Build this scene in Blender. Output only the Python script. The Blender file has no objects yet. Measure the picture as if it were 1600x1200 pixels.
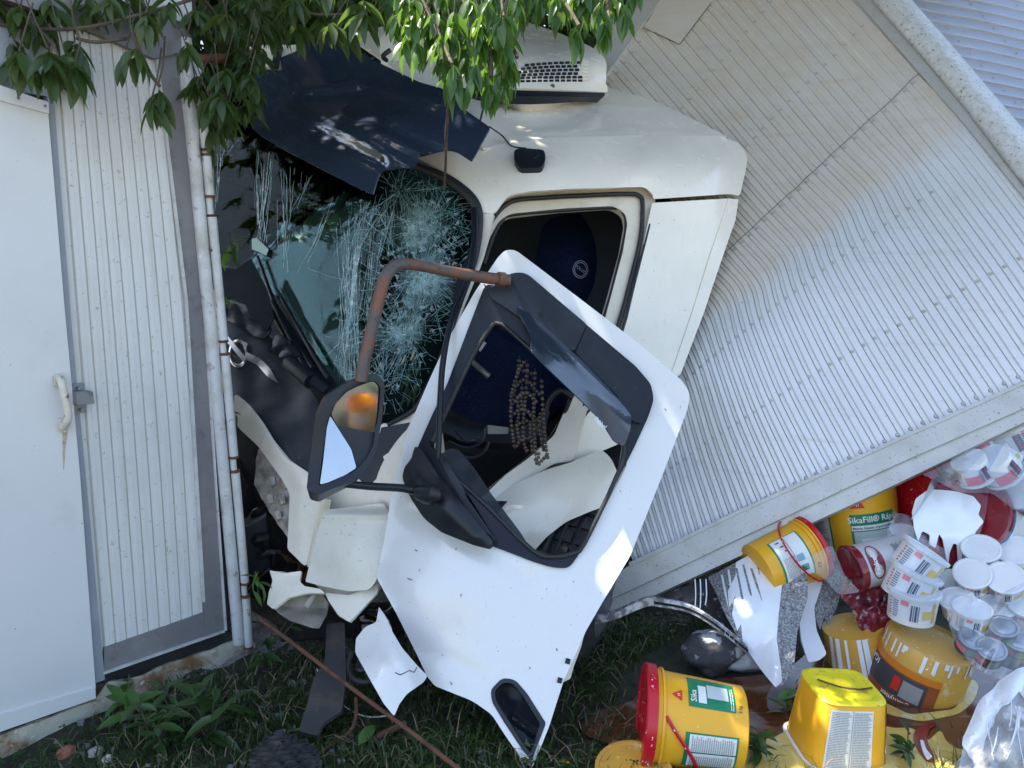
import bpy, bmesh, math, random
import numpy as np
from mathutils import Vector, Matrix
from mathutils.geometry import tessellate_polygon
random.seed(7); RNG = np.random.default_rng(7)
S = bpy.context.scene
COL = S.collection
# ------------------------------------------------------------------ camera, sky, sun, exposure
F = 1200.0; PITCH = math.radians(10); CAMH = 1.6
cam_d = bpy.data.cameras.new('camera'); cam = bpy.data.objects.new('camera', cam_d); COL.objects.link(cam)
cam_d.sensor_width = 36; cam_d.lens = 27; cam_d.clip_start = 0.05; cam_d.clip_end = 600
cam.location = (0, 0, CAMH); cam.rotation_euler = (math.pi/2 - PITCH, 0, 0)
S.camera = cam
SUN_DIR = Vector((-0.45, 0.15, 0.88)).normalized()      # towards the sun
elev = math.asin(SUN_DIR.z); azim = math.atan2(SUN_DIR.x, SUN_DIR.y)
W = bpy.data.worlds.new('World'); S.world = W; W.use_nodes = True
wn = W.node_tree; sky = wn.nodes.new('ShaderNodeTexSky'); sky.sky_type = 'NISHITA'; sky.sun_disc = False
sky.sun_elevation = elev; sky.sun_rotation = azim; sky.air_density = 1.2; sky.dust_density = 2.4; sky.ozone_density = 0.7
bg = wn.nodes['Background']; bg.inputs[1].default_value = 0.15
wn.links.new(sky.outputs[0], bg.inputs[0])
sl = bpy.data.lights.new('sun', 'SUN'); sl.energy = 4.6; sl.angle = math.radians(0.5); sl.color = (1, .94, .84)
so = bpy.data.objects.new('sun', sl); COL.objects.link(so); so.rotation_euler = SUN_DIR.to_track_quat('Z', 'Y').to_euler()
S.view_settings.view_transform = 'Standard'; S.view_settings.look = 'None'; S.view_settings.gamma = 1
S.view_settings.use_curve_mapping = False; S.view_settings.exposure = 1.75
S.render.resolution_x = 1024; S.render.resolution_y = 768
S.render.engine = 'CYCLES'; S.cycles.max_bounces = 8; S.cycles.transparent_max_bounces = 16

# ------------------------------------------------------------------ measuring helpers
FW = Vector((0, math.cos(PITCH), -math.sin(PITCH))); UP = Vector((0, math.sin(PITCH), math.cos(PITCH))); RT = Vector((1, 0, 0))
C0 = Vector((0, 0, CAMH))
def ray(px, py): return FW + RT*((px-800)/F) + UP*((600-py)/F)
def P(px, py, d): return C0 + ray(px, py)*d
def G(px, py, z=0.0):
    r = ray(px, py); return C0 + r*((z-CAMH)/r.z)
def raypl(p0, n):
    n = Vector(n)
    def f(px, py):
        r = ray(px, py); return C0 + r*(((p0-C0).dot(n))/r.dot(n))
    return f
class TPS:
    """smooth surface through measured points (picture x, y, distance)"""
    def __init__(s, pts, off=None):
        p = np.array([(a/1000, b/1000, 1/c) for a, b, c in pts]); n = len(p)
        d = np.hypot(p[:, None, 0]-p[None, :, 0], p[:, None, 1]-p[None, :, 1]); K = s.U(d)
        A = np.zeros((n+3, n+3)); A[:n, :n] = K; A[:n, n] = 1; A[:n, n+1] = p[:, 0]; A[:n, n+2] = p[:, 1]; A[n:, :n] = A[:n, n:].T
        b = np.zeros(n+3); b[:n] = p[:, 2]
        if n == 3:
            M = np.c_[np.ones(3), p[:, :2]]; w = np.linalg.solve(M, p[:, 2]); s.w = np.r_[np.zeros(3), w]
        else: s.w = np.linalg.solve(A, b)
        s.p = p; s.off = off
    @staticmethod
    def U(r): return np.where(r > 1e-9, r*r*np.log(np.maximum(r, 1e-9)), 0)
    def depth(s, px, py):
        x, y = px/1000, py/1000; r = np.hypot(s.p[:, 0]-x, s.p[:, 1]-y); n = len(s.p)
        inv = float(s.U(r) @ s.w[:n]) + s.w[n] + s.w[n+1]*x + s.w[n+2]*y
        d = 1/inv
        if s.off: d -= s.off(px, py)
        return d
    def __call__(s, px, py): return P(px, py, s.depth(px, py))
def gauss(px, py, cx, cy, s, a): return a*math.exp(-((px-cx)**2+(py-cy)**2)/(2*s*s))
def segd(px, py, ax, ay, bx, by):
    vx, vy = bx-ax, by-ay; t = ((px-ax)*vx+(py-ay)*vy)/(vx*vx+vy*vy); t = max(0, min(1, t))
    return math.hypot(px-ax-t*vx, py-ay-t*vy)
def rp(pts, r=8, n=4):
    """round the corners of an outline; a point may carry its own radius"""
    out = []; m = len(pts)
    for i in range(m):
        a = Vector(pts[i-1][:2]); b = Vector(pts[i][:2]); c = Vector(pts[(i+1) % m][:2]); rr = pts[i][2] if len(pts[i]) > 2 else r
        u = a-b; v = c-b; k = min(rr, u.length*.45, v.length*.45)
        if k < .6: out.append(tuple(b)); continue
        s_ = b+u.normalized()*k; e = b+v.normalized()*k
        for j in range(n+1):
            t = j/n; q = s_*(1-t)**2 + b*2*t*(1-t) + e*t*t; out.append((q.x, q.y))
    return out
def catmull(pts, n=6):
    pts = [Vector(p) for p in pts]; out = []
    for i in range(len(pts)-1):
        p0 = pts[max(0, i-1)]; p1 = pts[i]; p2 = pts[i+1]; p3 = pts[min(len(pts)-1, i+2)]
        for j in range(n):
            t = j/n
            out.append(.5*((2*p1)+(p2-p0)*t+(2*p0-5*p1+4*p2-p3)*t*t+(3*p1-p0-3*p2+p3)*t**3))
    out.append(pts[-1]); return out

# ------------------------------------------------------------------ object helpers
ORG = {}
def root(name, label, cat, loc, group=None, kind=None):
    o = bpy.data.objects.new(name, None); COL.objects.link(o); o.location = loc; o.empty_display_size = .1
    tag(o, label, cat, group, kind); ORG[o.name] = Vector(loc); return o
def tag(o, label=None, cat=None, group=None, kind=None):
    if label: o['label'] = label
    if cat: o['category'] = cat
    if group: o['group'] = group
    if kind: o['kind'] = kind
    return o
def link(name, verts, faces, mat, parent=None, smooth=True, angle=35, mats=None, fmat=None, org=None):
    """one mesh object; verts are world positions, its origin goes to the middle of the piece"""
    V = np.array([tuple(v) for v in verts], dtype=float).reshape(-1, 3)
    o_ = Vector(V.mean(axis=0)) if org is None else Vector(org)
    me = bpy.data.meshes.new(name); me.from_pydata((V-np.array(o_)).tolist(), [], faces)
    for m in (mats or [mat]): me.materials.append(m)
    if fmat: me.polygons.foreach_set('material_index', fmat)
    me.polygons.foreach_set('use_smooth', [smooth]*len(me.polygons)); me.update()
    if smooth: me.set_sharp_from_angle(angle=math.radians(angle))
    o = bpy.data.objects.new(name, me); COL.objects.link(o); ORG[o.name] = o_
    if parent: o.parent = parent; o.location = o_-ORG[parent.name]
    else: o.location = o_
    return o
def copy_part(src, parent, world):
    o = src.copy(); COL.objects.link(o); o.parent = parent; w = Vector(world)
    o.location = w-ORG[parent.name] if parent else w; ORG[o.name] = w
    for k in list(o.keys()):
        if k in ('label', 'category'): del o[k]
    return o
def bmout(bm): 
    bm.verts.ensure_lookup_table(); bm.verts.index_update()
    return [v.co.copy() for v in bm.verts], [[v.index for v in f.verts] for f in bm.faces]
def grid2d(outline, holes=(), step=18):
    loops = [list(outline)]+[list(h) for h in holes]
    tris = tessellate_polygon([[Vector((x[0], x[1], 0)) for x in L] for L in loops])
    flat = [p for L in loops for p in L]
    bm = bmesh.new(); vs = [bm.verts.new((p[0], p[1], 0)) for p in flat]
    for t in tris:
        try: bm.faces.new([vs[i] for i in t])
        except ValueError: pass
    for v in [v for v in bm.verts if not v.link_faces]: bm.verts.remove(v)
    xs = [p[0] for p in flat]; ys = [p[1] for p in flat]
    if step:
        for ax, lo, hi in ((0, min(xs), max(xs)), (1, min(ys), max(ys))):
            n = int((hi-lo)/step)
            for k in range(1, n+1):
                c = lo+(hi-lo)*k/(n+1); co = Vector((c if ax == 0 else 0, c if ax == 1 else 0, 0)); no = Vector((ax == 0, ax == 1, 0))
                bmesh.ops.bisect_plane(bm, geom=bm.verts[:]+bm.edges[:]+bm.faces[:], plane_co=co, plane_no=no, dist=1e-4)
    bmesh.ops.recalc_face_normals(bm, faces=bm.faces[:])
    return bm
def sheet(name, mat, outline, surf, parent=None, holes=(), step=18, thick=.004, off=0.0, angle=35, bevel=0, mats=None, wob=0):
    """a shaped panel: outline in picture units laid on a measured surface, with real thickness"""
    bm = grid2d(outline, holes, step); bm.verts.index_update()
    fr = []; bk = []; e = 1.5
    for v in bm.verts:
        x, y = v.co.x, v.co.y
        if wob: x += random.uniform(-wob, wob); y += random.uniform(-wob, wob)
        p = surf(x, y); n = (surf(x+e, y)-p).cross(surf(x, y+e)-p)
        n = n.normalized() if n.length > 1e-12 else Vector((0, -1, 0))
        if n.dot(p-C0) > 0: n = -n
        fr.append(p+n*off); bk.append(p+n*(off-thick))
    N = len(fr); faces = []
    for f in bm.faces:
        idx = [v.index for v in f.verts]
        a, b, c = fr[idx[0]], fr[idx[1]], fr[idx[2]]
        if (b-a).cross(c-a).dot(a-C0) > 0: idx = idx[::-1]
        faces.append(idx); faces.append([i+N for i in idx[::-1]])
    for ed in bm.edges:
        if len(ed.link_faces) == 1:
            a, b = ed.verts[0].index, ed.verts[1].index; faces.append([a, b, b+N, a+N])
    bm.free()
    o = link(name, fr+bk, faces, mat, parent, True, angle, mats)
    m = o.data; b2 = bmesh.new(); b2.from_mesh(m); bmesh.ops.recalc_face_normals(b2, faces=b2.faces[:]); b2.to_mesh(m); b2.free()
    m.polygons.foreach_set('use_smooth', [True]*len(m.polygons)); m.set_sharp_from_angle(angle=math.radians(angle))
    if bevel:
        md = o.modifiers.new('bevel', 'BEVEL'); md.width = bevel; md.segments = 2; md.limit_method = 'ANGLE'; md.angle_limit = math.radians(60)
    return o
def tube_geo(pts, r, seg=8, cap=True):
    pts = [Vector(p) for p in pts]; n = len(pts); rr = r if isinstance(r, (list, tuple)) else [r]*n
    V = []; Fc = []; prev = None
    for i, p in enumerate(pts):
        t = (pts[min(n-1, i+1)]-pts[max(0, i-1)]).normalized()
        if prev is None:
            a = t.orthogonal().normalized()
        else: a = (prev-t*prev.dot(t)).normalized()
        prev = a; b = t.cross(a)
        for k in range(seg):
            th = 2*math.pi*k/seg; V.append(p+(a*math.cos(th)+b*math.sin(th))*rr[i])
    for i in range(n-1):
        for k in range(seg): Fc.append([i*seg+k, i*seg+(k+1) % seg, (i+1)*seg+(k+1) % seg, (i+1)*seg+k])
    if cap: Fc.append(list(range(seg))[::-1]); Fc.append([(n-1)*seg+k for k in range(seg)])
    return V, Fc
def tube(name, mat, pts, r, parent=None, seg=10, smoothn=5, **k):
    if smoothn: 
        if isinstance(r, (list, tuple)):
            rr = [x[0] for x in catmull([(q, 0, 0) for q in r], smoothn)]
        else: rr = r
        pts = catmull(pts, smoothn)
    else: rr = r
    V, Fc = tube_geo(pts, rr, seg); return link(name, V, Fc, mat, parent, True, 50, **k)
def merge(geos):
    V = []; Fc = []
    for v, f in geos:
        b = len(V); V += list(v); Fc += [[i+b for i in q] for q in f]
    return V, Fc
def box_geo(c, ax, ay, az):
    """c centre, half-axis vectors"""
    V = [c+ax*i+ay*j+az*k for i in (-1, 1) for j in (-1, 1) for k in (-1, 1)]
    return V, [[0, 1, 3, 2], [4, 6, 7, 5], [0, 4, 5, 1], [2, 3, 7, 6], [0, 2, 6, 4], [1, 5, 7, 3]]
def box(name, mat, c, ax, ay, az, parent=None, bevel=0, **k):
    V, Fc = box_geo(Vector(c), Vector(ax), Vector(ay), Vector(az)); o = link(name, V, Fc, mat, parent, False, **k)
    if bevel: md = o.modifiers.new('bevel', 'BEVEL'); md.width = bevel; md.segments = 2
    return o
def text_geo(s, size=1.0, align='CENTER', bold=0):
    cu = bpy.data.curves.new('t', 'FONT'); cu.body = s; cu.size = size; cu.align_x = align; cu.align_y = 'CENTER'; cu.offset = bold; cu.resolution_u = 2
    ob = bpy.data.objects.new('t', cu); me = ob.to_mesh(); V = [v.co.copy() for v in me.vertices]; Fc = [list(p.vertices) for p in me.polygons]
    ob.to_mesh_clear(); bpy.data.objects.remove(ob); bpy.data.curves.remove(cu); return V, Fc
def text_on(name, mat, s, surf, px, py, ang, size, parent, off=.003, bold=.02, sx=1):
    V, Fc = text_geo(s, 1.0, bold=bold); a = math.radians(ang); W_ = []
    for v in V:
        x, y = v.x*size*sx, v.y*size
        X = px+x*math.cos(a)+y*math.sin(a); Y = py+x*math.sin(a)-y*math.cos(a)
        p = surf(X, Y); W_.append(p+(C0-p).normalized()*off)
    return link(name, W_, Fc, mat, parent, False)

# ------------------------------------------------------------------ materials
def M(name, col, rough=.5, metal=0.0, var=None, spots=None, bump=None, coat=0, spec=None, streak=None, emis=None, trans=0, detail=6):
    m = bpy.data.materials.new(name); m.use_nodes = True; nt = m.node_tree; nd = nt.nodes; L = nt.links; b = nd['Principled BSDF']
    b.inputs['Base Color'].default_value = (*col, 1); b.inputs['Roughness'].default_value = rough; b.inputs['Metallic'].default_value = metal
    b.inputs['Coat Weight'].default_value = coat; b.inputs['Coat Roughness'].default_value = .06
    if spec is not None: b.inputs['Specular IOR Level'].default_value = spec
    if trans: b.inputs['Transmission Weight'].default_value = trans
    tc = nd.new('ShaderNodeTexCoord'); geo = nd.new('ShaderNodeNewGeometry')
    cur = None
    def noise(scale, det=detail, vec=None, dist=0):
        n = nd.new('ShaderNodeTexNoise'); n.inputs['Scale'].default_value = scale; n.inputs['Detail'].default_value = det; n.inputs['Roughness'].default_value = .62
        n.inputs['Distortion'].default_value = dist
        L.new(vec or geo.outputs['Position'], n.inputs['Vector']); return n.outputs['Fac']
    def ramp(fac, lo, hi):
        r = nd.new('ShaderNodeMapRange'); r.inputs['From Min'].default_value = lo; r.inputs['From Max'].default_value = hi; L.new(fac, r.inputs['Value']); return r.outputs['Result']
    def mix(fac, c):
        nonlocal cur
        x = nd.new('ShaderNodeMix'); x.data_type = 'RGBA'; L.new(fac, x.inputs['Factor'])
        if cur: L.new(cur, x.inputs[6])
        else: x.inputs[6].default_value = (*col, 1)
        x.inputs[7].default_value = (*c, 1); cur = x.outputs[2]
    rf = None
    for v in (var or []):          # (colour, scale, lo, hi[, strength])
        f = ramp(noise(v[1]), v[2], v[3])
        if len(v) > 4:
            q = nd.new('ShaderNodeMath'); q.operation = 'MULTIPLY'; q.inputs[1].default_value = v[4]; L.new(f, q.inputs[0]); f = q.outputs[0]
        mix(f, v[0])
    for sct in (streak or []):     # (colour, (sx,sy,sz), lo, hi, strength)
        mp = nd.new('ShaderNodeMapping'); mp.inputs['Scale'].default_value = sct[1]; L.new(geo.outputs['Position'], mp.inputs['Vector'])
        if len(sct) > 5: mp.inputs['Rotation'].default_value = sct[5]
        f = ramp(noise(1.0, 5, mp.outputs[0]), sct[2], sct[3])
        q = nd.new('ShaderNodeMath'); q.operation = 'MULTIPLY'; q.inputs[1].default_value = sct[4]; L.new(f, q.inputs[0]); mix(q.outputs[0], sct[0])
    for s_ in (spots or []):       # (colour, scale, lo, hi)
        f = ramp(noise(s_[1], 3), s_[2], s_[3]); mix(f, s_[0])
    if cur: L.new(cur, b.inputs['Base Color'])
    n2 = ramp(noise(9.0), .3, .8); q = nd.new('ShaderNodeMapRange'); q.inputs['To Min'].default_value = max(.02, rough-.05); q.inputs['To Max'].default_value = min(1, rough+.12); L.new(n2, q.inputs['Value']); L.new(q.outputs[0], b.inputs['Roughness'])
    if bump:
        bp = nd.new('ShaderNodeBump'); bp.inputs['Distance'].default_value = bump[1]; bp.inputs['Strength'].default_value = 1 if len(bump) < 3 else bump[2]
        L.new(noise(bump[0], 5), bp.inputs['Height']); L.new(bp.outputs[0], b.inputs['Normal'])
    return m
def filmmat(name, tint, gloss_rough=.12, base=.12, milky=.0, bumpsc=25, bumpd=.004, gcol=(.95, .97, 1)):
    m = bpy.data.materials.new(name); m.use_nodes = True; nt = m.node_tree; nd = nt.nodes; L = nt.links
    out = nd['Material Output']; nd.remove(nd['Principled BSDF'])
    tr = nd.new('ShaderNodeBsdfTransparent'); tr.inputs[0].default_value = (*tint, 1)
    gl = nd.new('ShaderNodeBsdfGlossy'); gl.inputs['Roughness'].default_value = gloss_rough; gl.inputs['Color'].default_value = (*gcol, 1)
    df = nd.new('ShaderNodeBsdfTranslucent') ; df.inputs[0].default_value = (.8, .83, .86, 1)
    d2 = nd.new('ShaderNodeBsdfDiffuse'); d2.inputs[0].default_value = (.75, .78, .82, 1)
    lw = nd.new('ShaderNodeFresnel'); lw.inputs['IOR'].default_value = 1.32
    ad = nd.new('ShaderNodeMath'); ad.operation = 'ADD'; ad.use_clamp = True; ad.inputs[1].default_value = base; L.new(lw.outputs[0], ad.inputs[0])
    x = nd.new('ShaderNodeMixShader'); L.new(ad.outputs[0], x.inputs[0]); L.new(tr.outputs[0], x.inputs[1]); L.new(gl.outputs[0], x.inputs[2])
    last = x
    geo = nd.new('ShaderNodeNewGeometry')
    if milky:
        n = nd.new('ShaderNodeTexNoise'); n.inputs['Scale'].default_value = 14; n.inputs['Detail'].default_value = 6; L.new(geo.outputs['Position'], n.inputs['Vector'])
        r = nd.new('ShaderNodeMapRange'); r.inputs['From Min'].default_value = .35; r.inputs['From Max'].default_value = .75; r.inputs['To Max'].default_value = milky; L.new(n.outputs['Fac'], r.inputs['Value'])
        y = nd.new('ShaderNodeMixShader'); L.new(r.outputs[0], y.inputs[0]); L.new(x.outputs[0], y.inputs[1]); L.new(d2.outputs[0], y.inputs[2]); last = y
    if bumpd:
        n = nd.new('ShaderNodeTexNoise'); n.inputs['Scale'].default_value = bumpsc; n.inputs['Detail'].default_value = 3; n.inputs['Distortion'].default_value = 1.2; L.new(geo.outputs['Position'], n.inputs['Vector'])
        bp = nd.new('ShaderNodeBump'); bp.inputs['Distance'].default_value = bumpd; L.new(n.outputs['Fac'], bp.inputs['Height'])
        for g in (gl, lw): L.new(bp.outputs[0], g.inputs['Normal'])
    L.new(last.outputs[0], out.inputs['Surface']); return m
WHITE = M('cab_paint', (.83, .77, .66), .22, coat=.5, var=[((.60, .565, .47), 2.2, .5, .78, .5)], spots=[((.22, .19, .14), 75, .70, .76)], streak=[((.5, .48, .4), (30, 30, 6), .60, .75, .3)])
DOORW = M('door_paint', (.68, .68, .675), .2, coat=.6, var=[((.60, .60, .58), 1.6, .5, .8, .4), ((.50, .48, .42), 9, .62, .80, .35)], spots=[((.22, .19, .15), 55, .70, .74), ((.16, .14, .12), 140, .72, .75)], streak=[((.48, .48, .46), (60, 60, 5), .62, .72, .35, (.3, .5, 0))])
SCRATCHW = M('scuffed_paint', (.68, .66, .58), .32, coat=.3, var=[((.5, .47, .38), 5, .5, .75, .5)], spots=[((.12, .12, .11), 90, .68, .73)], streak=[((.25, .25, .24), (12, 60, 60), .64, .70, .6, (0, .6, .3))])
CREAM = M('door_frame_paint', (.68, .62, .50), .35, var=[((.45, .38, .26), 8, .5, .75, .6)])
BLACKP = M('black_plastic', (.011, .014, .020), .36, spec=.35, var=[((.035, .038, .042), 7, .5, .8, .5)], bump=(220, .0006))
GREYP = M('charcoal_trim', (.009, .012, .019), .32, spec=.26, var=[((.030, .034, .040), 4, .5, .8, .6)], spots=[((.10, .10, .095), 120, .68, .74)])
RUBBER = M('rubber', (.016, .017, .02), .55, var=[((.05, .05, .05), 12, .5, .75, .6)])
DARK = M('dark_interior', (.008, .009, .012), .8)
NAVY = M('visor_navy', (.020, .031, .054), .16, spec=.5, coat=.6, var=[((.02, .035, .065), 5, .45, .8, .6)], spots=[((.2, .2, .19), 130, .72, .76)])
GRILLE = M('front_panel_grey', (.020, .025, .033), .45, spec=.35, var=[((.06, .065, .07), 6, .5, .8, .7)], spots=[((.3, .3, .3), 110, .70, .74)])
CHROME = M('chrome_badge', (.55, .56, .57), .28, metal=.9)
SEAT = M('seat_fabric', (.003, .006, .018), .9, spec=.1, var=[((.006, .016, .055), 160, .5, .62), ((.004, .006, .015), 9, .5, .7, .7)], bump=(300, .002))
RUSTP = M('rusty_tube', (.085, .075, .07), .6, var=[((.17, .072, .04), 14, .42, .6), ((.03, .035, .045), 26, .55, .68)], bump=(160, .001))
RUST = M('rust', (.13, .055, .032), .85, var=[((.05, .025, .018), 20, .45, .65)], bump=(120, .0015))
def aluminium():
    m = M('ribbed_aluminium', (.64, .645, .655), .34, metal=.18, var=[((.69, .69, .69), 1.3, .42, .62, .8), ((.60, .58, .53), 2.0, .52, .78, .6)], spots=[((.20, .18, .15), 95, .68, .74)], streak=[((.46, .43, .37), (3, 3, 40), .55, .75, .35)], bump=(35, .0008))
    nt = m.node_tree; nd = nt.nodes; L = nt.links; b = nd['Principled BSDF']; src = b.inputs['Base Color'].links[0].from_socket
    at = nd.new('ShaderNodeAttribute'); at.attribute_name = 'warm_bounce'; n = nd.new('ShaderNodeTexNoise'); n.inputs['Scale'].default_value = 7; n.inputs['Detail'].default_value = 6; geo = nd.new('ShaderNodeNewGeometry'); L.new(geo.outputs['Position'], n.inputs['Vector'])
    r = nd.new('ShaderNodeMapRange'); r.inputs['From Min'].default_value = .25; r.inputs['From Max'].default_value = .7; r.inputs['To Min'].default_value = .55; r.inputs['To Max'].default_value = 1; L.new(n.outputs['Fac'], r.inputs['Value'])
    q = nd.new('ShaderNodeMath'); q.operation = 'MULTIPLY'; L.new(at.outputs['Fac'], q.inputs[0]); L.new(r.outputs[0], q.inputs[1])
    x = nd.new('ShaderNodeMix'); x.data_type = 'RGBA'; x.blend_type = 'MULTIPLY'; x.inputs[7].default_value = (.98, .86, .71, 1); L.new(q.outputs[0], x.inputs['Factor']); L.new(src, x.inputs[6]); L.new(x.outputs[2], b.inputs['Base Color']); return m  # warm reflected light above the crease, multiplied into the base colour
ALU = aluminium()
ALU_WARM = M('warm_lit_aluminium', (.66, .62, .55), .46, metal=.08, var=[((.55, .50, .42), 2.6, .45, .72, .7), ((.68, .66, .62), 1.2, .5, .7, .6)], spots=[((.17, .15, .12), 95, .66, .72)], streak=[((.36, .33, .26), (3, 3, 40), .55, .75, .35)], bump=(35, .0008))  # beige copy of the ribbed metal with warm reflected light in its colour
ALU2 = M('rail_aluminium', (.50, .49, .46), .42, metal=.25, var=[((.38, .36, .31), 9, .45, .75, .7)], spots=[((.15, .14, .12), 110, .63, .70)], bump=(120, .0008))
ALU3 = M('roof_aluminium', (.44, .45, .50), .34, metal=.45, var=[((.36, .35, .37), 2, .45, .7, .7)], spots=[((.15, .15, .14), 90, .70, .74)])
RGR = M('rivet_dirt', (.28, .26, .23), .7)
SEAM = M('seam_grime_shade', (.065, .06, .05), .7)  # grime colour that also deepens the shade in the grooves
PANELW = M('container_panel_paint', (.66, .665, .67), .42, var=[((.56, .56, .55), 1.7, .45, .75, .8), ((.40, .37, .28), 6, .60, .80, .35)], spots=[((.10, .09, .07), 85, .73, .76)])
PLANKW = M('ribbed_panel_paint', (.66, .66, .655), .45, var=[((.52, .50, .44), 3.5, .45, .75, .5)], spots=[((.34, .32, .26), 60, .63, .74), ((.20, .18, .14), 130, .70, .75)], streak=[((.42, .40, .33), (26, 26, 1.6), .55, .75, .4)])
FRAMEG = M('grey_frame', (.17, .165, .175), .55, var=[((.25, .24, .24), 4, .45, .7, .7), ((.12, .10, .09), 18, .55, .7, .7)], bump=(60, .001))
STRIPG = M('grey_strip', (.26, .28, .32), .5, var=[((.36, .38, .41), 6, .5, .7, .6)])
POSTR = M('weathered_post', (.60, .60, .59), .45, metal=.15, var=[((.46, .43, .37), 40, .44, .62, .6), ((.70, .71, .72), 22, .52, .66, .5)], spots=[((.15, .13, .10), 80, .62, .68)], bump=(60, .002))
POSTW = M('post_paint', (.55, .56, .57), .4, var=[((.36, .34, .29), 9, .45, .68, .8), ((.22, .14, .09), 16, .62, .70, .8)], spots=[((.16, .075, .035), 24, .66, .73), ((.7, .7, .7), 30, .70, .74)], bump=(50, .001))
SILL = M('rusty_sill', (.48, .46, .38), .7, var=[((.22, .12, .06), 7, .46, .60), ((.08, .06, .045), 13, .58, .70)], spots=[((.6, .58, .5), 40, .62, .68)], bump=(45, .004))
CONC = M('concrete', (.16, .16, .16), .9, var=[((.26, .25, .23), 9, .45, .7), ((.06, .06, .055), 5, .5, .7)], bump=(40, .01))
HANDLEW = M('handle_paint', (.60, .56, .47), .4, var=[((.40, .34, .26), 20, .5, .7, .6)], spots=[((.13, .05, .025), 38, .60, .66)])
STEEL = M('latch_steel', (.23, .25, .27), .45, metal=.6, var=[((.12, .09, .07), 30, .5, .7)])
# ------------------------------------------------------------------ ground
from mathutils import noise as mn
def puddle_w(x, y):
    """1 inside the low spot where the paint has run together"""
    q = ((x-1.3)/1.0)**2+((y-2.56-.25*(x-.7))/.6)**2
    return max(0, min(1, 1.6-q))
def gz(x, y):
    w = puddle_w(x, y)
    b = .05*mn.noise(Vector((x*.9, y*.9, 0)))+.022*mn.noise(Vector((x*4, y*4, 3)))+.008*mn.noise(Vector((x*15, y*15, 7)))
    far = min(1, max(0, (math.hypot(x, y-2.5)-4)/12)); b += far*.3*mn.noise(Vector((x*.08, y*.08, 1)))
    return b*(1-w)-.012*w
def axis(lo, hi, mid0, mid1, fine):
    a = list(np.arange(mid0, mid1+1e-6, fine)); s = fine; v = mid0
    L = []
    while v > lo: s *= 1.22; v -= s; L.append(v)
    R = []; s = fine; v = mid1
    while v < hi: s *= 1.22; v += s; R.append(v)
    return L[::-1]+a+R
gx = axis(-260, 260, -2.4, 2.6, .035); gy = axis(-200, 320, 1.3, 4.6, .035)
V = [(x, y, gz(x, y)) for y in gy for x in gx]; nx = len(gx)
Fc = [[j*nx+i, j*nx+i+1, (j+1)*nx+i+1, (j+1)*nx+i] for j in range(len(gy)-1) for i in range(nx-1)]
SOIL = M('soil', (.040, .032, .022), .95, var=[((.020, .034, .013), 3.0, .40, .62), ((.085, .07, .05), 9, .58, .75), ((.012, .010, .008), 15, .5, .7, .8)], bump=(60, .012))
tag(link('ground', V, Fc, SOIL, None, True, 180, org=(0, 0, 0)), kind='structure')

BOUNCEM = M('pale_bounce_ground', (.36, .32, .26), .85, var=[((.28, .25, .21), 1.2, .4, .7), ((.42, .38, .31), 6, .5, .7)], bump=(40, .01))  # unseen pale ground added behind the camera for warm bounce light
V = []
for j in range(31):
    for i in range(61):
        x = -60+i*2; y = -2.2-j*.9; V.append((x, y, .035+gz(x, y)*.15+.03*math.sin(j/30*math.pi)))
Fc = [[j*61+i, j*61+i+1, (j+1)*61+i+1, (j+1)*61+i] for j in range(30) for i in range(60)]
tag(link('bounce_ground', V, Fc, BOUNCEM, None, True, 180, org=(0, 0, 0)), kind='structure')
# ------------------------------------------------------------------ left container
A_ = G(0, 1185); B_ = G(395, 1010); A_.z = B_.z = 0
WDIR = (B_-A_).normalized(); WN = Vector((WDIR.y, -WDIR.x, 0))
if WN.dot(A_-C0) > 0: WN = -WN
wall = raypl(A_, WN)
def wq(px, py, o=0.0): return raypl(A_+WN*o, WN)(px, py)
def wsh(name, mat, pts, parent, thick=.01, off=0.0, r=2, step=60, **k): return sheet(name, mat, rp(pts, r), raypl(A_+WN*off, WN), parent, thick=thick, off=0, step=step, **k)
CONT = root('refrigerated_container', 'white insulated container with ribbed side, closed door leaf and rusty bottom sill', 'container', (B_+A_)/2)
# insulated body behind the skin
L0 = A_-WDIR*1.6; L1 = wall(292, 60); L1.z = 0
def prism(name, mat, p0, p1, z0, z1, d0, d1, parent):
    V = []
    for p in (p0, p1):
        for d in (d0, d1):
            for z in (z0, z1): V.append(Vector((p.x, p.y, z))-WN*d)
    return link(name, V, [[0, 1, 3, 2], [4, 6, 7, 5], [0, 4, 5, 1], [2, 3, 7, 6], [0, 2, 6, 4], [1, 5, 7, 3]], mat, parent, False)
prism('body', FRAMEG, L0, L1, .16, 3.1, .05, .55, CONT)
prism('roof', STRIPG, L0-WDIR*.03, L1+WDIR*.03, 3.104, 3.16, .0, .6, CONT)
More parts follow.
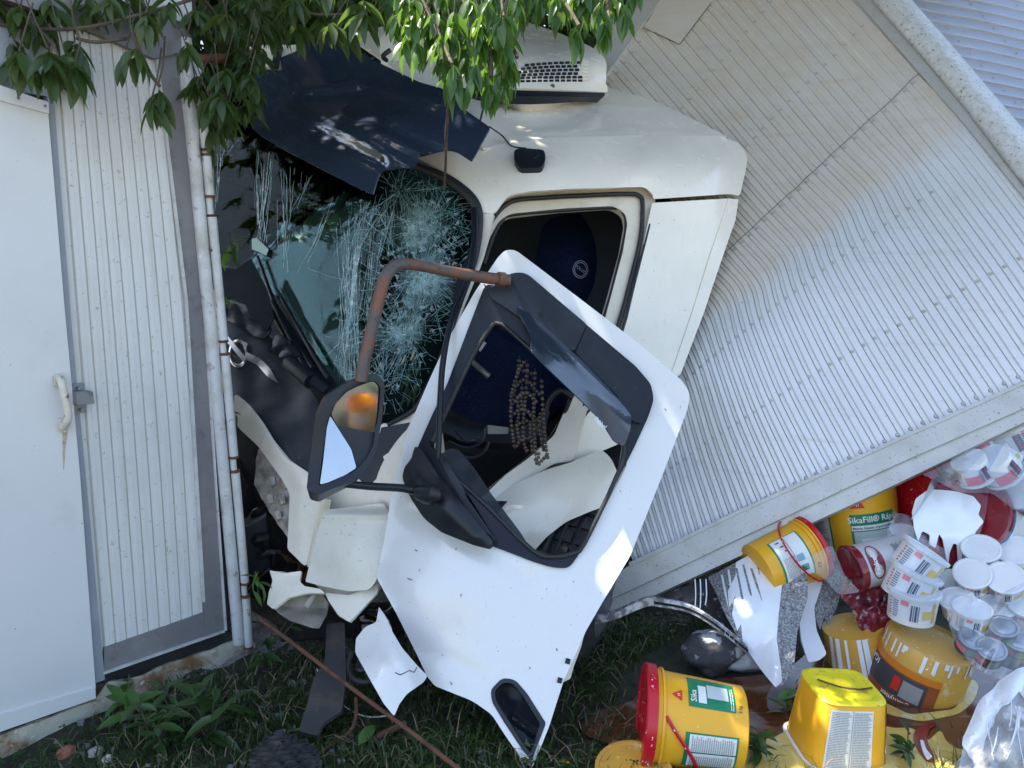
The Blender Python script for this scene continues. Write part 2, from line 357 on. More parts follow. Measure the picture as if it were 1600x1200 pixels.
# planks of the ribbed side
topL, topR = (84, 20), (243, 92); botL, botR = (163, 1012), (317, 956)
NP = 9
TRIMJ = M('joint_dirt', (.42, .41, .38), .7)
sheet('panel_backing', PLANKW, [(76, 16), (250, 90), (300, 470), (326, 955), (325, 975), (150, 1020), (104, 520)], wall, CONT, step=0, thick=.02, off=-.002)
for i in range(NP):
    a, b = i/NP, (i+1)/NP
    def pt(p, q, t): return (p[0]+(q[0]-p[0])*t, p[1]+(q[1]-p[1])*t)
    # measured: the ribs lean from the top to the bottom and bow a little
    def col(t):
        T = pt(topL, topR, t); Bq = pt(botL, botR, t); o = []
        for k in range(9):
            u = k/8; x = T[0]+(Bq[0]-T[0])*u+9*math.sin(math.pi*u)*(t)+0*u; y = T[1]+(Bq[1]-T[1])*u; o.append((x, y))
        return o
    ca, cb = col(a+.007), col(b-.007)
    o = sheet('plank', PLANKW, ca+cb[::-1], wall, CONT, step=0, thick=.03, off=.0045 if i % 2 else .0035, bevel=.0014)
    # raised bead in the middle of each plank
    cm0, cm1 = col(a+.052), col(a+.064)
    sheet('rib', PLANKW, cm0+cm1[::-1], wall, CONT, step=0, thick=.006, off=.0060 if i % 2 else .0050)
    # dark joint
    sheet('joint', TRIMJ, col(a-.007)+col(a+.007)[::-1], wall, CONT, step=0, thick=.01, off=.001)
wsh('frame_post', FRAMEG, [(243, 60), (277, 74), (316, 450), (352, 985), (320, 996), (319, 956), (291, 470)], CONT, .03, .012, 0, step=60)
wsh('bottom_rail', FRAMEG, [(163, 1012), (318, 957), (319.5, 996), (351, 985), (162, 1050)], CONT, .03, .010, 0)
wsh('rail_trim', POSTW, [(162, 1051), (351, 985.5), (352, 988), (162, 1054.5)], CONT, .02, .02, 0)
wsh('post_bead', POSTW, [(277.5, 74), (280, 76), (319, 450), (355, 985), (352.5, 986), (316.5, 450)], CONT, .02, .021, 0)
wsh('panel_bead', POSTW, [(244, 92), (248, 92), (294, 470), (321, 940), (317, 941), (290, 470)], CONT, .01, .016, 0)
wsh('door_seal', RUBBER, [(280, 60), (296, 66), (333, 450), (369, 980), (355, 986), (319, 450)], CONT, .03, .004, 0)
wsh('bottom_seal', RUBBER, [(162, 1055), (369, 983), (370, 1000), (300, 1022), (163, 1070)], CONT, .03, .0, 0)
wsh('edge_strip', STRIPG, [(74, 150), (84, 152), (113, 520), (164, 1062), (148, 1068), (103, 520)], CONT, .03, .016, 0)
# upper beams
wsh('top_beam', FRAMEG, [(-80, -50), (60, -50), (300, 40), (300, 76), (243, 92), (72, 20), (-80, -30)], CONT, .05, .03, 3)
wsh('top_flashing', POSTW, [(60, -70), (300, -10), (300, 40), (60, -45)], CONT, .05, .045, 3)
wsh('gasket_rail', STRIPG, [(-80, 60), (72, 22), (84, 152), (-80, 126)], CONT, .03, .008, 0)
DL = [(-80, 118), (74, 158), (100, 470), (125, 740), (149, 1068), (150, 1076), (-80, 1158)]
door_leaf = wsh('door_leaf', PANELW, DL, CONT, .035, .03, 2, step=50, bevel=.002)
wsh('door_cap', PANELW, [(-80, 104), (76, 160), (77, 178), (-80, 134)], door_leaf, .02, .040, 2, bevel=.002)
wsh('kick_strip', PANELW, [(-80, 1140), (149, 1074), (150, 1091), (-80, 1172)], door_leaf, .02, .038, 1, bevel=.002)
for px, py in ((62, 168), (20, 156)):
    c = wall(px, py)+WN*.042; V, Fq = tube_geo([c, c+WN*.003], .004, 8); link('screw', V, Fq, STEEL, door_leaf, False)
STAIN = M('rust_stain', (.50, .42, .32), .5, var=[((.34, .20, .10), 60, .45, .65)])
wsh('rust_stain', STAIN, [(97, 664), (107, 664), (105, 682), (102, 700), (101, 722), (99, 735), (98, 712), (98, 690)], CONT, .002, .0315, 2, step=0)
# grab handle and latch
def wp(px, py, o): return wq(px, py, o)
hand = tube('door_handle', HANDLEW, [wp(93, 592, .035), wp(96, 597, .065), wp(101, 618, .075), wp(107, 648, .075), wp(104, 660, .066), wp(98, 668, .036)], [.013, .012, .0115, .0115, .012, .013], CONT, 12, 2)
wsh('handle_plate', HANDLEW, [(85, 586), (101, 584), (103, 600), (96, 606), (87, 603)], CONT, .012, .045, 3, step=0, bevel=.002)
wsh('handle_foot', HANDLEW, [(92, 656), (108, 651), (112, 664), (101, 677), (95, 671)], CONT, .012, .045, 3, step=0, bevel=.002)
wsh('latch_plate', STEEL, [(112, 600), (132, 599), (136, 644), (115, 647)], CONT, .012, .026, 2, step=0, bevel=.001)
wsh('latch_block', STEEL, [(119, 612), (145, 611), (148, 631), (120, 633)], CONT, .03, .058, 3, step=0, bevel=.004)
for px, py in ((122, 606), (127, 640)):
    c = wp(px, py, .03); V, Fq = tube_geo([c, c+WN*.012], .0065, 6); link('bolt', V, Fq, STEEL, CONT, False)
# round corner post with hinge sleeves
pp = [(289, 60), (300, 200), (316, 380), (332, 545), (349, 735), (364, 900), (373, 1005)]
tube('corner_post', POSTW, [wp(x, y, .02) for x, y in pp], .0225, CONT, 16, 3)
pq = [(308, 90), (319, 220), (336, 400), (349, 540), (365, 720), (381, 900), (388, 1015)]
def along(y):
    for a, b in zip(pq, pq[1:]):
        if a[1] <= y <= b[1]: t = (y-a[1])/(b[1]-a[1]); return a[0]+(b[0]-a[0])*t
    return pq[-1][0]
tube('hinge_rod', POSTW, [wp(x-1, y, .035) for x, y in pq], .012, CONT, 10, 3)
for y0, y1 in ((90, 235), (241, 308), (336, 534), (552, 715), (735, 912), (930, 1012)):
    s_ = tube('hinge_sleeve', POSTW, [wp(along(y)+1, y, .04) for y in np.linspace(y0, y1, 5)], .0165, CONT, 14, 0)
    for yy in (y0+1, y1-1):
        V, Fq = tube_geo([wp(along(yy-2)+1, yy-2, .04), wp(along(yy+2)+1, yy+2, .04)], .0175, 12); link('collar', V, Fq, RUST, s_, True)
# dented rusty sill
def sill_s(px, py):
    p = wall(px, py); return p+WN*(.012+gauss(px, py, 215, 1065, 26, .04)+.010*mn.noise(Vector((px*.03, py*.03, 0)))+gauss(px, py, 330, 1030, 16, .02))
sheet('sill', SILL, rp([(-80, 1168), (0, 1146), (150, 1091), (165, 1064), (300, 1022), (371, 998), (396, 1000), (397, 1050), (386, 1068), (366, 1058), (350, 1040), (300, 1044), (284, 1052), (268, 1080), (238, 1092), (205, 1082), (185, 1098), (90, 1150), (0, 1186), (-80, 1216)], 5), sill_s, CONT, step=10, thick=.012)
# concrete footing
def foot_top(px, py): return wall(px, py)
V = []; n = 40; q0 = A_-WDIR*1.6; q1 = B_+WDIR*.16
for i in range(n+1):
    t = i/n; p = q0+(q1-q0)*t; r1 = .012*mn.noise(Vector((t*30, 0, 0))); r2 = .02*mn.noise(Vector((t*26, 4, 0)))
    for d, z in ((-.19+r2, -.12), (-.15+r2, -.035+r1), (.0, .004+r1), (.5, .02)): V.append(p-WN*d+Vector((0, 0, z)))
Fq = [[i*4+k, (i+1)*4+k, (i+1)*4+k+1, i*4+k+1] for i in range(n) for k in range(3)]
tag(link('concrete_footing', V, Fq, CONC, None, True, 30), 'broken grey concrete footing along the foot of the white container', 'footing')

# ------------------------------------------------------------------ aluminium cargo box
def z1(l): return [(1000+x/4, 300+y/4) for x, y in l]
def z2(l): return [(1300+x/3, 300+y/3) for x, y in l]
def z3(l): return [(960+x*.3, 540+y*.3) for x, y in l]
seam_ = {}
for j, p in zip(range(0, -10, -1), z1([(985, 0), (928, 45), (873, 95), (822, 141), (772, 187), (720, 238), (676, 280), (625, 323), (578, 370), (530, 405)])): seam_[j] = p
for j, p in zip(range(1, 14), [(1258, 287), (1273, 274), (1288, 260), (1301, 247), (1316, 234), (1333, 219), (1347, 205), (1361, 192), (1379, 177), (1395, 162), (1412, 145), (1424, 132), (1438, 121)]): seam_[j] = p
kink_ = {}
for j, p in zip(range(0, -14, -1), z1([(1195, 220), (1135, 270), (1065, 297), (1000, 322), (955, 375), (893, 410), (850, 470), (800, 500), (757, 575), (695, 588), (632, 600), (580, 640), (545, 690), (480, 715)])): kink_[j] = p
for j, p in zip(range(1, 9), [(1311, 337), (1324, 321), (1339, 311), (1357, 299), (1373, 289), (1390, 277), (1407, 268), (1424, 258)]): kink_[j] = p
row2 = {}
for j, p in zip(range(0, -20, -1), z1([(1253, 408), (1190, 453), (1130, 497), (1070, 544), (1010, 590), (955, 632), (897, 672), (845, 714), (790, 755), (737, 797), (687, 837), (637, 878), (592, 913), (545, 950), (500, 990), (457, 1028), (415, 1062), (372, 1100), (332, 1140), (290, 1175)])): row2[j] = p
for j, p in zip(range(1, 12), [(1329, 390), (1346, 378), (1362, 366), (1379, 353), (1398, 341), (1416, 328), (1433, 316), (1452, 303), (1470, 290), (1489, 276), (1509, 262)]): row2[j] = p
row3 = {}
for j, p in zip(range(-2, -28, -1), z3([(1286, 5), (1225, 38), (1164, 75), (1109, 104), (1055, 138), (1004, 169), (952, 202), (900, 232), (850, 263), (805, 293), (760, 322), (717, 350), (673, 378), (630, 407), (588, 432), (547, 462), (508, 490), (468, 518), (430, 545), (392, 573), (355, 600), (320, 620), (290, 645), (255, 675), (226, 692), (195, 720)])): row3[j] = p
for j, p in zip(range(-1, 11), z2([(190, 692), (245, 662), (303, 631), (358, 598), (420, 567), (477, 532), (540, 497), (602, 464), (668, 426), (730, 391), (793, 358), (862, 320)])): row3[j] = p
rail_ = {}
for j, p in zip(range(0, -4, -1), z2([(505, 1073), (443, 1103), (385, 1132), (325, 1160)])): rail_[j] = p
rail_[-4] = (1388, 697); rail_[-5] = (1369, 705)
for j, p in zip(range(-6, -34, -1), z3([(1300, 578), (1242, 607), (1183, 635), (1127, 662), (1070, 690), (1018, 714), (960, 742), (905, 768), (856, 795), (808, 818), (757, 845), (708, 866), (658, 890), (610, 915), (566, 940), (521, 962), (478, 986), (435, 1006), (398, 1026), (362, 1046), (330, 1062), (300, 1078), (270, 1094), (240, 1108), (208, 1122), (175, 1134), (140, 1146), (105, 1155)])): rail_[j] = p
for j, p in zip(range(1, 7), z2([(570, 1046), (633, 1013), (693, 985), (760, 952), (825, 920), (890, 888)])): rail_[j] = p
JMIN, JMAX = -33, 13
def ext(d):
    """extend a measured row evenly beyond what the cab and the frame hide"""
    k = sorted(d); lo, hi = k[0], k[-1]
    for j in range(lo-1, JMIN-1, -1): a, b = d[j+1], d[min(j+4, hi)]; d[j] = (a[0]-(b[0]-a[0])/3, a[1]-(b[1]-a[1])/3)
    for j in range(hi+1, JMAX+2): a, b = d[j-1], d[max(j-4, lo)]; d[j] = (a[0]+(a[0]-b[0])/3, a[1]+(a[1]-b[1])/3)
    return d
ext(seam_)
for j in range(9, JMAX+2): kink_[j] = ((seam_[j][0]*.35+row2.get(j, ext(dict(row2))[j])[0]*.65), (seam_[j][1]*.35+ext(dict(row2))[j][1]*.65))
ext(row2); ext(kink_); ext(row3); ext(rail_)
top_ = {j: (956+11.7*(j+5), 110-16.4*(j+5)) for j in range(JMIN, JMAX+2)}
def rib_px(j):
    """picture points down one rib; j may be fractional"""
    a = int(math.floor(j)); t = j-a; L = []
    for d in (top_, seam_, kink_, row2, row3, rail_):
        p, q = d[a], d[min(a+1, JMAX+1)]; L.append((p[0]+(q[0]-p[0])*t, p[1]+(q[1]-p[1])*t))
    pts = [L[0], ((L[0][0]+L[1][0])/2, (L[0][1]+L[1][1])/2)]+L[1:]
    out = []
    out = [pts[0]]
    for k in range(1, len(pts)-1):
        a_, b_, c_ = pts[k-1], pts[k], pts[k+1]; q = .34
        s_ = (b_[0]+(a_[0]-b_[0])*q, b_[1]+(a_[1]-b_[1])*q); e_ = (b_[0]+(c_[0]-b_[0])*q, b_[1]+(c_[1]-b_[1])*q)
        if k in (1, 2): f = 10/max(10, math.hypot(a_[0]-b_[0], a_[1]-b_[1])); s_ = (b_[0]+(a_[0]-b_[0])*f, b_[1]+(a_[1]-b_[1])*f)
        for t in (0, .33, .67, 1): out.append((s_[0]*(1-t)**2+b_[0]*2*t*(1-t)+e_[0]*t*t, s_[1]*(1-t)**2+b_[1]*2*t*(1-t)+e_[1]*t*t))
    out.append(pts[-1]); return out
def dent(px, py):
    # creased and pushed-in lower part: bulges on the low side of the crease line
    s_ = gauss(px, py, 1120, 560, 70, .05)-gauss(px, py, 1060, 690, 60, .05)+gauss(px, py, 1010, 800, 50, .03)+gauss(px, py, 1250, 440, 90, .06)
    return s_
base = TPS([(940, 900, 3.30), (1600, 640, 3.0), (1000, 40, 4.5)])
BOX = TPS([(940, 900, 3.30), (1600, 640, 3.0), (1000, 40, 4.5)], off=dent)
CARGO = root('cargo_box', 'tilted ribbed aluminium truck body, crumpled where it hit the cab', 'cargo box', G(1300, 900))
cargo_n = (P(1600, 640, base.depth(1600, 640))-P(940, 900, base.depth(940, 900))).cross(P(1000, 40, base.depth(1000, 40))-P(940, 900, base.depth(940, 900))).normalized()
if cargo_n.dot(FW) > 0: cargo_n = -cargo_n
# each ribbed strip is its own panel: flat, shoulder, raised rib, shoulder
prof = [(0.0, -.010), (0.035, -.008), (.05, 0), (.36, .0005), (.43, .0075), (.50, .0085), (.58, .0005), (.96, 0), (1.0, .003)]
def strip(j, mat):
    cols = []
    for t, h in prof:
        line = rib_px(j+t); pts = []
        for k, (x, y) in enumerate(line):
            f = h
            pts.append(BOX(x, y)+cargo_n*f)
        cols.append(pts)
    n = len(cols[0]); V = [p for c in cols for p in c]+[p-cargo_n*.02 for p in cols[0]]+[p-cargo_n*.02 for p in cols[-1]]
    m = len(cols); order = [m]+list(range(m))+[m+1]; Fc = []
    for a, b in zip(order, order[1:]):
        for k in range(n-1): Fc.append([a*n+k, a*n+k+1, b*n+k+1, b*n+k])
    o = link('panel', V, Fc, mat, CARGO, True, 40, mats=[ALU, SEAM, ALU_WARM], fmat=[1 if (q//(n-1)) in (0, 1, 2) else 0 for q in range(len(Fc))])
    at = o.data.attributes.new('warm_bounce', 'FLOAT', 'POINT'); at.data.foreach_set('value', [1.0 if (q % n) <= 9 else (.85, .4, .1)[q % n-10] if (q % n) < 13 else 0.0 for q in range(len(V))])  # upper part carries the painted warm light, fading out at the crease
    return o
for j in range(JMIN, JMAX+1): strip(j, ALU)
# rivets
def rivet_geo(p, n, r=.0068):
    u = n.orthogonal().normalized(); w = n.cross(u); V = []
    for rr, h in ((r, 0), (r*.8, r*.45)):
        for k in range(6): a = k*math.pi/3; V.append(p+(u*math.cos(a)+w*math.sin(a))*rr+n*h)
    V.append(p+n*r*.6); F_ = [[k, (k+1) % 6, 6+(k+1) % 6, 6+k] for k in range(6)]+[[6+k, 6+(k+1) % 6, 12] for k in range(6)]
    return V, F_
rg = []
for row in (seam_, row2, row3):
    for j in range(JMIN, JMAX+1):
        x, y = row[j]; x2, y2 = row[j+1]; x = x*.8+x2*.2; y = y*.8+y2*.2
        if row is row2 and j > 8: continue
        rg.append(rivet_geo(BOX(x, y)+cargo_n*.001, cargo_n))
for j in range(JMIN, JMAX+1):
    for fr in (.03, .36, .68):
        L = rib_px(j+.2); k = int(fr*10); 
        if fr == .36 or fr == .68: x = L[0][0]*(1-fr)+L[7][0]*fr; y = L[0][1]*(1-fr)+L[7][1]*fr
        else: x, y = L[0][0]+6, L[0][1]+8
        rg.append(rivet_geo(BOX(x, y)+cargo_n*.001, cargo_n))
    x, y = rail_[j]; rg.append(rivet_geo(BOX(x-6, y-7)+cargo_n*.001, cargo_n, .0075))
for i in range(26):
    t = i/25; x = 1340+(1640-1340)*t; y = -40+(305+0)*t*1.12; rg.append(rivet_geo(BOX(x-24, y+16)+cargo_n*.004, cargo_n, .007)); 
V, Fq = merge(rg); tag(link('rivet', V, Fq, ALU2, CARGO, True, 50), kind='stuff')
rr_ = []
for v_, f_ in rg:
    c_ = sum(v_[:6], Vector())/6
    o_ = [c_+(q-c_)*k+cargo_n*.0004 for k in (1.0, 1.25) for q in v_[:6]]; rr_.append((o_, [[k, (k+1) % 6, 6+(k+1) % 6, 6+k] for k in range(6)]))
V, Fq = merge(rr_); tag(link('rivet_grime', V, Fq, RGR, CARGO, False), kind='stuff')
# cross seams and the patch plate
def seamline(name, row, t0, t1, w=.004):
    V = []; 
    pts = [(row[j][0], row[j][1]-6) for j in range(t0, t1+1)]
    ps = [BOX(x, y)+cargo_n*.0095 for x, y in pts]; d = (ps[-1]-ps[0]).normalized().cross(cargo_n)
    V = [p+d*s for p in ps for s in (-w/2, w/2)]; Fq = [[2*i, 2*i+2, 2*i+3, 2*i+1] for i in range(len(ps)-1)]
    return link(name, V, Fq, SEAM, CARGO, False)
seamline('sheet_joint', seam_, -9, 13, .003)
for k, (a, b) in enumerate((((1006, 46), (1062, 72)), ((1062, 72), (1112, 6)))):
    p, q = BOX(*a)+cargo_n*.011, BOX(*b)+cargo_n*.011; d = (q-p).normalized().cross(cargo_n)*.002
    link('plate_edge', [p-d, q-d, q+d, p+d], [[0, 1, 2, 3]], SEAM, CARGO, False)
sheet('patch_plate', ALU, [(1032, 4), (1042, -10), (1125, -12), (1112, 6), (1062, 70), (1007, 44)], BOX, CARGO, step=20, thick=.004, off=.0105)
pp_ = bpy.data.objects['patch_plate'].data; at_ = pp_.attributes.new('warm_bounce', 'FLOAT', 'POINT'); at_.data.foreach_set('value', [1.0]*len(pp_.vertices))  # plate takes the same painted warm light as the upper strips
# rails and corner post
top_rail = sheet('top_rail', ALU2, rp([(700, 400), (940, 62), (1000, -20), (1200, -260), (1222, -230), (1040, -6), (955, 112), (720, 440)], 0), BOX, CARGO, step=40, thick=.06, off=.016, bevel=.004)
sheet('bottom_rail', ALU2, rp([(925, 928), (985, 884), (1150, 806), (1400, 692), (1600, 602), (1960, 440), (1960, 490), (1600, 640), (1400, 728), (1150, 846), (985, 924), (925, 950)], 0), BOX, CARGO, step=40, thick=.05, off=.022, bevel=.004)
def low(px, py):
    p = BOX(px, py); return p
sheet('rail_flange', ALU2, rp([(925, 942), (985, 922), (1150, 843), (1400, 725), (1600, 637), (1960, 487), (1960, 505), (1600, 660), (1400, 757), (1150, 872), (985, 948), (918, 975)], 0), BOX, CARGO, step=40, thick=.04, off=.005, bevel=.003)
sheet('rail_bead', ALU2, [(985, 880), (1150, 802), (1400, 688), (1600, 598), (1960, 436), (1960, 442), (1600, 604), (1400, 694), (1150, 808), (985, 887)], BOX, CARGO, step=60, thick=.03, off=.028, bevel=.002)
# corner post: rounded along its length
post0 = [(1208, -196), (1353, -16), (1448, 92), (1520, 178), (1600, 283), (1760, 480)]; post1 = [(1268, -200), (1392, -30), (1484, 78), (1556, 163), (1625, 243), (1800, 440)]
V = []; K = 9
pa = catmull([(x, y, 0) for x, y in post0], 5); pb = catmull([(x, y, 0) for x, y in post1], 5)
for a, b in zip(pa, pb):
    for k in range(K):
        t = k/(K-1); x = a.x+(b.x-a.x)*t; y = a.y+(b.y-a.y)*t; d = base.depth(x, y)-(.012+.035*math.sin(math.pi*min(1, t*1.05)))+max(0, t-.6)*.12
        V.append(P(x, y, d))
Fq = [[i*K+k, i*K+k+1, (i+1)*K+k+1, (i+1)*K+k] for i in range(len(pa)-1) for k in range(K-1)]
post = link('corner_post', V, Fq, POSTR, CARGO, True, 60)
md = post.modifiers.new('thick', 'SOLIDIFY'); md.thickness = .02; md.offset = -1
sheet('corner_flange', ALU2, [(1300, -70), (1356, -8), (1446, 96), (1518, 181), (1600, 286), (1760, 484), (1748, 494), (1588, 298), (1506, 196), (1432, 112), (1338, 4)], BOX, CARGO, step=40, thick=.02, off=.013)
# the other side of the body, beyond the post: its own wavy ribbed strips
SIDEB = TPS([(1372, -30, 4.22), (1625, 243, 3.62), (1700, -120, 5.2)])
nb = (SIDEB(1625, 243)-SIDEB(1372, -30)).cross(SIDEB(1700, -120)-SIDEB(1372, -30)).normalized()
if nb.dot(FW) > 0: nb = -nb
def sideb_line(i):
    t = (i+.0)/22; x0 = 1290+(1680-1290)*t; y0 = -120+(310+120)*t
    L = []
    for k in range(15):
        u = k/14; x = x0+u*420; y = y0+u*(110-30*t)+3*math.sin(u*9+i*.35)*min(1, u*4)+7*math.sin(u*4.5+i*.12)
        L.append((x, y))
    return L
for i in range(22):
    cols = []
    for t, h in ((0, -.003), (.05, 0), (.8, .0005), (.88, .004), (.97, .004), (1.0, -.003)):
        a, b = sideb_line(i), sideb_line(i+1)
        cols.append([SIDEB(p[0]+(q[0]-p[0])*t, p[1]+(q[1]-p[1])*t)+nb*h for p, q in zip(a, b)])
    n = 15; V = [p for c in cols for p in c]; Fq = [[a*n+k, a*n+k+1, (a+1)*n+k+1, (a+1)*n+k] for a in range(len(cols)-1) for k in range(n-1)]
    link('side_panel', V, Fq, ALU3, CARGO, True, 40)
rg = []
for i in range(22):
    for u in (2, 5, 8, 11):
        x, y = sideb_line(i+.4)[u]; rg.append(rivet_geo(SIDEB(x, y)+nb*.001, nb, .006))
V, Fq = merge(rg); tag(link('rivet', V, Fq, ALU2, CARGO, True, 50), kind='stuff')
# floor frame under the ribbed wall, so that the body has depth
pA, pB = P(925, 955, 3.32), P(1960, 485, base.depth(1960, 485)+.06); back = Vector((0, 1.2, .25))
link('floor', [pA, pB, pB+back, pA+back, pA-Vector((0, 0, .05)), pB-Vector((0, 0, .05)), pB+back-Vector((0, 0, .05)), pA+back-Vector((0, 0, .05))], [[0, 1, 2, 3], [4, 7, 6, 5], [0, 4, 5, 1], [1, 5, 6, 2], [2, 6, 7, 3], [3, 7, 4, 0]], ALU2, CARGO, False)
# ------------------------------------------------------------------ truck cab
SC_Q = []
TR = root('truck', 'white truck cab wrecked against the container, shattered windscreen, door hanging open', 'truck', G(760, 900))
ROOF = TPS([(765, 223, 3.465), (860, 213, 3.556), (1000, 210, 3.704), (1138, 213, 3.868), (736, 212, 3.43), (955, 128, 4.5), (700, 60, 4.6), (560, 60, 4.75), (640, 130, 4.1), (860, 168, 3.92), (700, 180, 3.75)])
SIDE = TPS([(765, 222, 3.46), (860, 212, 3.55), (1000, 210, 3.70), (1130, 213, 3.86), (1166, 250, 3.86), (700, 236, 3.38), (660, 246, 3.42),
            (745, 300, 3.26), (860, 262, 3.33), (1000, 262, 3.46), (1130, 262, 3.62), (1000, 320, 3.45), (1140, 330, 3.62), (1060, 580, 3.42), (960, 500, 3.34), (890, 715, 3.20), (965, 690, 3.26), (780, 340, 3.22), (745, 420, 3.15)])
PIL = TPS([(745, 320, 3.26), (775, 335, 3.22), (690, 560, 3.06), (720, 560, 3.0), (605, 662, 3.0), (640, 690, 2.92)])
CORN = TPS([(605, 665, 3.0), (690, 560, 3.04), (640, 690, 2.90), (600, 860, 2.86), (545, 765, 2.98), (480, 900, 3.02), (545, 965, 2.92), (510, 800, 3.04)])
ribs = lambda px, py: 0
def roof_off(px, py):
    o = 0
    for (ax, ay, bx, by, w) in ((790, 158, 1010, 168, 4), (830, 206, 985, 203, 5), (1000, 206, 1100, 208, 4), (790, 178, 870, 172, 3), (880, 160, 1000, 205, 3)):
        d = segd(px, py, ax, ay, bx, by); o += .012*math.exp(-(d/w)**2)
    return o
ROOF.off = roof_off
sheet('roof', WHITE, rp([(545, 58), (600, 40), (720, 30), (860, 100), (955, 128), (1055, 172), (1138, 214), (1000, 212), (860, 216), (790, 226), (755, 232), (735, 200), (650, 130)], 6), ROOF, TR, step=4, thick=.01)
SIDE.off = lambda px, py: .004*mn.noise(Vector((px*.02, py*.02, 0)))
OPEN_OUT = [(745, 418), (763, 360), (775, 331, 20), (792, 306, 20), (830, 300), (890, 296), (1008, 293, 14), (1020, 306, 10), (1018, 325), (990, 420), (968, 521), (930, 640), (890, 720), (800, 780), (640, 800), (640, 640), (690, 560), (720, 480)]
# upper shell: roof shoulder above the door and round to the windscreen corner
sheet('roof_side', WHITE, rp([(652, 247), (700, 234), (735, 230), (765, 227), (860, 215), (1000, 211), (1125, 212), (1156, 224, 10), (1169, 244, 12), (1164, 272), (1156, 306), (1140, 303), (1021, 311), (1020, 304, 6), (1008, 292, 12), (890, 295), (830, 299), (792, 305, 16), (776, 330, 12), (769, 334), (747, 330), (741, 305, 18), (710, 276, 20), (680, 262)], 4), SIDE, TR, step=8, thick=.012, bevel=.002)
sheet('rear_side_panel', WHITE, rp([(1019, 317), (1140, 310), (1152, 312), (1147, 345), (1128, 400), (1098, 490), (1062, 585), (1000, 660), (966, 694), (900, 722), (893, 718), (915, 648), (970, 525), (998, 420), (1012, 350)], 3), SIDE, TR, step=12, thick=.012, bevel=.002)
sheet('panel_crease', WHITE, [(1136, 311), (1152, 312), (1147, 345), (1128, 400), (1098, 490), (1062, 585), (1046, 590), (1080, 490), (1108, 400), (1128, 340)], SIDE, TR, step=12, thick=.008, off=.007)
# recessed frame of the door opening
FR = TPS([(760, 340, 3.30), (1015, 310, 3.50), (890, 720, 3.24), (1015, 420, 3.46), (745, 430, 3.2)])
INN = [(753, 413), (766, 370), (780, 344, 10), (797, 333, 10), (880, 325), (960, 321, 16), (978, 333, 14), (981, 350), (974, 393), (946, 498), (905, 600), (885, 650), (862, 688), (828, 716), (767, 765), (742, 800), (700, 740), (690, 660), (700, 560), (725, 480)]
sheet('door_frame', CREAM, rp([(740, 418), (760, 360), (772, 326, 20), (792, 300, 20), (890, 292), (1012, 289, 14), (1026, 306, 10), (1022, 325), (996, 420), (974, 525), (918, 652), (895, 722), (835, 745), (780, 800), (735, 850), (690, 760), (670, 660), (690, 560), (720, 480)], 4), FR, TR, holes=[rp(INN, 3)], step=14, thick=.05, off=-.004)
seal_px = [(690, 560), (722, 480), (745, 416), (760, 365), (775, 335), (802, 314), (850, 309), (901, 306), (980, 303), (998, 306), (1004, 318), (1001, 371), (985, 440), (966, 509), (935, 590), (905, 650), (885, 700)]
tube('door_seal', RUBBER, [FR(x, y)+(C0-FR(x, y)).normalized()*.012 for x, y in seal_px], .0105, TR, 10, 4)
inn2 = [(756, 413), (770, 370), (784, 345), (800, 335), (880, 328), (958, 324), (974, 332), (979, 350), (972, 393), (944, 498), (902, 600), (880, 652), (858, 690), (825, 718), (765, 768)]
tube('inner_seal', RUBBER, [FR(x, y)-(C0-FR(x, y)).normalized()*.02 for x, y in inn2], .010, TR, 8, 4)
tube('pillar_gap', RUBBER, [SIDE(x, y)+(C0-SIDE(x, y)).normalized()*-.004 for x, y in ((1015, 350), (992, 440), (970, 525), (930, 625), (914, 650), (900, 690), (892, 722))], .006, TR, 6, 3)
# barcode-like embossed plate on the pillar
for i in range(9):
    x, y = 912-i*3.6, 638+i*5.2; p = FR(x, y)+(C0-FR(x, y)).normalized()*.001
    q = FR(x-9, y-5)+(C0-FR(x-9, y-5)).normalized()*.001; d = (FR(x-.8, y+2)-FR(x, y))
    link('sticker_bar', [p, q, q+d, p+d], [[0, 1, 2, 3]], GREYP, TR, False)
# front pillar and windscreen corner
sheet('front_pillar', WHITE, rp([(743, 306), (772, 334), (754, 400), (722, 478), (700, 540), (668, 620), (640, 694), (600, 720), (592, 672), (606, 661), (650, 638), (690, 560), (716, 480), (738, 400), (748, 345)], 4), PIL, TR, step=10, thick=.015)
sheet('pillar_trim', GREYP, rp([(748, 345), (752, 360), (742, 405), (720, 480), (706, 500), (716, 440), (736, 390)], 3), PIL, TR, step=10, thick=.008, off=.012)
# windscreen
WS = TPS([(742, 330, 3.24), (735, 400, 3.18), (690, 560, 3.06), (603, 660, 3.0), (560, 640, 3.12), (430, 460, 3.62), (345, 400, 3.85), (335, 190, 4.15), (420, 190, 3.95), (560, 240, 3.6), (660, 262, 3.36), (600, 420, 3.36)])
WSO = rp([(326, 150), (420, 150), (560, 200), (655, 262), (700, 285), (733, 308, 16), (742, 345, 14), (735, 400), (700, 510), (680, 570), (645, 638), (603, 662), (560, 640), (520, 600), (470, 520), (430, 462), (395, 430), (340, 410)], 3)
GLASS = filmmat('windscreen_glass', (.50, .66, .66), .02, .0, .0, 5, .0006, (.34, .40, .40))
sheet('windscreen', GLASS, WSO, WS, TR, step=14, thick=.005, off=.002)
seal_w = [(640, 256), (690, 275), (722, 296), (742, 318), (748, 345), (742, 400), (725, 455), (708, 508), (690, 560), (664, 615), (645, 642), (606, 664)]
tube('windscreen_seal', RUBBER, [WS(x, y)+(C0-WS(x, y)).normalized()*.014 for x, y in seal_w], [.016, .02, .022, .022, .02, .016, .012, .01, .009, .009, .009, .007], TR, 10, 4)
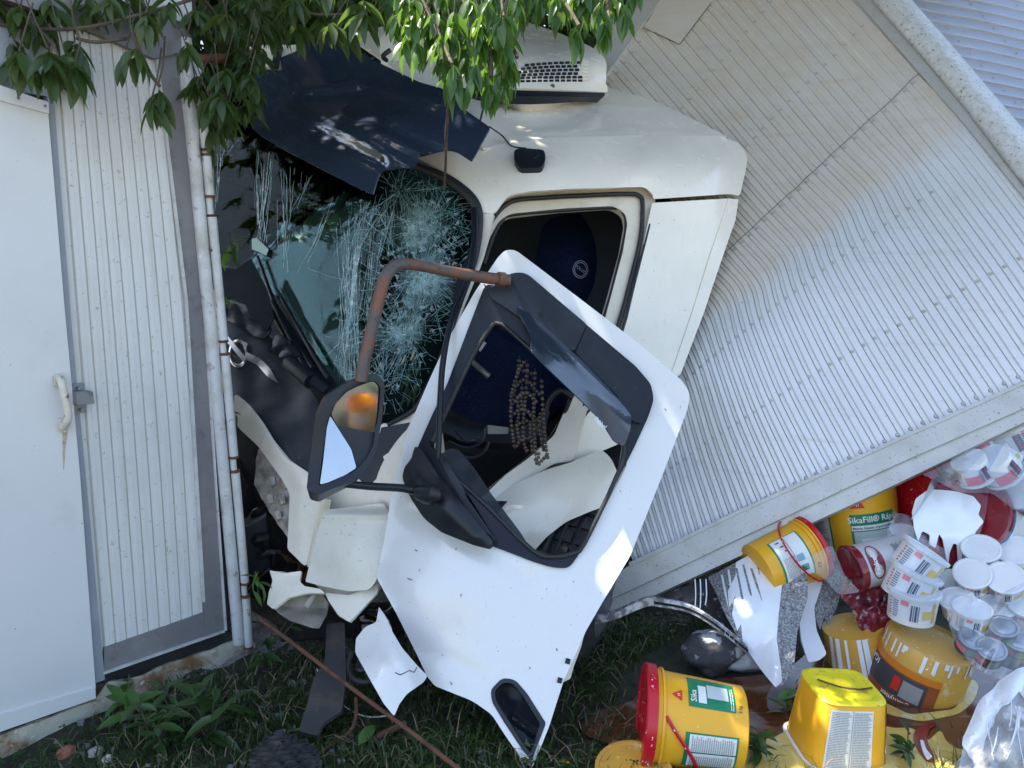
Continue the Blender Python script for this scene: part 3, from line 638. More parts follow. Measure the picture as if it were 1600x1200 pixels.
tube('loose_seal', GREYP, [WS(742, 330)+FW*-.04, P(741, 380, 3.10), P(730, 440, 2.98), P(706, 500, 2.84), P(693, 560, 2.76), P(688, 620, 2.72), P(686, 680, 2.70), P(684, 716, 2.69)], [.014, .013, .012, .011, .011, .011, .011, .010], TR, 8, 4)
sheet('seal_lip', BLACKP, [(596, 668), (640, 660), (624, 700), (600, 738), (574, 760), (560, 748), (585, 700)], TPS([(596, 668, 2.96), (640, 660, 2.94), (574, 760, 2.92)]), TR, step=0, thick=.01)
# crack lines in the laminated glass
CRK = M('glass_cracks', (.17, .34, .34), .2, spec=.9, var=[((.52, .68, .68), 26, .5, .66)])
def crack(px, py, ang, ln, w, jag=.25, stepl=7):
    pts = [(px, py)]; n = max(2, int(ln/stepl))
    for i in range(n):
        ang += random.gauss(0, jag); px += math.cos(ang)*stepl; py += math.sin(ang)*stepl; pts.append((px, py))
    return pts, w
from math import cos, sin
def inside(pts, x, y):
    c = False; j = len(pts)-1
    for i in range(len(pts)):
        a, b = pts[i], pts[j]
        if (a[1] > y) != (b[1] > y) and x < (b[0]-a[0])*(y-a[1])/(b[1]-a[1])+a[0]: c = not c
        j = i
    return c
CR = []
for (cx, cy, rad, n) in ((672, 352, 75, 90), (655, 430, 95, 130), (632, 520, 80, 100), (700, 330, 50, 40), (600, 590, 55, 50), (625, 300, 55, 35)):
    for i in range(n):
        a = random.uniform(0, 2*math.pi); r0 = abs(random.gauss(0, rad*.35)); CR.append(crack(cx+cos(a)*r0, cy+sin(a)*r0*1.2, a+random.gauss(0, .35), random.uniform(15, rad*1.2), random.uniform(.3, .7), .12, 6))
    for i in range(n):
        a = random.uniform(0, 2*math.pi); r0 = abs(random.gauss(0, rad*.6)); CR.append(crack(cx+cos(a)*r0, cy+sin(a)*r0*1.2, a+math.pi/2+random.gauss(0, .5), random.uniform(6, 30), random.uniform(.25, .6), .28, 5))
for (x0, y0, x1, y1, n, sp, w) in ((418, 232, 400, 395, 22, 13, .8), (452, 245, 440, 420, 10, 10, .6), (480, 260, 462, 330, 6, 8, .5), (560, 315, 528, 600, 34, 13, .8), (540, 330, 560, 640, 26, 16, .7), (610, 290, 600, 400, 16, 12, .7), (345, 200, 332, 330, 8, 8, .5), (375, 205, 350, 240, 5, 8, .5), (520, 300, 470, 420, 6, 10, .5), (600, 300, 540, 420, 14, 20, .5), (588, 330, 560, 560, 14, 14, .6), (700, 290, 640, 300, 10, 20, .5), (640, 300, 655, 350, 16, 14, .7), (395, 400, 500, 560, 10, 12, .5)):
    for i in range(n):
        o0 = random.gauss(0, sp*.6); o1 = random.gauss(0, sp*.45); t0 = random.uniform(0, .45); t1 = random.uniform(t0+.25, 1.05); pts = []
        m = max(3, int(math.hypot(x1-x0, y1-y0)*(t1-t0)/9))
        for k in range(m+1):
            t = t0+(t1-t0)*k/m; q = o0+(o1-o0)*t; pts.append((x0+(x1-x0)*t+q+random.uniform(-.8, .8)+5*math.sin(t*2.5+o0*.2), y0+(y1-y0)*t))
        CR.append((pts, random.uniform(.25, w)))
V = []; Fq = []
for pts, w in CR:
    pts = [p for p in pts if inside(WSO, *p)]
    if len(pts) < 2: continue
    for a, b in zip(pts, pts[1:]):
        if math.hypot(a[0]-b[0], a[1]-b[1]) > 30 or random.random() < .12: continue
        dx, dy = b[0]-a[0], b[1]-a[1]; l = math.hypot(dx, dy) or 1; nx_, ny_ = -dy/l*w*.5, dx/l*w*.5; i0 = len(V); nx_ *= .72; ny_ *= .72
        for (x, y) in ((a[0]+nx_, a[1]+ny_), (a[0]-nx_, a[1]-ny_), (b[0]-nx_, b[1]-ny_), (b[0]+nx_, b[1]+ny_)):
            p = WS(x, y); V.append(p+(C0-p).normalized()*.006)
        Fq.append([i0, i0+1, i0+2, i0+3])
tag(link('crack_line', V, Fq, CRK, TR, False), kind='stuff')
# crushed glass near the impacts: small tilted shards
SHARD = filmmat('crushed_glass', (.62, .86, .85), .25, .04, .30, 60, .001)
V = []; Fq = []
for (cx, cy, r, n) in ((672, 360, 42, 150), (650, 440, 48, 190), (630, 520, 42, 130), (690, 400, 30, 70), (600, 590, 34, 60), (625, 400, 25, 50)):
    for i in range(n//3):
        x = random.gauss(cx, r*.7); y = random.gauss(cy, r*.8)
        if not inside(WSO, x, y): continue
        p = WS(x, y); p = p+(C0-p).normalized()*random.uniform(.007, .013); a = random.uniform(0, 6.28); s_ = random.uniform(.006, .022)
        u = (RT*cos(a)+UP*sin(a)+FW*random.uniform(-.12, .12)).normalized(); v = (UP*cos(a)-RT*sin(a)+FW*random.uniform(-.12, .12)).normalized(); i0 = len(V)
        V += [p+u*s_, p+v*s_*.6, p-u*s_*.7-v*s_*.3]; Fq.append([i0, i0+1, i0+2])
tag(link('glass_shard', V, Fq, SHARD, TR, False), kind='stuff')
# milky zone where the glass is crushed
def crushmat():
    m = bpy.data.materials.new('crushed_zone'); m.use_nodes = True; nt = m.node_tree; nd = nt.nodes; L = nt.links; out = nd['Material Output']; nd.remove(nd['Principled BSDF'])
    tr = nd.new('ShaderNodeBsdfTransparent'); df = nd.new('ShaderNodeBsdfDiffuse'); df.inputs[0].default_value = (.42, .62, .62, 1); geo = nd.new('ShaderNodeNewGeometry'); acc = None
    for (x, y, r, k) in ((655, 355, .15, .40), (665, 440, .17, .38), (628, 520, .14, .28), (540, 440, .05, .10)):
        vm = nd.new('ShaderNodeVectorMath'); vm.operation = 'DISTANCE'; L.new(geo.outputs['Position'], vm.inputs[0]); vm.inputs[1].default_value = WS(x, y)
        mr = nd.new('ShaderNodeMapRange'); mr.interpolation_type = 'SMOOTHSTEP'; mr.inputs['From Min'].default_value = r; mr.inputs['From Max'].default_value = 0; mr.inputs['To Max'].default_value = k; L.new(vm.outputs['Value'], mr.inputs['Value'])
        if acc: a = nd.new('ShaderNodeMath'); a.operation = 'MAXIMUM'; L.new(acc, a.inputs[0]); L.new(mr.outputs[0], a.inputs[1]); acc = a.outputs[0]
        else: acc = mr.outputs[0]
    n = nd.new('ShaderNodeTexVoronoi'); n.feature = 'DISTANCE_TO_EDGE'; n.inputs['Scale'].default_value = 48; L.new(geo.outputs['Position'], n.inputs['Vector'])
    n2 = nd.new('ShaderNodeTexNoise'); n2.inputs['Scale'].default_value = 18; n2.inputs['Detail'].default_value = 5; L.new(geo.outputs['Position'], n2.inputs['Vector'])
    q = nd.new('ShaderNodeMapRange'); q.inputs['From Min'].default_value = .0; q.inputs['From Max'].default_value = .16; q.inputs['To Min'].default_value = 1.5; q.inputs['To Max'].default_value = .55; L.new(n.outputs['Distance'], q.inputs['Value'])
    w = nd.new('ShaderNodeMapRange'); w.inputs['From Min'].default_value = .3; w.inputs['From Max'].default_value = .65; w.inputs['To Min'].default_value = .15; w.inputs['To Max'].default_value = 1.3; L.new(n2.outputs['Fac'], w.inputs['Value'])
    m1 = nd.new('ShaderNodeMath'); m1.operation = 'MULTIPLY'; L.new(acc, m1.inputs[0]); L.new(q.outputs[0], m1.inputs[1]); m2 = nd.new('ShaderNodeMath'); m2.operation = 'MULTIPLY'; m2.use_clamp = True; L.new(m1.outputs[0], m2.inputs[0]); L.new(w.outputs[0], m2.inputs[1])
    x = nd.new('ShaderNodeMixShader'); L.new(m2.outputs[0], x.inputs[0]); L.new(tr.outputs[0], x.inputs[1]); L.new(df.outputs[0], x.inputs[2]); L.new(x.outputs[0], out.inputs['Surface']); return m
sheet('crushed_layer', crushmat(), WSO, WS, TR, step=20, thick=.0008, off=.0045)
# splintered board behind the screen
WOOD = M('splintered_wood', (.34, .22, .11), .7, var=[((.50, .38, .22), 30, .4, .6)], bump=(60, .004))
for (x, y, a, l) in ((962, 972, 70, 7), (828, 1044, 60, 4), (705, 1068, 55, 6), (640, 905, 20, 9), (720, 930, 80, 5), (870, 1015, 65, 5), (650, 860, 30, 6), (1040, 640, 50, 5)):
    SC_Q.append((x, y, a, l))
for i in range(14):
    x = 640+random.uniform(-14, 18); y = 520+random.uniform(0, 100); L = random.uniform(20, 70)
    p = P(x, y, 3.12+random.uniform(0, .1)); q = P(x-L*.28, y+L, 3.10+random.uniform(0, .1)); V, Fq = tube_geo([p, (p+q)/2+Vector((random.uniform(-.01, .01), 0, 0)), q], [.002, random.uniform(.004, .011), .003], 4); link('splinter', V, Fq, WOOD, TR, False)
# sun visor, deep pressed navy shield above the windscreen
def visor_off(px, py):
    o = 0
    # long pocket sunk in the middle with a raised rim
    d = segd(px, py, 500, 160, 640, 150); o -= .035*math.exp(-(d/34)**2)
    o += .030*math.exp(-(segd(px, py, 455, 160, 640, 262)/16)**2)
    o += .026*math.exp(-(segd(px, py, 470, 140, 560, 128)/12)**2)+.022*math.exp(-(segd(px, py, 560, 128, 720, 165)/15)**2)
    o -= .03*math.exp(-(segd(px, py, 500, 205, 590, 250)/12)**2)
    o += .02*math.exp(-(segd(px, py, 540, 180, 660, 240)/10)**2)-.012*math.exp(-(segd(px, py, 560, 178, 690, 240)/9)**2)
    o += .006*mn.noise(Vector((px*.008, py*.012, 0)))
    return o*1.25
VIS = TPS([(396, 115, 3.9), (480, 65, 4.05), (590, 95, 3.75), (715, 148, 3.30), (765, 199, 3.10), (737, 250, 3.0), (654, 240, 3.02), (582, 302, 2.98), (509, 267, 3.15), (445, 233, 3.35), (393, 202, 3.6), (600, 190, 3.15), (500, 150, 3.5)], off=visor_off)
VISO = rp([(394, 140, 8), (398, 112, 4), (420, 108), (440, 110, 3), (438, 90, 3), (465, 79), (484, 62), (536, 64), (590, 97), (657, 129), (688, 137), (715, 148), (722, 168, 3), (766, 199, 3), (737, 251, 3), (715, 236), (701, 233), (654, 241, 2), (651, 260), (627, 263), (593, 267, 8), (582, 304, 3), (560, 294), (509, 268), (445, 234), (410, 214), (392, 200, 8), (390, 170)], 6)
visor = sheet('sun_visor', NAVY, VISO, VIS, TR, step=6, thick=.008, angle=60)
for x, y in ((402, 117), (412, 126), (598, 249), (620, 258)):
    p = VIS(x, y)+(C0-VIS(x, y)).normalized()*.002; n = (C0-p).normalized(); V, Fq = tube_geo([p, p+n*.004, p+n*.006], [.012, .011, .004], 10); link('screw', V, Fq, GREYP, visor, True)
sheet('visor_bracket', CREAM, [(408, 70), (462, 70), (462, 92), (434, 106), (408, 104)], TPS([(408, 70, 4.1), (462, 70, 4.05), (434, 106, 4.0)]), TR, step=0, thick=.03)
sheet('visor_post', BLACKP, [(430, 70), (440, 70), (432, 104), (424, 104)], TPS([(408, 70, 4.06), (462, 70, 4.01), (434, 106, 3.96)]), TR, step=0, thick=.02)
tube('roof_clip', BLACKP, [P(604, 94, 4.0), P(598, 88, 3.95), P(610, 78, 3.95)], .012, TR, 6, 3)
# marker lamp on the roof side
p0 = SIDE(827, 255); n = (SIDE(835, 255)-p0).cross(SIDE(827, 262)-p0).normalized(); n = n if n.dot(FW) < 0 else -n
ml = sheet('marker_lamp', BLACKP, rp([(803, 243, 6), (815, 240), (850, 243, 8), (852, 258, 10), (846, 270, 5), (812, 271, 8), (804, 258)], 4), SIDE, TR, step=6, thick=.028, off=.028, bevel=.008)
tube('lamp_slot', DARK, [SIDE(832, 258)+n*.03, SIDE(842, 252)+n*.03], .004, ml, 6, 0)
tube('lamp_cable', RUBBER, [SIDE(822, 241)+n*.03, SIDE(800, 232)+n*.012, SIDE(785, 216)+n*.012, P(765, 198, 3.2)], .0035, TR, 6, 5)
tube('aerial', RUBBER, [P(750, 190, 3.3), P(757, 160, 3.3), P(760, 140, 3.35)], .005, TR, 6, 3)
# roof air conditioning unit
AC_F = TPS([(790, 145, 3.98), (945, 150, 4.05), (948, 95, 4.07), (788, 50, 4.02), (590, 110, 4.3), (590, 50, 4.33)], off=lambda px, py: .05*math.exp(-((py-150)/50.)**2)*.0)
ACP = TPS([(700, 140, 4.1), (945, 148, 4.04), (946, 98, 4.08), (936, 88, 4.10), (900, 92, 4.06), (830, 88, 4.04), (919, 74, 4.22), (869, 52, 4.72), (830, 62, 4.40), (790, 34, 4.9), (700, 24, 5.0), (620, 60, 4.5), (600, 110, 4.35), (790, 80, 4.08)])
AC = sheet('roof_unit', CREAM if False else WHITE, rp([(596, 108), (592, 60, 10), (640, 20, 10), (760, 22), (800, 26), (870, 50), (922, 72), (942, 86, 10), (948, 98, 8), (946, 146, 4), (860, 143), (788, 142), (700, 140)], 4), ACP, TR, holes=[], step=9, thick=.35, bevel=.01)
sheet('unit_base', BLACKP, rp([(700, 138), (788, 142), (945, 146), (942, 153), (860, 152), (785, 152), (700, 152)], 2), ACP, AC, step=20, thick=.05, off=.006)
sheet('unit_lip', WHITE, rp([(770, 122), (945, 133), (947, 146), (860, 143), (770, 140)], 3), ACP, AC, step=12, thick=.02, off=.014, bevel=.004)
V, Fq = tube_geo([ACP(863, 137)+FW*-.013, ACP(863, 137)+FW*-.022], .011, 10); link('lip_screw', V, Fq, RUST, AC, False)
sheet('grille_frame', WHITE, rp([(796, 92, 14), (850, 86), (920, 84, 10), (922, 132, 8), (800, 130, 8)], 6), ACP, AC, step=10, thick=.008, off=.009, bevel=.003)
slots = []
for r in range(6):
    y = 98+r*5.7; x = 806+[14, 8, 2, 0, -2, -2][r]
    while x < 904:
        yy = y+((904-x)/100)**2*6*(1-r*.16)
        a, b, c, d = [ACP(u, v)+FW*-.0195 for u, v in ((x, yy), (x+6.6, yy-.2), (x+6.6, yy+3.2), (x, yy+3.4))]; slots.append(([a, b, c, d, a+FW*.01, b+FW*.01, c+FW*.01, d+FW*.01], [[0, 1, 2, 3], [0, 4, 5, 1], [1, 5, 6, 2], [2, 6, 7, 3], [3, 7, 4, 0]])); x += 9
for r in range(6):
    y = 99+r*5.7; a, b = ACP(909, y)+FW*-.0195, ACP(918, y)+FW*-.0195; V, Fq = tube_geo([a, b], .003, 5); link('louvre', V, Fq, WHITE, AC, True)
V, Fq = merge(slots); tag(link('grille_slot', V, Fq, DARK, AC, False), kind='stuff')
# front: scratched white valance, dark panel with badge, torn pieces
FP = TPS([(345, 470, 3.55), (395, 430, 3.62), (500, 560, 3.3), (505, 640, 3.12), (478, 736, 3.0), (367, 610, 3.3), (420, 690, 3.14)], off=lambda x, y: .014*mn.noise(Vector((x*.03, y*.03, 2))))
fp = sheet('front_panel', GRILLE, rp([(340, 505), (352, 486), (380, 492), (410, 512), (440, 548), (470, 590), (496, 625), (506, 655), (500, 700), (480, 740), (452, 724), (425, 692), (408, 662), (388, 632), (366, 618), (345, 580)], 5), FP, TR, step=9, thick=.012)
sheet('broken_cover', BLACKP, rp([(345, 420), (372, 425), (395, 408), (418, 452), (430, 500), (420, 520), (395, 500), (385, 478), (360, 470), (345, 480)], 2), TPS([(345, 420, 3.6), (418, 452, 3.5), (385, 500, 3.42)]), TR, step=10, thick=.01, off=.02)
sheet('wiper_cover', BLACKP, rp([(350, 480, 3), (372, 478), (400, 492), (424, 506), (428, 522), (414, 535), (398, 528), (378, 512), (352, 500)], 3), TPS([(350, 480, 3.52), (424, 506, 3.4), (398, 528, 3.38)], off=lambda x, y: .02*mn.noise(Vector((x*.06, y*.06, 5)))), TR, step=6, thick=.008, off=.02)
sheet('cowl_bracket', GREYP, rp([(418, 548), (438, 524), (458, 534), (470, 556), (450, 566), (440, 560)], 3), TPS([(418, 548, 3.3), (458, 534, 3.28), (450, 566, 3.24)], off=lambda x, y: .02*mn.noise(Vector((x*.08, y*.08, 9)))), TR, step=6, thick=.02, off=.02)
sheet('cowl', DARK, [(395, 420), (430, 462), (470, 520), (520, 598), (560, 640), (600, 668), (570, 760), (500, 700), (440, 560), (400, 500)], TPS([(395, 420, 3.8), (600, 668, 3.2), (500, 700, 3.35)]), TR, step=0, thick=.02)
sheet('scuttle', BLACKP, rp([(430, 470), (450, 500), (490, 560), (528, 604), (512, 622), (476, 580), (446, 530), (424, 490)], 4), TPS([(430, 470, 3.6), (528, 604, 3.2), (446, 530, 3.4)]), TR, step=12, thick=.02)
for a in (((425, 470, 3.5), (470, 560, 3.3), (500, 604, 3.18)), ((440, 466, 3.52), (486, 548, 3.3), (514, 592, 3.18)), ((402, 400, 3.7), (440, 500, 3.5), (490, 575, 3.25))):
    tube('wiper_arm', BLACKP, [P(*q) for q in a], [.008, .011, .014], TR, 8, 4)
V, Fq = tube_geo([P(452, 566, 3.2), P(486, 596, 3.1)], .032, 12); link('wiper_motor', V, Fq, BLACKP, TR, True)
V, Fq = tube_geo([P(492, 596, 3.1), P(512, 612, 3.06)], [.03, .02], 10); link('wiper_pivot', V, Fq, GREYP, TR, True)
sheet('loose_bracket', M('green_plate', (.30, .42, .36), .5), [(398, 376), (405, 374), (424, 392), (420, 402), (408, 396), (398, 392)], WS, TR, step=0, thick=.004, off=.02)
sheet('torn_leaf_reflector', M('pale_green_plastic', (.20, .33, .24), .5), rp([(492, 530), (503, 528), (514, 560), (524, 580), (510, 570), (496, 552)], 3), TPS([(492, 530, 3.5), (524, 580, 3.4), (496, 552, 3.45)]), TR, step=0, thick=.004)
# round badge: ring with arrow, cross bar with the lettering, and the diagonal band
cx, cy = 372, 552; ring = []; 
V = []; Fq = []; nseg = 36
for i in range(nseg):
    a = 2*math.pi*i/nseg
    for (rr, o) in ((16.5, .012), (18.5, .018), (20, .018), (22, .012)): 
        x = cx+cos(a)*rr*.68; y = cy+sin(a)*rr*1.02; p = FP(x, y); V.append(p+(C0-p).normalized()*o)
for i in range(nseg):
    for k in range(3): Fq.append([i*4+k, ((i+1) % nseg)*4+k, ((i+1) % nseg)*4+k+1, i*4+k+1])
badge = link('badge', V, Fq, CHROME, TR, True)
sheet('badge_bar', CHROME, [(357, 536), (360, 528), (388, 563), (385, 571)], FP, badge, step=0, thick=.006, off=.021)
text_on('badge_lettering', DARK, 'VOLVO', lambda x, y: FP(x, y), 372, 550, 51, 10.5, badge, off=.026, bold=.02, sx=1.0)
sheet('badge_arrow', CHROME, [(378, 534), (390, 540), (386, 553), (384, 546)], FP, badge, step=0, thick=.005, off=.018)
sheet('grille_band', CHROME, rp([(386, 552), (394, 556), (408, 562, 4), (424, 578), (438, 602, 1), (420, 590), (404, 572), (386, 564)], 2), FP, TR, step=8, thick=.008, off=.014, bevel=.002)
FB = TPS([(367, 620, 3.22), (408, 660, 3.14), (478, 738, 2.98), (500, 775, 2.9), (475, 885, 2.9), (450, 790, 3.02), (403, 700, 3.16)], off=lambda x, y: .018*math.exp(-(segd(x, y, 395, 650, 470, 752)/14)**2)+.012*math.exp(-(segd(x, y, 470, 752, 468, 870)/12)**2))
sheet('front_valance', SCRATCHW if False else WHITE, rp([(366, 616), (388, 634), (408, 660), (426, 690), (450, 718), (478, 736, 3), (486, 745), (500, 776), (494, 812), (478, 884), (473, 882), (449, 858), (452, 790), (453, 772, 8), (440, 748), (403, 697), (372, 668), (365, 650)], 4), FB, TR, step=7, thick=.012, bevel=.002)
sheet('panel_flange', CREAM, [(500, 778), (506, 780), (485, 885), (478, 886), (494, 812)], FB, TR, step=0, thick=.03, off=-.005)
TORN = M('torn_beige_metal', (.40, .36, .31), .65, var=[((.22, .19, .16), 18, .45, .65), ((.10, .08, .07), 40, .58, .7)], bump=(30, .004))
torn = sheet('torn_plate', TORN, rp([(400, 702), (406, 700), (438, 746), (452, 774), (450, 800), (449, 842), (436, 826), (413, 791), (400, 768), (394, 757), (397, 730)], 2), TPS([(400, 702, 3.2), (452, 774, 3.08), (449, 842, 3.02), (394, 757, 3.2)], off=lambda x, y: .02*mn.noise(Vector((x*.05, y*.05, 5)))), TR, step=5, thick=.004, off=-.01)
for x, y in ((425, 747), (422, 775), (440, 776), (434, 800), (446, 808)):
    p = P(x, y, 3.08); V, Fq = tube_geo([p, p+Vector((.012, -.02, -.025))], [.016, .011], 7); link('clip', V, Fq, M('clip_metal', (.3, .28, .26), .5, metal=.4) if x == 425 else TORN, torn, True)
# cab corner behind the hanging door
sheet('cab_corner', WHITE, rp([(596, 662), (640, 655), (682, 575), (700, 560), (660, 660), (640, 720), (622, 760), (604, 860), (596, 905), (590, 924), (570, 944), (545, 972, 3), (528, 962), (508, 930), (486, 905), (498, 812), (509, 770), (545, 758), (580, 715)], 4), CORN, TR, step=9, thick=.015, bevel=.002)
CP = TPS([(505, 798, 2.90), (560, 790, 2.84), (607, 800, 2.80), (590, 908, 2.74), (560, 922, 2.76), (478, 908, 2.86), (545, 860, 2.79)], off=lambda x, y: -.03*math.exp(-((y-790)/9.)**2)+.012*math.exp(-((y-806)/6.)**2))
sheet('corner_deflector', SCRATCHW, rp([(504, 802, 8), (512, 796), (560, 791), (598, 786, 6), (608, 798, 6), (600, 850), (588, 908, 6), (576, 922, 6), (545, 924), (505, 916), (477, 909, 3), (486, 872)], 4), CP, TR, step=5, thick=.02, bevel=.004)
# torn scoop of the bumper
SC = TPS([(421, 892, 2.96), (471, 893, 2.92), (424, 950, 2.86), (499, 925, 2.82), (450, 925, 2.86), (417, 943, 2.9), (545, 968, 2.78)], off=lambda x, y: .012*math.exp(-((y-893)/4.)**2))
bs = sheet('bumper_scoop', WHITE, rp([(421, 891, 2), (445, 896), (471, 892, 2), (468, 908), (476, 916), (500, 920), (508, 927), (480, 926, 8), (450, 934), (432, 948), (427, 952), (417, 944, 3), (420, 925), (426, 908)], 3), SC, TR, step=5, thick=.01, bevel=.002)
SCI = M('raw_bumper_plastic', (.34, .31, .26), .7, var=[((.18, .16, .13), 7, .45, .7)])
sheet('bumper_inner', SCI, rp([(428, 950), (450, 935), (480, 926), (504, 928), (512, 942), (510, 960), (500, 980, 2), (488, 979), (452, 968)], 2), TPS([(428, 950, 2.88), (480, 926, 2.9), (510, 960, 2.84), (488, 979, 2.74)], off=lambda x, y: -.05*math.exp(-(segd(x, y, 450, 950, 505, 950)/12)**2)), TR, step=5, thick=.006)
tube('bumper_stay', SCI, [P(478, 950, 2.80), P(486, 938, 2.82), P(494, 928, 2.86)], [.014, .012, .010], TR, 8, 3)
sheet('bumper_skirt', WHITE, rp([(508, 926), (545, 930), (592, 912), (590, 926), (572, 945), (546, 972, 2), (530, 962), (514, 940)], 3), TPS([(508, 926, 2.84), (592, 912, 2.80), (546, 972, 2.72)], off=lambda x, y: .01*math.sin(x*.07)), TR, step=8, thick=.01, bevel=.002)
# cracked step cover lying below the door
ST = TPS([(590, 950, 2.62), (555, 1010, 2.55), (615, 1118, 2.36), (665, 1058, 2.50), (625, 1000, 2.52), (600, 1040, 2.42), (640, 1090, 2.40)], off=lambda x, y: .018*math.exp(-(segd(x, y, 598, 960, 648, 1075)/13)**2))
sheet('step_cover', DOORW, rp([(592, 948, 2), (602, 962), (612, 985), (628, 1012), (652, 1040), (668, 1056, 3), (662, 1066), (636, 1084), (624, 1100), (616, 1119, 3), (600, 1100), (580, 1065), (555, 1020), (556, 998), (570, 980), (588, 972)], 4), ST, TR, step=6, thick=.055, bevel=.006)
CRL = [(618, 1050), (625, 1054), (632, 1051), (640, 1047), (647, 1050), (652, 1042)]
V, Fq = merge([tube_geo([ST(*a)+FW*-.003, ST(*b)+FW*-.003], .0012, 4) for a, b in zip(CRL, CRL[1:])]); link('crack', V, Fq, DARK, TR, False)
# door: outer skin, window, trims
def door_off(px, py):
    o = -.03*math.exp(-(segd(px, py, 650, 1010, 590, 900)/22)**2)
    o += .022*math.exp(-((py-930-(px-780)*.12)/75.)**2)*(1 if py > 760 else 0)
    o -= .016*math.exp(-(segd(px, py, 640, 800, 830, 905)/14)**2) + .016*math.exp(-(segd(px, py, 830, 905, 905, 900)/14)**2)
    d = segd(px, py, 650, 1030, 830, 1190); o -= .010*math.exp(-(segd(px, py, 668, 1020, 760, 1060)/16)**2)
    return o*.6
DR = TPS([(795, 392, 2.86), (1075, 622, 2.80), (985, 865, 2.66), (830, 1195, 2.39), (600, 880, 2.72), (650, 1010, 2.60), (640, 660, 2.83), (760, 960, 2.56), (720, 900, 2.60)], off=door_off)
DO = rp([(778, 402, 6), (790, 390, 8), (806, 391, 8), (900, 462), (1000, 538), (1066, 595, 8), (1079, 616, 12), (1074, 640, 8), (1040, 730), (985, 868), (942, 940), (916, 985), (880, 1066), (858, 1135), (832, 1199, 2), (818, 1190), (790, 1150), (768, 1116, 8), (738, 1095, 10), (700, 1080), (680, 1072, 3), (668, 1058), (650, 1020), (620, 960), (588, 902, 6), (600, 845), (612, 770), (640, 665), (668, 600), (700, 530), (742, 456)], 4)
HOLE = rp([(764, 500), (776, 494), (800, 508), (880, 590), (985, 690), (978, 730), (914, 853, 14), (893, 872, 12), (862, 875, 10), (825, 862), (760, 795), (700, 740), (662, 700), (690, 640), (730, 560)], 6)
HH = rp([(769, 1078, 6), (786, 1061, 8), (804, 1064, 8), (822, 1085), (851, 1130, 3), (831, 1184, 3), (820, 1172), (790, 1128), (771, 1096, 6)], 5)
DOOR = sheet('door', DOORW, DO, DR, TR, holes=[HOLE, HH], step=9, thick=.045, bevel=.006, angle=40)
for x, y, a, l in SC_Q:
    a = math.radians(a); p = [DR(x+cos(a)*l*t, y+sin(a)*l*t)+(C0-DR(x, y)).normalized()*.0035 for t in (-.5, 0, .5)]; V, Fq = tube_geo(p, [.0006, .0016, .0005], 5); link('scuff', V, Fq, DARK, DOOR, True)
GP = sheet('window_trim', GREYP, rp([(756, 452, 6), (762, 445), (790, 450), (812, 430, 8), (830, 436), (900, 494), (1000, 582), (1016, 600, 8), (1021, 625, 10), (1012, 652), (990, 700), (905, 866, 14), (888, 888, 10), (862, 887, 12), (830, 877), (768, 853), (700, 792), (652, 704), (676, 650), (700, 600), (730, 520)], 6), DR, DOOR, holes=[rp([(765, 512, 4), (780, 506, 5), (800, 520), (962, 672), (975, 694, 6), (968, 735), (914, 846, 12), (896, 864, 10), (866, 870, 8), (832, 858), (762, 790), (704, 738), (672, 694), (700, 634), (735, 560)], 5)], step=10, thick=.05, off=.010, bevel=.003)
tube('window_seal', RUBBER, [DR(x, y)+(C0-DR(x, y)).normalized()*.014 for x, y in ((676, 690), (702, 634), (738, 558), (766, 512), (780, 506))]+[DR(x, y)+(C0-DR(x, y)).normalized()*.014 for x, y in ((800, 520), (880, 594), (962, 672), (975, 696), (966, 738), (914, 848), (896, 864), (866, 870), (832, 860), (762, 792), (704, 740))], .008, DOOR, 8, 3)
sheet('mirror_mount_cover', GREYP, rp([(757, 446, 4), (768, 455), (800, 430, 12), (822, 430, 10), (915, 510), (896, 552), (870, 540), (800, 490), (770, 470)], 5), DR, DOOR, step=9, thick=.03, off=.040, bevel=.006)
sheet('trim_cover', GREYP, rp([(916, 511), (990, 574), (1014, 602, 12), (1017, 632, 10), (1000, 664), (985, 660), (962, 620), (898, 553)], 4), DR, DOOR, step=9, thick=.03, off=.034, bevel=.006)
V, Fq = tube_geo([DR(845, 492)+(C0-DR(845, 492)).normalized()*.041, DR(845, 492)+(C0-DR(845, 492)).normalized()*.044], .009, 12); link('cover_hole', V, Fq, DARK, DOOR, False)
# wind deflector: smoked, curved, running above the opening
DFL = M('smoked_deflector', (.022, .032, .05), .08, coat=1.0)
DF = TPS([(800, 478, 2.78), (985, 670, 2.70), (832, 528, 2.70), (955, 672, 2.62), (900, 582, 2.71), (880, 600, 2.62)], off=lambda x, y: .018*math.exp(-(segd(x, y, 812, 482, 990, 640)/11)**2))
dfl = sheet('wind_deflector', DFL, rp([(806, 480, 5), (816, 478), (850, 500), (905, 556), (975, 622), (987, 645, 10), (986, 668, 8), (976, 696, 6), (960, 690), (938, 655), (900, 618), (850, 570), (830, 548, 6), (828, 520)], 6), DF, DOOR, step=6, thick=.004, bevel=.001)
WLET = M('white_print', (.8, .8, .8), .5)
text_on('lettering', WLET, 'Tekhol', DF, 938, 661, 42, 9.5, dfl, off=.004, bold=.015, sx=.85)
# window pane wound down into the door and its rubber
PANE = filmmat('side_glass', (.20, .26, .27), .03, .0, .03, 10, .0003)
sheet('window_pane', PANE, rp([(684, 716, 2), (700, 700, 8), (716, 702, 8), (740, 730), (768, 772), (812, 830), (832, 862), (800, 850), (750, 800), (706, 752)], 3), TPS([(684, 716, 2.74), (716, 702, 2.76), (832, 862, 2.62), (750, 800, 2.68)]), DOOR, step=12, thick=.005)
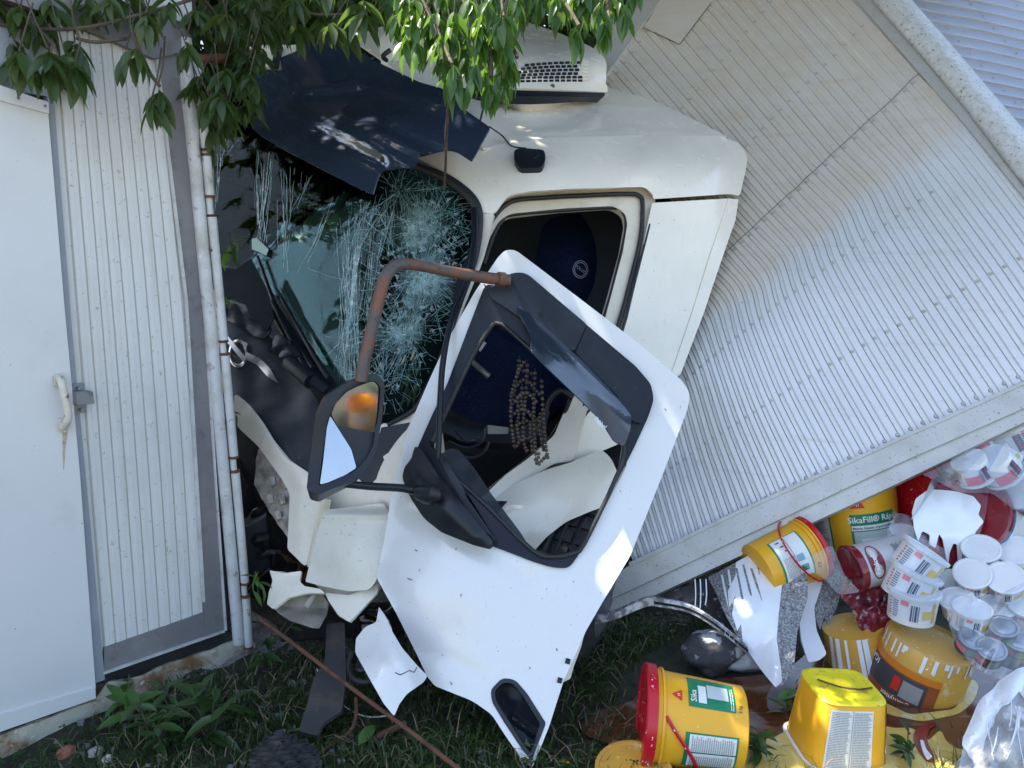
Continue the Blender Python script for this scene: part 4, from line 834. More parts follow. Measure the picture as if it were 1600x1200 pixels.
# triangular mirror foot on the door
MF = TPS([(648, 698, 2.74), (628, 743, 2.70), (660, 808, 2.64), (768, 858, 2.56), (690, 745, 2.66), (700, 780, 2.58)], off=lambda x, y: .022*math.exp(-(segd(x, y, 645, 750, 740, 840)/14)**2)-.012*math.exp(-(segd(x, y, 690, 740, 765, 840)/6)**2))
mf = sheet('mirror_foot', BLACKP, rp([(649, 697, 3), (658, 702), (682, 738), (770, 846, 4), (768, 859, 5), (740, 852), (690, 832), (662, 810, 10), (640, 776, 10), (628, 746, 8), (632, 730), (643, 716), (646, 704)], 4), MF, DOOR, step=6, thick=.03, bevel=.004)
sheet('foot_strip', BLACKP, rp([(682, 706), (692, 708), (776, 846), (772, 856), (760, 850)], 3), DR, DOOR, step=0, thick=.02, off=.03, bevel=.003)
# recessed pull handle
HS = TPS([(770, 1080, 2.52), (850, 1130, 2.50), (830, 1185, 2.43)], off=lambda x, y: .03*math.exp(-(segd(x, y, 800, 1120, 838, 1150)/5)**2)-.018*math.exp(-((x-797)**2+(y-1092)**2)/260.))
hd = sheet('pull_handle', GREYP, HH, HS, DOOR, step=4, thick=.006)
sheet('handle_rim', BLACKP, rp([(767, 1078, 6), (785, 1059, 8), (805, 1062, 8), (824, 1084), (853, 1130, 3), (831, 1188, 3), (818, 1174), (788, 1129), (769, 1097, 6)], 5), DR, DOOR, holes=[rp([(773, 1080, 6), (787, 1066, 8), (802, 1068, 8), (817, 1087), (844, 1131, 3), (829, 1176, 3), (822, 1168), (795, 1126), (776, 1096, 6)], 5)], step=0, thick=.02, off=.004, bevel=.002)
for y in (1032, 1062):
    x = 905-(y-1000)*.42; V, Fq = tube_geo([DR(x-8, y), DR(x-1, y+2)], .009, 8); link('hinge_pin', V, Fq, BLACKP, DOOR, True)
sheet('door_edge', CREAM, rp([(918, 978), (910, 1010), (898, 1040), (892, 1060), (880, 1066), (884, 1050)], 2), DR, DOOR, step=0, thick=.03, off=-.03)
# mirror: rusty upper arm, housing, two glasses, lower arm
MH = TPS([(575, 584, 2.48), (600, 600, 2.50), (596, 640, 2.50), (568, 748, 2.44), (495, 772, 2.38), (480, 745, 2.40), (510, 640, 2.42)])
MO = rp([(562, 590, 6), (586, 582, 8), (601, 598, 8), (597, 650), (588, 700), (578, 724), (560, 750), (520, 764), (498, 774, 4), (479, 766, 5), (484, 720), (496, 645, 10), (512, 616, 10), (540, 598)], 6)
MI = rp([(560, 602, 6), (584, 594, 8), (594, 604, 6), (590, 652), (582, 698), (572, 718), (552, 738), (512, 756), (498, 760, 3), (503, 720), (511, 656, 8), (522, 632, 8), (542, 612)], 5)
MIR = sheet('door_mirror', BLACKP, MO, MH, TR, step=10, thick=.075, off=-.014, bevel=.012)
tube('mirror_arm', RUSTP, [P(796, 438, 2.76), P(760, 434, 2.73), P(700, 424, 2.64), P(650, 414, 2.57), P(622, 414, 2.53), P(604, 430, 2.50), P(594, 460, 2.48), P(582, 510, 2.47), P(568, 570, 2.46), P(564, 596, 2.46)], [.021, .021, .019, .019, .020, .021, .020, .020, .020, .020], MIR, 14, 5)
V, Fq = tube_geo([P(778, 436, 2.74), P(788, 437, 2.75)], .026, 14); link('arm_clamp', V, Fq, RUSTP, MIR, True)
tube('lower_arm', BLACKP, [P(538, 756, 2.46), P(580, 760, 2.52), P(630, 763, 2.60), P(662, 770, 2.62)], [.012, .013, .014, .018], MIR, 12, 4)
V, Fq = tube_geo([P(652, 770, 2.60), P(665, 772, 2.58), P(676, 773, 2.56), P(684, 774, 2.57)], [.022, .034, .034, .022], 14); link('arm_ball', V, Fq, BLACKP, MIR, True)
sheet('mirror_rim', BLACKP, MO, MH, MIR, holes=[MI], step=10, thick=.03, off=.006, bevel=.004)
MIRR = M('mirror_silver', (.86, .88, .90), .015, metal=1.0)
NV = P(540, 690, 2.45)
def mirror_plane(tgt, pc):
    """plane through pc that shows the place tgt to somebody standing at the photograph's viewpoint"""
    a = (C0-pc).normalized(); b = (tgt-pc).normalized(); return raypl(pc, (a+b).normalized())
m1 = mirror_plane(P(540, 690, 2.44)+Vector((.35, -.9, .35)), P(530, 700, 2.425))
m1s = mirror_plane(Vector((.3, .9, .1)), P(552, 650, 2.452))
glass_up = sheet('mirror_glass', MIRR, rp([(560, 604, 5), (584, 596, 6), (592, 605, 5), (589, 652), (581, 697), (571, 716), (556, 730), (548, 700), (530, 672), (518, 648), (524, 632, 6), (542, 613)], 3), m1s, MIR, step=0, thick=.003, off=-.004)
glass_lo = sheet('mirror_glass', M('wide_mirror_silver', (.34, .37, .45), .22, metal=1.0), rp([(516, 650), (530, 672), (549, 702), (557, 731), (540, 742), (512, 754), (500, 757), (505, 722), (511, 668)], 3), TPS([(516, 650, 2.418), (557, 731, 2.435), (500, 757, 2.386)], off=lambda x, y: .0), MIR, step=0, thick=.003, off=-.002)
# inside of the cab
LIN = lambda x, y: P(x, y, base.depth(x, y)*.955)
sheet('headliner', DARK, [(560, 225), (1020, 270), (1060, 330), (1000, 700), (940, 800), (640, 900), (540, 700), (560, 500)], LIN, TR, step=0, thick=.02)
sheet('far_wall', M('cab_lining', (.10, .105, .10), .7), [(300, 130), (600, 180), (700, 290), (720, 330), (700, 560), (620, 720), (320, 440)], TPS([(330, 160, 4.60), (800, 200, 4.2), (620, 720, 4.0)]), TR, step=0, thick=.02)
sheet('far_seal', DARK, [(560, 200), (600, 215), (600, 560), (560, 500)], TPS([(330, 160, 4.5), (800, 200, 4.1), (620, 720, 3.9)]), TR, step=0, thick=.05)
SB = TPS([(850, 350, 3.9), (940, 340, 3.95), (960, 420, 3.9), (930, 500, 3.75), (840, 460, 3.75), (895, 420, 3.62)])
seat = sheet('seat_back', SEAT, rp([(850, 340, 26), (930, 330, 26), (972, 370, 20), (965, 440), (940, 520, 16), (880, 560), (840, 540, 16), (830, 440)], 14), SB, TR, step=10, thick=.12)
V = []; Fq = []
for i in range(28):
    a = 2*math.pi*i/28
    for rr in (10.2, 11.4, 13.0, 14.2): x = 907+cos(a)*rr*.85; y = 421+sin(a)*rr; p = SB(x, y); V.append(p+(C0-p).normalized()*.006)
for i in range(28):
    for k in (0, 2): Fq.append([i*4+k, ((i+1) % 28)*4+k, ((i+1) % 28)*4+k+1, i*4+k+1])
THREAD = M('embroidery', (.22, .22, .25), .6)
link('embroidered_ring', V, Fq, THREAD, seat, False)
text_on('embroidered_word', THREAD, 'VOLVO', SB, 907, 421, 38, 6.5, seat, off=.007, bold=.01)
CU = TPS([(690, 540, 3.2), (800, 560, 3.3), (790, 660, 3.15), (700, 640, 3.02), (745, 610, 3.0), (830, 600, 3.35)])
sheet('seat_cushion', SEAT, rp([(740, 500, 10), (790, 530, 14), (860, 570), (850, 640, 16), (810, 662, 14), (745, 662, 14), (700, 640, 14), (690, 590)], 12), CU, TR, step=10, thick=.10)
sheet('seat_base', BLACKP, rp([(700, 650), (740, 668), (815, 668), (860, 640), (850, 676), (800, 692), (720, 690), (690, 672)], 6), TPS([(700, 650, 3.08), (815, 668, 3.14), (720, 690, 3.05)]), TR, step=12, thick=.08)
sheet('seat_lever', M('lever_grey', (.11, .12, .12), .4), rp([(762, 664), (795, 668), (794, 678), (762, 678)], 2), TPS([(762, 664, 3.0), (795, 668, 3.02), (762, 678, 3.0)]), TR, step=0, thick=.03)
sheet('seat_side', SEAT, rp([(756, 506), (800, 520), (900, 610), (880, 640), (820, 600), (770, 560)], 14), TPS([(756, 506, 3.5), (900, 610, 3.5), (770, 560, 3.35)]), TR, step=12, thick=.1)
p = CU(752, 541); sheet('care_label', M('label_cloth', (.6, .55, .58), .7), [(746, 545), (756, 533), (760, 536), (750, 549)], TPS([(746, 545, 2.98), (756, 533, 2.98), (750, 549, 2.97)]), TR, step=0, thick=.002)
tube('grab_handle', BLACKP, [P(895, 622, 3.2), P(875, 610, 3.2), P(856, 628, 3.2), P(850, 660, 3.2), P(846, 690, 3.18)], .013, TR, 8, 4)
tube('pedal_rod', M('rod_grey', (.14, .15, .15), .35, metal=.5), [P(738, 565, 3.0), P(752, 578, 2.98), P(764, 588, 2.98)], .012, TR, 8, 3)
for pts in (((700, 690), (730, 700), (752, 690), (758, 668)), ((706, 706), (735, 716), (756, 706), (764, 690)), ((712, 672), (730, 690), (750, 684))):
    tube('loose_cable', BLACKP, [P(x, y, 2.98) for x, y in pts], .007, TR, 6, 4)
# entrance sill, wing over the wheel, step
sheet('sill', WHITE, rp([(890, 622), (905, 610), (930, 600), (916, 646), (896, 720), (866, 724), (820, 752), (790, 778), (770, 782), (742, 800), (750, 780), (790, 742), (828, 714), (866, 680)], 6), TPS([(890, 622, 3.30), (916, 646, 3.24), (820, 752, 3.10), (745, 795, 3.02), (896, 720, 3.18), (828, 714, 3.16)]), TR, step=8, thick=.04, bevel=.006)
WG = TPS([(790, 770, 3.06), (880, 722, 3.12), (945, 706, 3.2), (962, 740, 3.12), (900, 790, 3.0), (830, 850, 2.96), (870, 755, 3.04), (800, 800, 2.98), (1000, 760, 3.2)])
sheet('wheel_wing', WHITE, rp([(765, 785), (800, 758), (850, 735), (893, 722), (940, 702, 8), (955, 716), (972, 755), (965, 785), (925, 798), (885, 815), (855, 838), (830, 866), (800, 850), (775, 815)], 8), WG, TR, step=8, thick=.012)
TY = M('tyre_rubber', (.020, .021, .023), .75, var=[((.06, .055, .05), 20, .5, .7, .7)], bump=(50, .003))
def tyre(name, c, ax, R, w, parent, lugs=38):
    ax = ax.normalized(); u = ax.orthogonal().normalized(); v = ax.cross(u); V = []; Fq = []; prf = [(-w/2, R*.62), (-w/2*1.04, R*.85), (-w/2*.9, R*.97), (0, R), (w/2*.9, R*.97), (w/2*1.04, R*.85), (w/2, R*.62)]; n = 48
    for i in range(n):
        a = 2*math.pi*i/n
        for x, r in prf: V.append(c+ax*x+(u*cos(a)+v*sin(a))*r)
    m = len(prf)
    for i in range(n):
        for k in range(m-1): Fq.append([i*m+k, ((i+1) % n)*m+k, ((i+1) % n)*m+k+1, i*m+k+1])
    t = link(name, V, Fq, TY, parent, True, 40); G_ = []
    for i in range(lugs):
        a = 2*math.pi*i/lugs; rd = u*cos(a)+v*sin(a); tg = -u*sin(a)+v*cos(a)
        for s_ in (-.33, 0, .33): G_.append(box_geo(c+rd*(R*1.005)+ax*w*s_, ax*w*.13, tg*(math.pi*R/lugs*.72), rd*.009))
    V, Fq = merge(G_); tag(link('tread_block', V, Fq, TY, t, False), kind='stuff')
    V, Fq = tube_geo([c-ax*w*.42, c-ax*w*.1, c+ax*w*.1, c+ax*w*.42], [R*.6, R*.35, R*.35, R*.6], 24); link('rim', V, Fq, STEEL, t, True)
    return t
tyre('wheel', P(925, 905, 3.30), Vector((-.85, .5, .05)), .42, .26, TR)
tyre('wheel', P(372, 770, 3.62), Vector((.45, .85, .1)), .45, .28, TR)
sheet('step_mat', TY, [(835, 868), (880, 822), (960, 788), (950, 850), (905, 900), (850, 890)], TPS([(835, 868, 2.96), (960, 788, 3.1), (905, 900, 2.9)]), TR, step=0, thick=.01)
for i in range(5):
    tube('step_rib', TY, [P(845+i*22, 872-i*6, 2.93+i*.02), P(868+i*20, 822-i*9, 2.99+i*.02)], .008, TR, 6, 0)
# chassis and engine parts in the gap between bumper and container
CH = M('oily_metal', (.018, .018, .020), .5, metal=.4, var=[((.07, .045, .03), 20, .5, .7, .7)], bump=(60, .003))
box('chassis_rail', CH, P(480, 850, 3.75), Vector((.15, .35, 0)), Vector((.03, 0, 0)), Vector((0, 0, .11)), TR, .006)
box('chassis_rail', CH, P(860, 905, 3.35), Vector((.5, .32, .0)), Vector((.02, -.04, 0)), Vector((0, 0, .1)), TR, .006)
box('engine_block', CH, P(440, 780, 3.75), Vector((.25, .1, 0)), Vector((-.1, .3, 0)), Vector((0, 0, .32)), TR, .03)
box('cross_member', CH, P(560, 960, 3.15), Vector((.28, .1, -.03)), Vector((0, .06, 0)), Vector((0, 0, .07)), TR, .01)
for i in range(14):
    x, y = random.uniform(400, 470), random.uniform(800, 900); d = random.uniform(3.05, 3.4); L = [P(x, y, d)]
    for k in range(3): x += random.uniform(-28, 30); y += random.uniform(-24, 26); L.append(P(x, y, d+random.uniform(-.08, .08)))
    tube('hose', CH if i % 3 else RUST, L, random.uniform(.006, .018), TR, 7, 4)
for i in range(8):
    x, y = random.uniform(505, 590), random.uniform(940, 985); d = random.uniform(2.9, 3.1); L = [P(x, y, d)]
    for k in range(3): x += random.uniform(-30, 34); y += random.uniform(-14, 22); L.append(P(x, y, d+random.uniform(-.06, .06)))
    tube('hose', BLACKP if i % 3 else TORN, L, random.uniform(.006, .014), TR, 7, 4)
box('headlamp_bracket', BLACKP, P(400, 850, 3.2), Vector((.05, .02, .03)), Vector((-.02, .06, 0)), Vector((0, 0, .12)), TR, .01)
# floor of the cab and back wall so that it is closed from other sides
BW = TPS([(1160, 250, 3.95), (960, 130, 4.62), (1060, 590, 3.55), (930, 560, 4.4)])
sheet('back_wall', WHITE, [(1150, 225), (1162, 260), (1120, 420), (1058, 588), (1000, 560), (960, 300), (950, 135)], BW, TR, step=30, thick=.02)
sheet('floor', DARK, [(560, 760), (760, 800), (900, 730), (960, 700), (860, 640), (640, 640)], TPS([(560, 760, 3.3), (900, 730, 3.3), (760, 640, 4.2)]), TR, step=0, thick=.03)
# ------------------------------------------------------------------ pails, tubs and paint under the cargo box
YEL = M('yellow_plastic', (.78, .40, .022), .33, var=[((.66, .31, .015), 5, .45, .8, .5)], spots=[((.80, .78, .72), 70, .715, .73)])
YELD = M('smeared_yellow', (.62, .34, .05), .4, var=[((.50, .30, .08), 6, .45, .7, .8), ((.75, .68, .5), 12, .60, .72, .6)], spots=[((.82, .8, .75), 55, .68, .70)])
LIME = M('yellow_base', (.72, .62, .015), .4, spots=[((.10, .09, .04), 60, .66, .70), ((.5, .3, .05), 20, .62, .7)])
RED = M('red_plastic', (.50, .008, .022), .28, spots=[((.85, .83, .82), 60, .66, .68)])
REDP = M('maroon_paint', (.20, .012, .022), .15, coat=.5)
WP = M('white_plastic', (.72, .74, .76), .3, var=[((.62, .64, .66), 8, .5, .75, .6)])
WPAINT = M('spilled_white_paint', (.76, .79, .84), .16, coat=.7, bump=(9, .006))
GREEN = M('label_green', (.008, .19, .085), .35)
PAPER = M('label_white', (.72, .73, .72), .4)
PRINT = M('print_dark', (.06, .06, .07), .5)
PRINTG = M('print_grey', (.30, .30, .31), .5)
TRI = M('print_red', (.60, .035, .02), .4)
ORANGE = M('print_orange', (.62, .20, .02), .4)
BROWNL = M('print_brown', (.30, .08, .025), .4)
PINK = M('print_pink', (.75, .16, .20), .4)
AMBER = M('print_amber', (.72, .46, .05), .4)
NAVYP = M('print_navy', (.02, .03, .10), .4)
TINM = M('tin_metal', (.34, .37, .42), .3, metal=.7)
def rad(spec, h):
    H, r0, r1, sq = spec; return r0+(r1-r0)*h
def ring_pt(spec, th, h, dr=0):
    H, r0, r1, sq = spec; r = rad(spec, h)
    if sq:
        n = sq; k = (abs(cos(th))**n+abs(sin(th))**n)**(-1/n); r = r*k*.92
    return Vector(((r+dr)*cos(th), (r+dr)*sin(th), H*h))
def lathe_part(name, mat, spec, prof, parent, n=44, cap0=False, cap1=False, **k):
    """prof: list of (height fraction, radial offset)"""
    V = [ring_pt(spec, 2*math.pi*i/n, h, dr) for h, dr in prof for i in range(n)]; m = len(prof)
    Fq = [[a*n+i, a*n+(i+1) % n, (a+1)*n+(i+1) % n, (a+1)*n+i] for a in range(m-1) for i in range(n)]
    if cap0: Fq.append(list(range(n))[::-1])
    if cap1: Fq.append([(m-1)*n+i for i in range(n)])
    return link(name, V, Fq, mat, parent, True, 40, **k)
def patch(name, mat, spec, t0, t1, h0, h1, parent, dr=.0015, n=10):
    t0, t1 = math.radians(t0), math.radians(t1); V = []
    for i in range(n+1):
        for j in range(4): V.append(ring_pt(spec, t0+(t1-t0)*i/n, h0+(h1-h0)*j/3, dr))
    Fq = [[i*4+j, (i+1)*4+j, (i+1)*4+j+1, i*4+j+1] for i in range(n) for j in range(3)]
    return link(name, V, Fq, mat, parent, True, 60)
def wtext(name, mat, s, spec, th, h, size, parent, dr=.0028, rot=0, bold=.015, sx=1):
    V, Fq = text_geo(s, 1.0, bold=bold); W_ = []; r = rad(spec, h); a = math.radians(rot)
    for v in V:
        x, y = v.x*size*sx, v.y*size; X = x*cos(a)-y*sin(a); Y = x*sin(a)+y*cos(a); W_.append(ring_pt(spec, math.radians(th)+X/r, h+Y/spec[0], dr))
    return link(name, W_, Fq, mat, parent, False)
def lines(name, mat, spec, t0, t1, h0, h1, n, parent, dr=.003, fill=.4):
    """rows of fine print, far too small to read"""
    g = []
    for k in range(n):
        h = h0+(h1-h0)*(k+.5)/n; dh = (h1-h0)/n*fill/2; t = t0; end = t1-random.uniform(0, .2)*(t1-t0)
        while t < end:
            e = min(end, t+random.uniform(.08, .28)*(t1-t0)); a, b = math.radians(t), math.radians(e)
            g.append(([ring_pt(spec, a, h-dh, dr), ring_pt(spec, b, h-dh, dr), ring_pt(spec, b, h+dh, dr), ring_pt(spec, a, h+dh, dr)], [[0, 1, 2, 3]])); t = e+.02*(t1-t0)
    V, Fq = merge(g); return link(name, V, Fq, mat, parent, False)
def tri(name, mat, spec, th, h, s, parent, dr=.003, rot=0):
    r = rad(spec, h); V = []
    for k in range(3):
        a = math.radians(90+120*k+rot); V.append(ring_pt(spec, math.radians(th)+cos(a)*s/r, h+sin(a)*s/spec[0], dr))
    o = link(name, V, [[0, 1, 2]], mat, parent, False)
    V2, F2 = merge([(lambda a, b: ([ring_pt(spec, math.radians(th)+(a+dx)*s/r, h+(b+dy)*s/spec[0], dr+.001) for dx, dy in ((-.05, -.2), (.05, -.2), (.05, .2), (-.05, .2))], [[0, 1, 2, 3]]))(a, b) for a, b in ((-.12, -.05), (.12, .0))]); link('triangle_mark', V2, F2, PAPER, o, False)
    return o
def pail(name, label, cat, spec, body=None, lid=None, rim=None, rings=True, handle=None, group=None, inner=None, base_mat=None, hang=-60):
    H, r0, r1, sq = spec; o = root(name, label, cat, (0, 0, 0), group); n = 44
    t = .0025
    pr = [(.0, -.006), (.012, 0), (.5, 0), (.80, 0)]
    if rings: pr += [(.82, 0), (.825, .008), (.85, .009), (.855, .001), (.89, .001), (.895, .009), (.915, .010), (.92, .002), (1, .003)]
    else: pr += [(.95, 0), (1, .001)]
    b = lathe_part('body', body or YEL, spec, pr+[(1.0, -t), (.5, -t*2), (.02, -t*2)], o, n, cap0=True)
    if base_mat: lathe_part('base', base_mat, spec, [(-.004, -.010), (-.004, -.02)], o, n, cap0=True)
    if lid: 
        L = lathe_part('lid', lid, spec, [(.90 if rings else .93, .012), (.905 if rings else .935, .0145), (1.0, .0145), (1.015, .010), (1.015, -.006), (1.0, -.010), (1.0, -.03)], o, n, cap1=True)
        for k in (.55, .28):
            V = []; 
            for i in range(28):
                a = 2*math.pi*i/28
                for dr_, dz in ((-.003, 0), (0, .0018), (.003, 0)): V.append(Vector(((r1*k+dr_)*cos(a), (r1*k+dr_)*sin(a), H*1.0+dz)))
            Fq = [[i*3+j, ((i+1) % 28)*3+j, ((i+1) % 28)*3+j+1, i*3+j+1] for i in range(28) for j in (0, 1)]
            link('lid_ring', V, Fq, lid, L, True, 80)
    if rim: lathe_part('rim', rim, spec, [(.93, .004), (.935, .010), (1.0, .011), (1.01, .006), (1.0, -.004)], o, n)
    if handle:
        a0 = math.radians(hang); pts = []
        for k in range(13):
            u = k/12; a = a0+math.pi*u; s_ = math.sin(math.pi*u); pts.append(ring_pt(spec, a, .87-.50*s_, .012+.012*s_))
        tube('carry_handle', handle, pts, .0045, o, 8, 3)
    return o
def pose(o, px, py, d, ang, ratio, H, spin=0, scale=1.0):
    """lid centre at a measured place; ang is the way the axis points, ratio how much the lid faces us"""
    a = math.radians(ang); c = math.sqrt(max(0, 1-ratio*ratio)); Z = (RT*cos(a)*c+UP*sin(a)*c-(P(px, py, 1)-C0).normalized()*ratio).normalized()
    top = P(px, py, d); base_ = top-Z*H*scale; v = (C0-(top+base_)/2).normalized(); X = (v-Z*v.dot(Z)).normalized(); Y = Z.cross(X)
    Mx = Matrix((X, Y, Z)).transposed().to_4x4(); Mx = Mx @ Matrix.Rotation(math.radians(spin), 4, 'Z'); Mx.translation = base_
    o.matrix_world = Mx @ Matrix.Scale(scale, 4); ORG[o.name] = base_; return o
def clone(o, label, group=None):
    r = o.copy(); COL.objects.link(r); r['label'] = label
    if group: r['group'] = group
    for ch in o.children:
        c = ch.copy(); COL.objects.link(c); c.parent = r
        for g in ch.children: q = g.copy(); COL.objects.link(q); q.parent = c
    return r
PG = 'yellow paint pails'
# 1 lying pail with red lid in front
sp = (.31, .128, .148, 0)
p1 = pail('paint_pail', 'yellow pail with red lid lying on its side in the foreground grass', 'pail', sp, lid=RED, group=PG)
lb = patch('front_label', GREEN, sp, 18, 66, .13, .60, p1); patch('white_band', PAPER, sp, 24, 50, .42, .50, lb, .003); patch('picture', M('roof_picture', (.50, .55, .56), .4), sp, 32, 54, .20, .41, lb, .003); lines('small_print', PAPER, sp, 20, 60, .145, .185, 2, lb)
wtext('label_word', PAPER, 'Sika', sp, 33, .545, .026, lb); wtext('label_word', PRINT, 'Manto', sp, 36, .46, .013, lb); wtext('weight', PRINT, '5 kg', sp, 24, .085, .014, p1)
tri('triangle', TRI, sp, 30, .70, .021, p1)
l2 = patch('info_label', GREEN, sp, -62, -12, .10, .62, p1); patch('info_sheet', PAPER, sp, -60, -38, .12, .58, l2, .003, 5); patch('info_sheet', PAPER, sp, -36, -14, .12, .58, l2, .003, 5); lines('fine_print', PRINTG, sp, -59, -39, .14, .56, 20, l2, .0045); lines('fine_print', PRINTG, sp, -35, -15, .14, .56, 20, l2, .0045)
tube('strap', RED, [ring_pt(sp, math.radians(a), h, .006) for a, h in ((2, .82), (-14, .72), (-32, .60), (-52, .50), (-70, .46))], .006, p1, 6, 4)

pose(p1, 1004, 1117, 2.48, 172, -.10, .31)
# 2 upside-down squarish tub
sq = (.24, .145, .128, 5)
p2 = root('paint_tub', 'squarish yellow tub standing upside down in the yellow paint', 'tub', (0, 0, 0), PG)
sq = (.235, .140, .116, 4.5)   # from the ground up: wide rim first
lathe_part('body', YEL, sq, [(.05, 0), (.5, 0), (.93, 0), (.975, -.004), (.99, -.012)], p2, 56)
lathe_part('base', LIME, sq, [(.965, .001), (.985, -.005), (.995, -.012), (1.0, -.016), (.992, -.022), (.992, -.05)], p2, 56, cap1=True)
lathe_part('rim', WP, sq, [(-.01, .006), (0, .014), (.06, .014), (.075, .009), (.08, .002)], p2, 56)
lf = patch('info_label', PAPER, sq, -38, 24, .10, .90, p2, .001, 14); patch('info_fold', PRINTG, sq, -7.5, -6.5, .10, .90, lf, .003, 1); lines('fine_print', PRINTG, sq, -36, -9, .12, .88, 34, lf, .003, .45); lines('fine_print', PRINTG, sq, -5, 22, .12, .88, 34, lf, .003, .45)
rl = patch('side_label', ORANGE, sq, 46, 88, .12, .93, p2, .001, 12); patch('picture', PRINTG, sq, 52, 84, .60, .88, rl, .003); wtext('label_word', PAPER, 'BISCO', sq, 66, .34, .04, rl, .004, 180); lines('fine_print', PRINT, sq, 50, 84, .46, .58, 3, rl, .003)
tube('twig', RUST, [Vector((-.02, -.075, .238)), Vector((.03, -.03, .245)), Vector((.04, .03, .243)), Vector((.02, .085, .238))], .003, p2, 5, 4)
a = math.radians(8); sqM = Matrix.Rotation(math.radians(-90+2), 4, 'Z'); p2.matrix_world = Matrix.Translation(G(1303, 1168)+Vector((0, 0, -.01))) @ Matrix.Rotation(math.radians(3), 4, 'Y') @ sqM
# 3 film-wrapped pail upside down and leaning
sp3 = (.28, .142, .130, 0)
p3 = root('paint_pail', 'dull yellow pail upside down in stretch film, dark picture band, streaked with white', 'pail', (0, 0, 0), PG)
lathe_part('body', YELD, sp3, [(.0, .006), (.04, .006), (.05, 0), (.5, 0), (.97, 0), (1.0, -.004)], p3, 44)
lathe_part('base', YELD, sp3, [(.995, -.003), (1.0, -.006), (.985, -.012), (.985, -.03)], p3, 44, cap1=True)
bnd = patch('picture_band', BROWNL, sp3, -78, 30, .34, .76, p3, .0012, 20); patch('dark_picture', PRINT, sp3, -70, 16, .42, .68, bnd, .003, 20); patch('picture_detail', TRI, sp3, -24, -14, .48, .64, bnd, .005); patch('picture_detail', PRINTG, sp3, -12, 12, .44, .64, bnd, .005); patch('orange_band', ORANGE, sp3, -78, 30, .70, .78, bnd, .003, 20)
wtext('label_word', PAPER, 'Igasmyflex', sp3, -14, .375, .022, bnd, .004, 180); wtext('label_word', PAPER, 'IGA', sp3, -62, .64, .03, bnd, .005, 180)
tri('triangle', TRI, sp3, 22, .26, .022, p3, rot=180)
for k in range(16):
    t = random.uniform(-80, 70); h1 = 1.0; h0 = random.uniform(.80, .95); patch('white_run', WPAINT, sp3, t, t+random.uniform(2, 7), h0, h1, p3, .002, 3)
pose(p3, 1456, 1000, 2.80, 68, .34, .28, scale=1.16)
# 4 pail sunk in the puddle with white drips
sp4 = (.20, .125, .11, 0)
p4 = pail('paint_pail', 'half sunk yellow pail with long white drips, behind the brown puddle', 'pail', sp4, body=YELD, rings=False, group=PG, base_mat=YELD)
for t0, w, h0, h1 in ((-38, 9, .0, 1.0), (-20, 5, .25, 1.0), (2, 8, .05, 1.0), (12, 10, -.1, 1.0), (-52, 8, .35, 1.0)): patch('white_drip', WPAINT, sp4, t0, t0+w, max(0, h0), h1, p4, .003, 4)
lathe_part('top', YELD, sp4, [(1.0, 0), (1.005, -.01)], p4, 44, cap1=True)
pose(p4, 1332, 978, 2.98, 100, .15, .20)
# 5 pail under the rail with pictograms
sp5 = (.27, .118, .135, 0)
p5 = pail('paint_pail', 'yellow pail with white pictogram label and red wire handle, tilted right under the rail', 'pail', sp5, handle=RED, rim=RED, group=PG, hang=-100)
l5 = patch('front_label', GREEN, sp5, -42, 48, .20, .72, p5, .001, 16); patch('info_sheet', PAPER, sp5, -40, 46, .23, .69, l5, .0025, 16)
for t0, h0 in ((2, .48), (22, .50)): patch('pictogram', M('pictogram_sky', (.20, .38, .50), .4) if t0 == 2 else GREEN, sp5, t0, t0+12, h0, h0+.12, l5, .004)
for k, t0 in enumerate((-34, -24, -14)): patch('pictogram', PRINT, sp5, t0, t0+2.5, .30+.03*k, .36+.03*k, l5, .004, 2)
lines('fine_print', PRINTG, sp5, 0, 44, .26, .45, 8, l5, .004)
patch('divider', PRINT, sp5, -38, 44, .455, .462, l5, .004, 12); tri('triangle', TRI, sp5, 34, .80, .018, p5)
pose(p5, 1266, 856, 3.12, 24, -.25, .27, scale=.94)
for i in range(7): patch('white_splash', WPAINT, sp5, -60+i*14, -52+i*14, .93, 1.02, p5, .012, 3)
# 6 big pail with the waterproofing label
sp6 = (.36, .135, .152, 0)
p6 = pail('paint_pail', 'upright yellow pail with green roofing label, squeezed under the cargo box rail', 'pail', sp6, lid=RED, group=PG)
l6 = patch('front_label', GREEN, sp6, -8, 56, .10, .60, p6, .001, 16); patch('white_band', PAPER, sp6, -7, 56, .44, .49, l6, .003, 12); patch('picture', M('roof_picture2', (.42, .50, .46), .4), sp6, -5, 54, .22, .43, l6, .003, 12); patch('picture_roof', PAPER, sp6, 4, 52, .25, .36, l6, .0045, 12)
wtext('label_word', PAPER, 'SikaFill® Rápido', sp6, 28, .545, .030, l6, .004); wtext('label_word', PRINT, 'Manto líquido impermeable', sp6, 22, .465, .0125, l6, .0045); lines('small_print', PAPER, sp6, -4, 50, .12, .20, 3, l6, .004); wtext('weight', PRINT, '5 kg', sp6, 0, .06, .016, p6)
tri('triangle', TRI, sp6, 4, .70, .027, p6)
l6b = patch('info_label', GREEN, sp6, -92, -36, .10, .66, p6, .001, 12); patch('info_sheet', PAPER, sp6, -90, -38, .13, .63, l6b, .003, 12); lines('fine_print', PRINTG, sp6, -88, -40, .40, .60, 12, l6b, .004); lines('fine_print', PRINTG, sp6, -88, -40, .15, .36, 12, l6b, .004)
pose(p6, 1326, 730, 3.30, 98, .02, .36, scale=1.17)
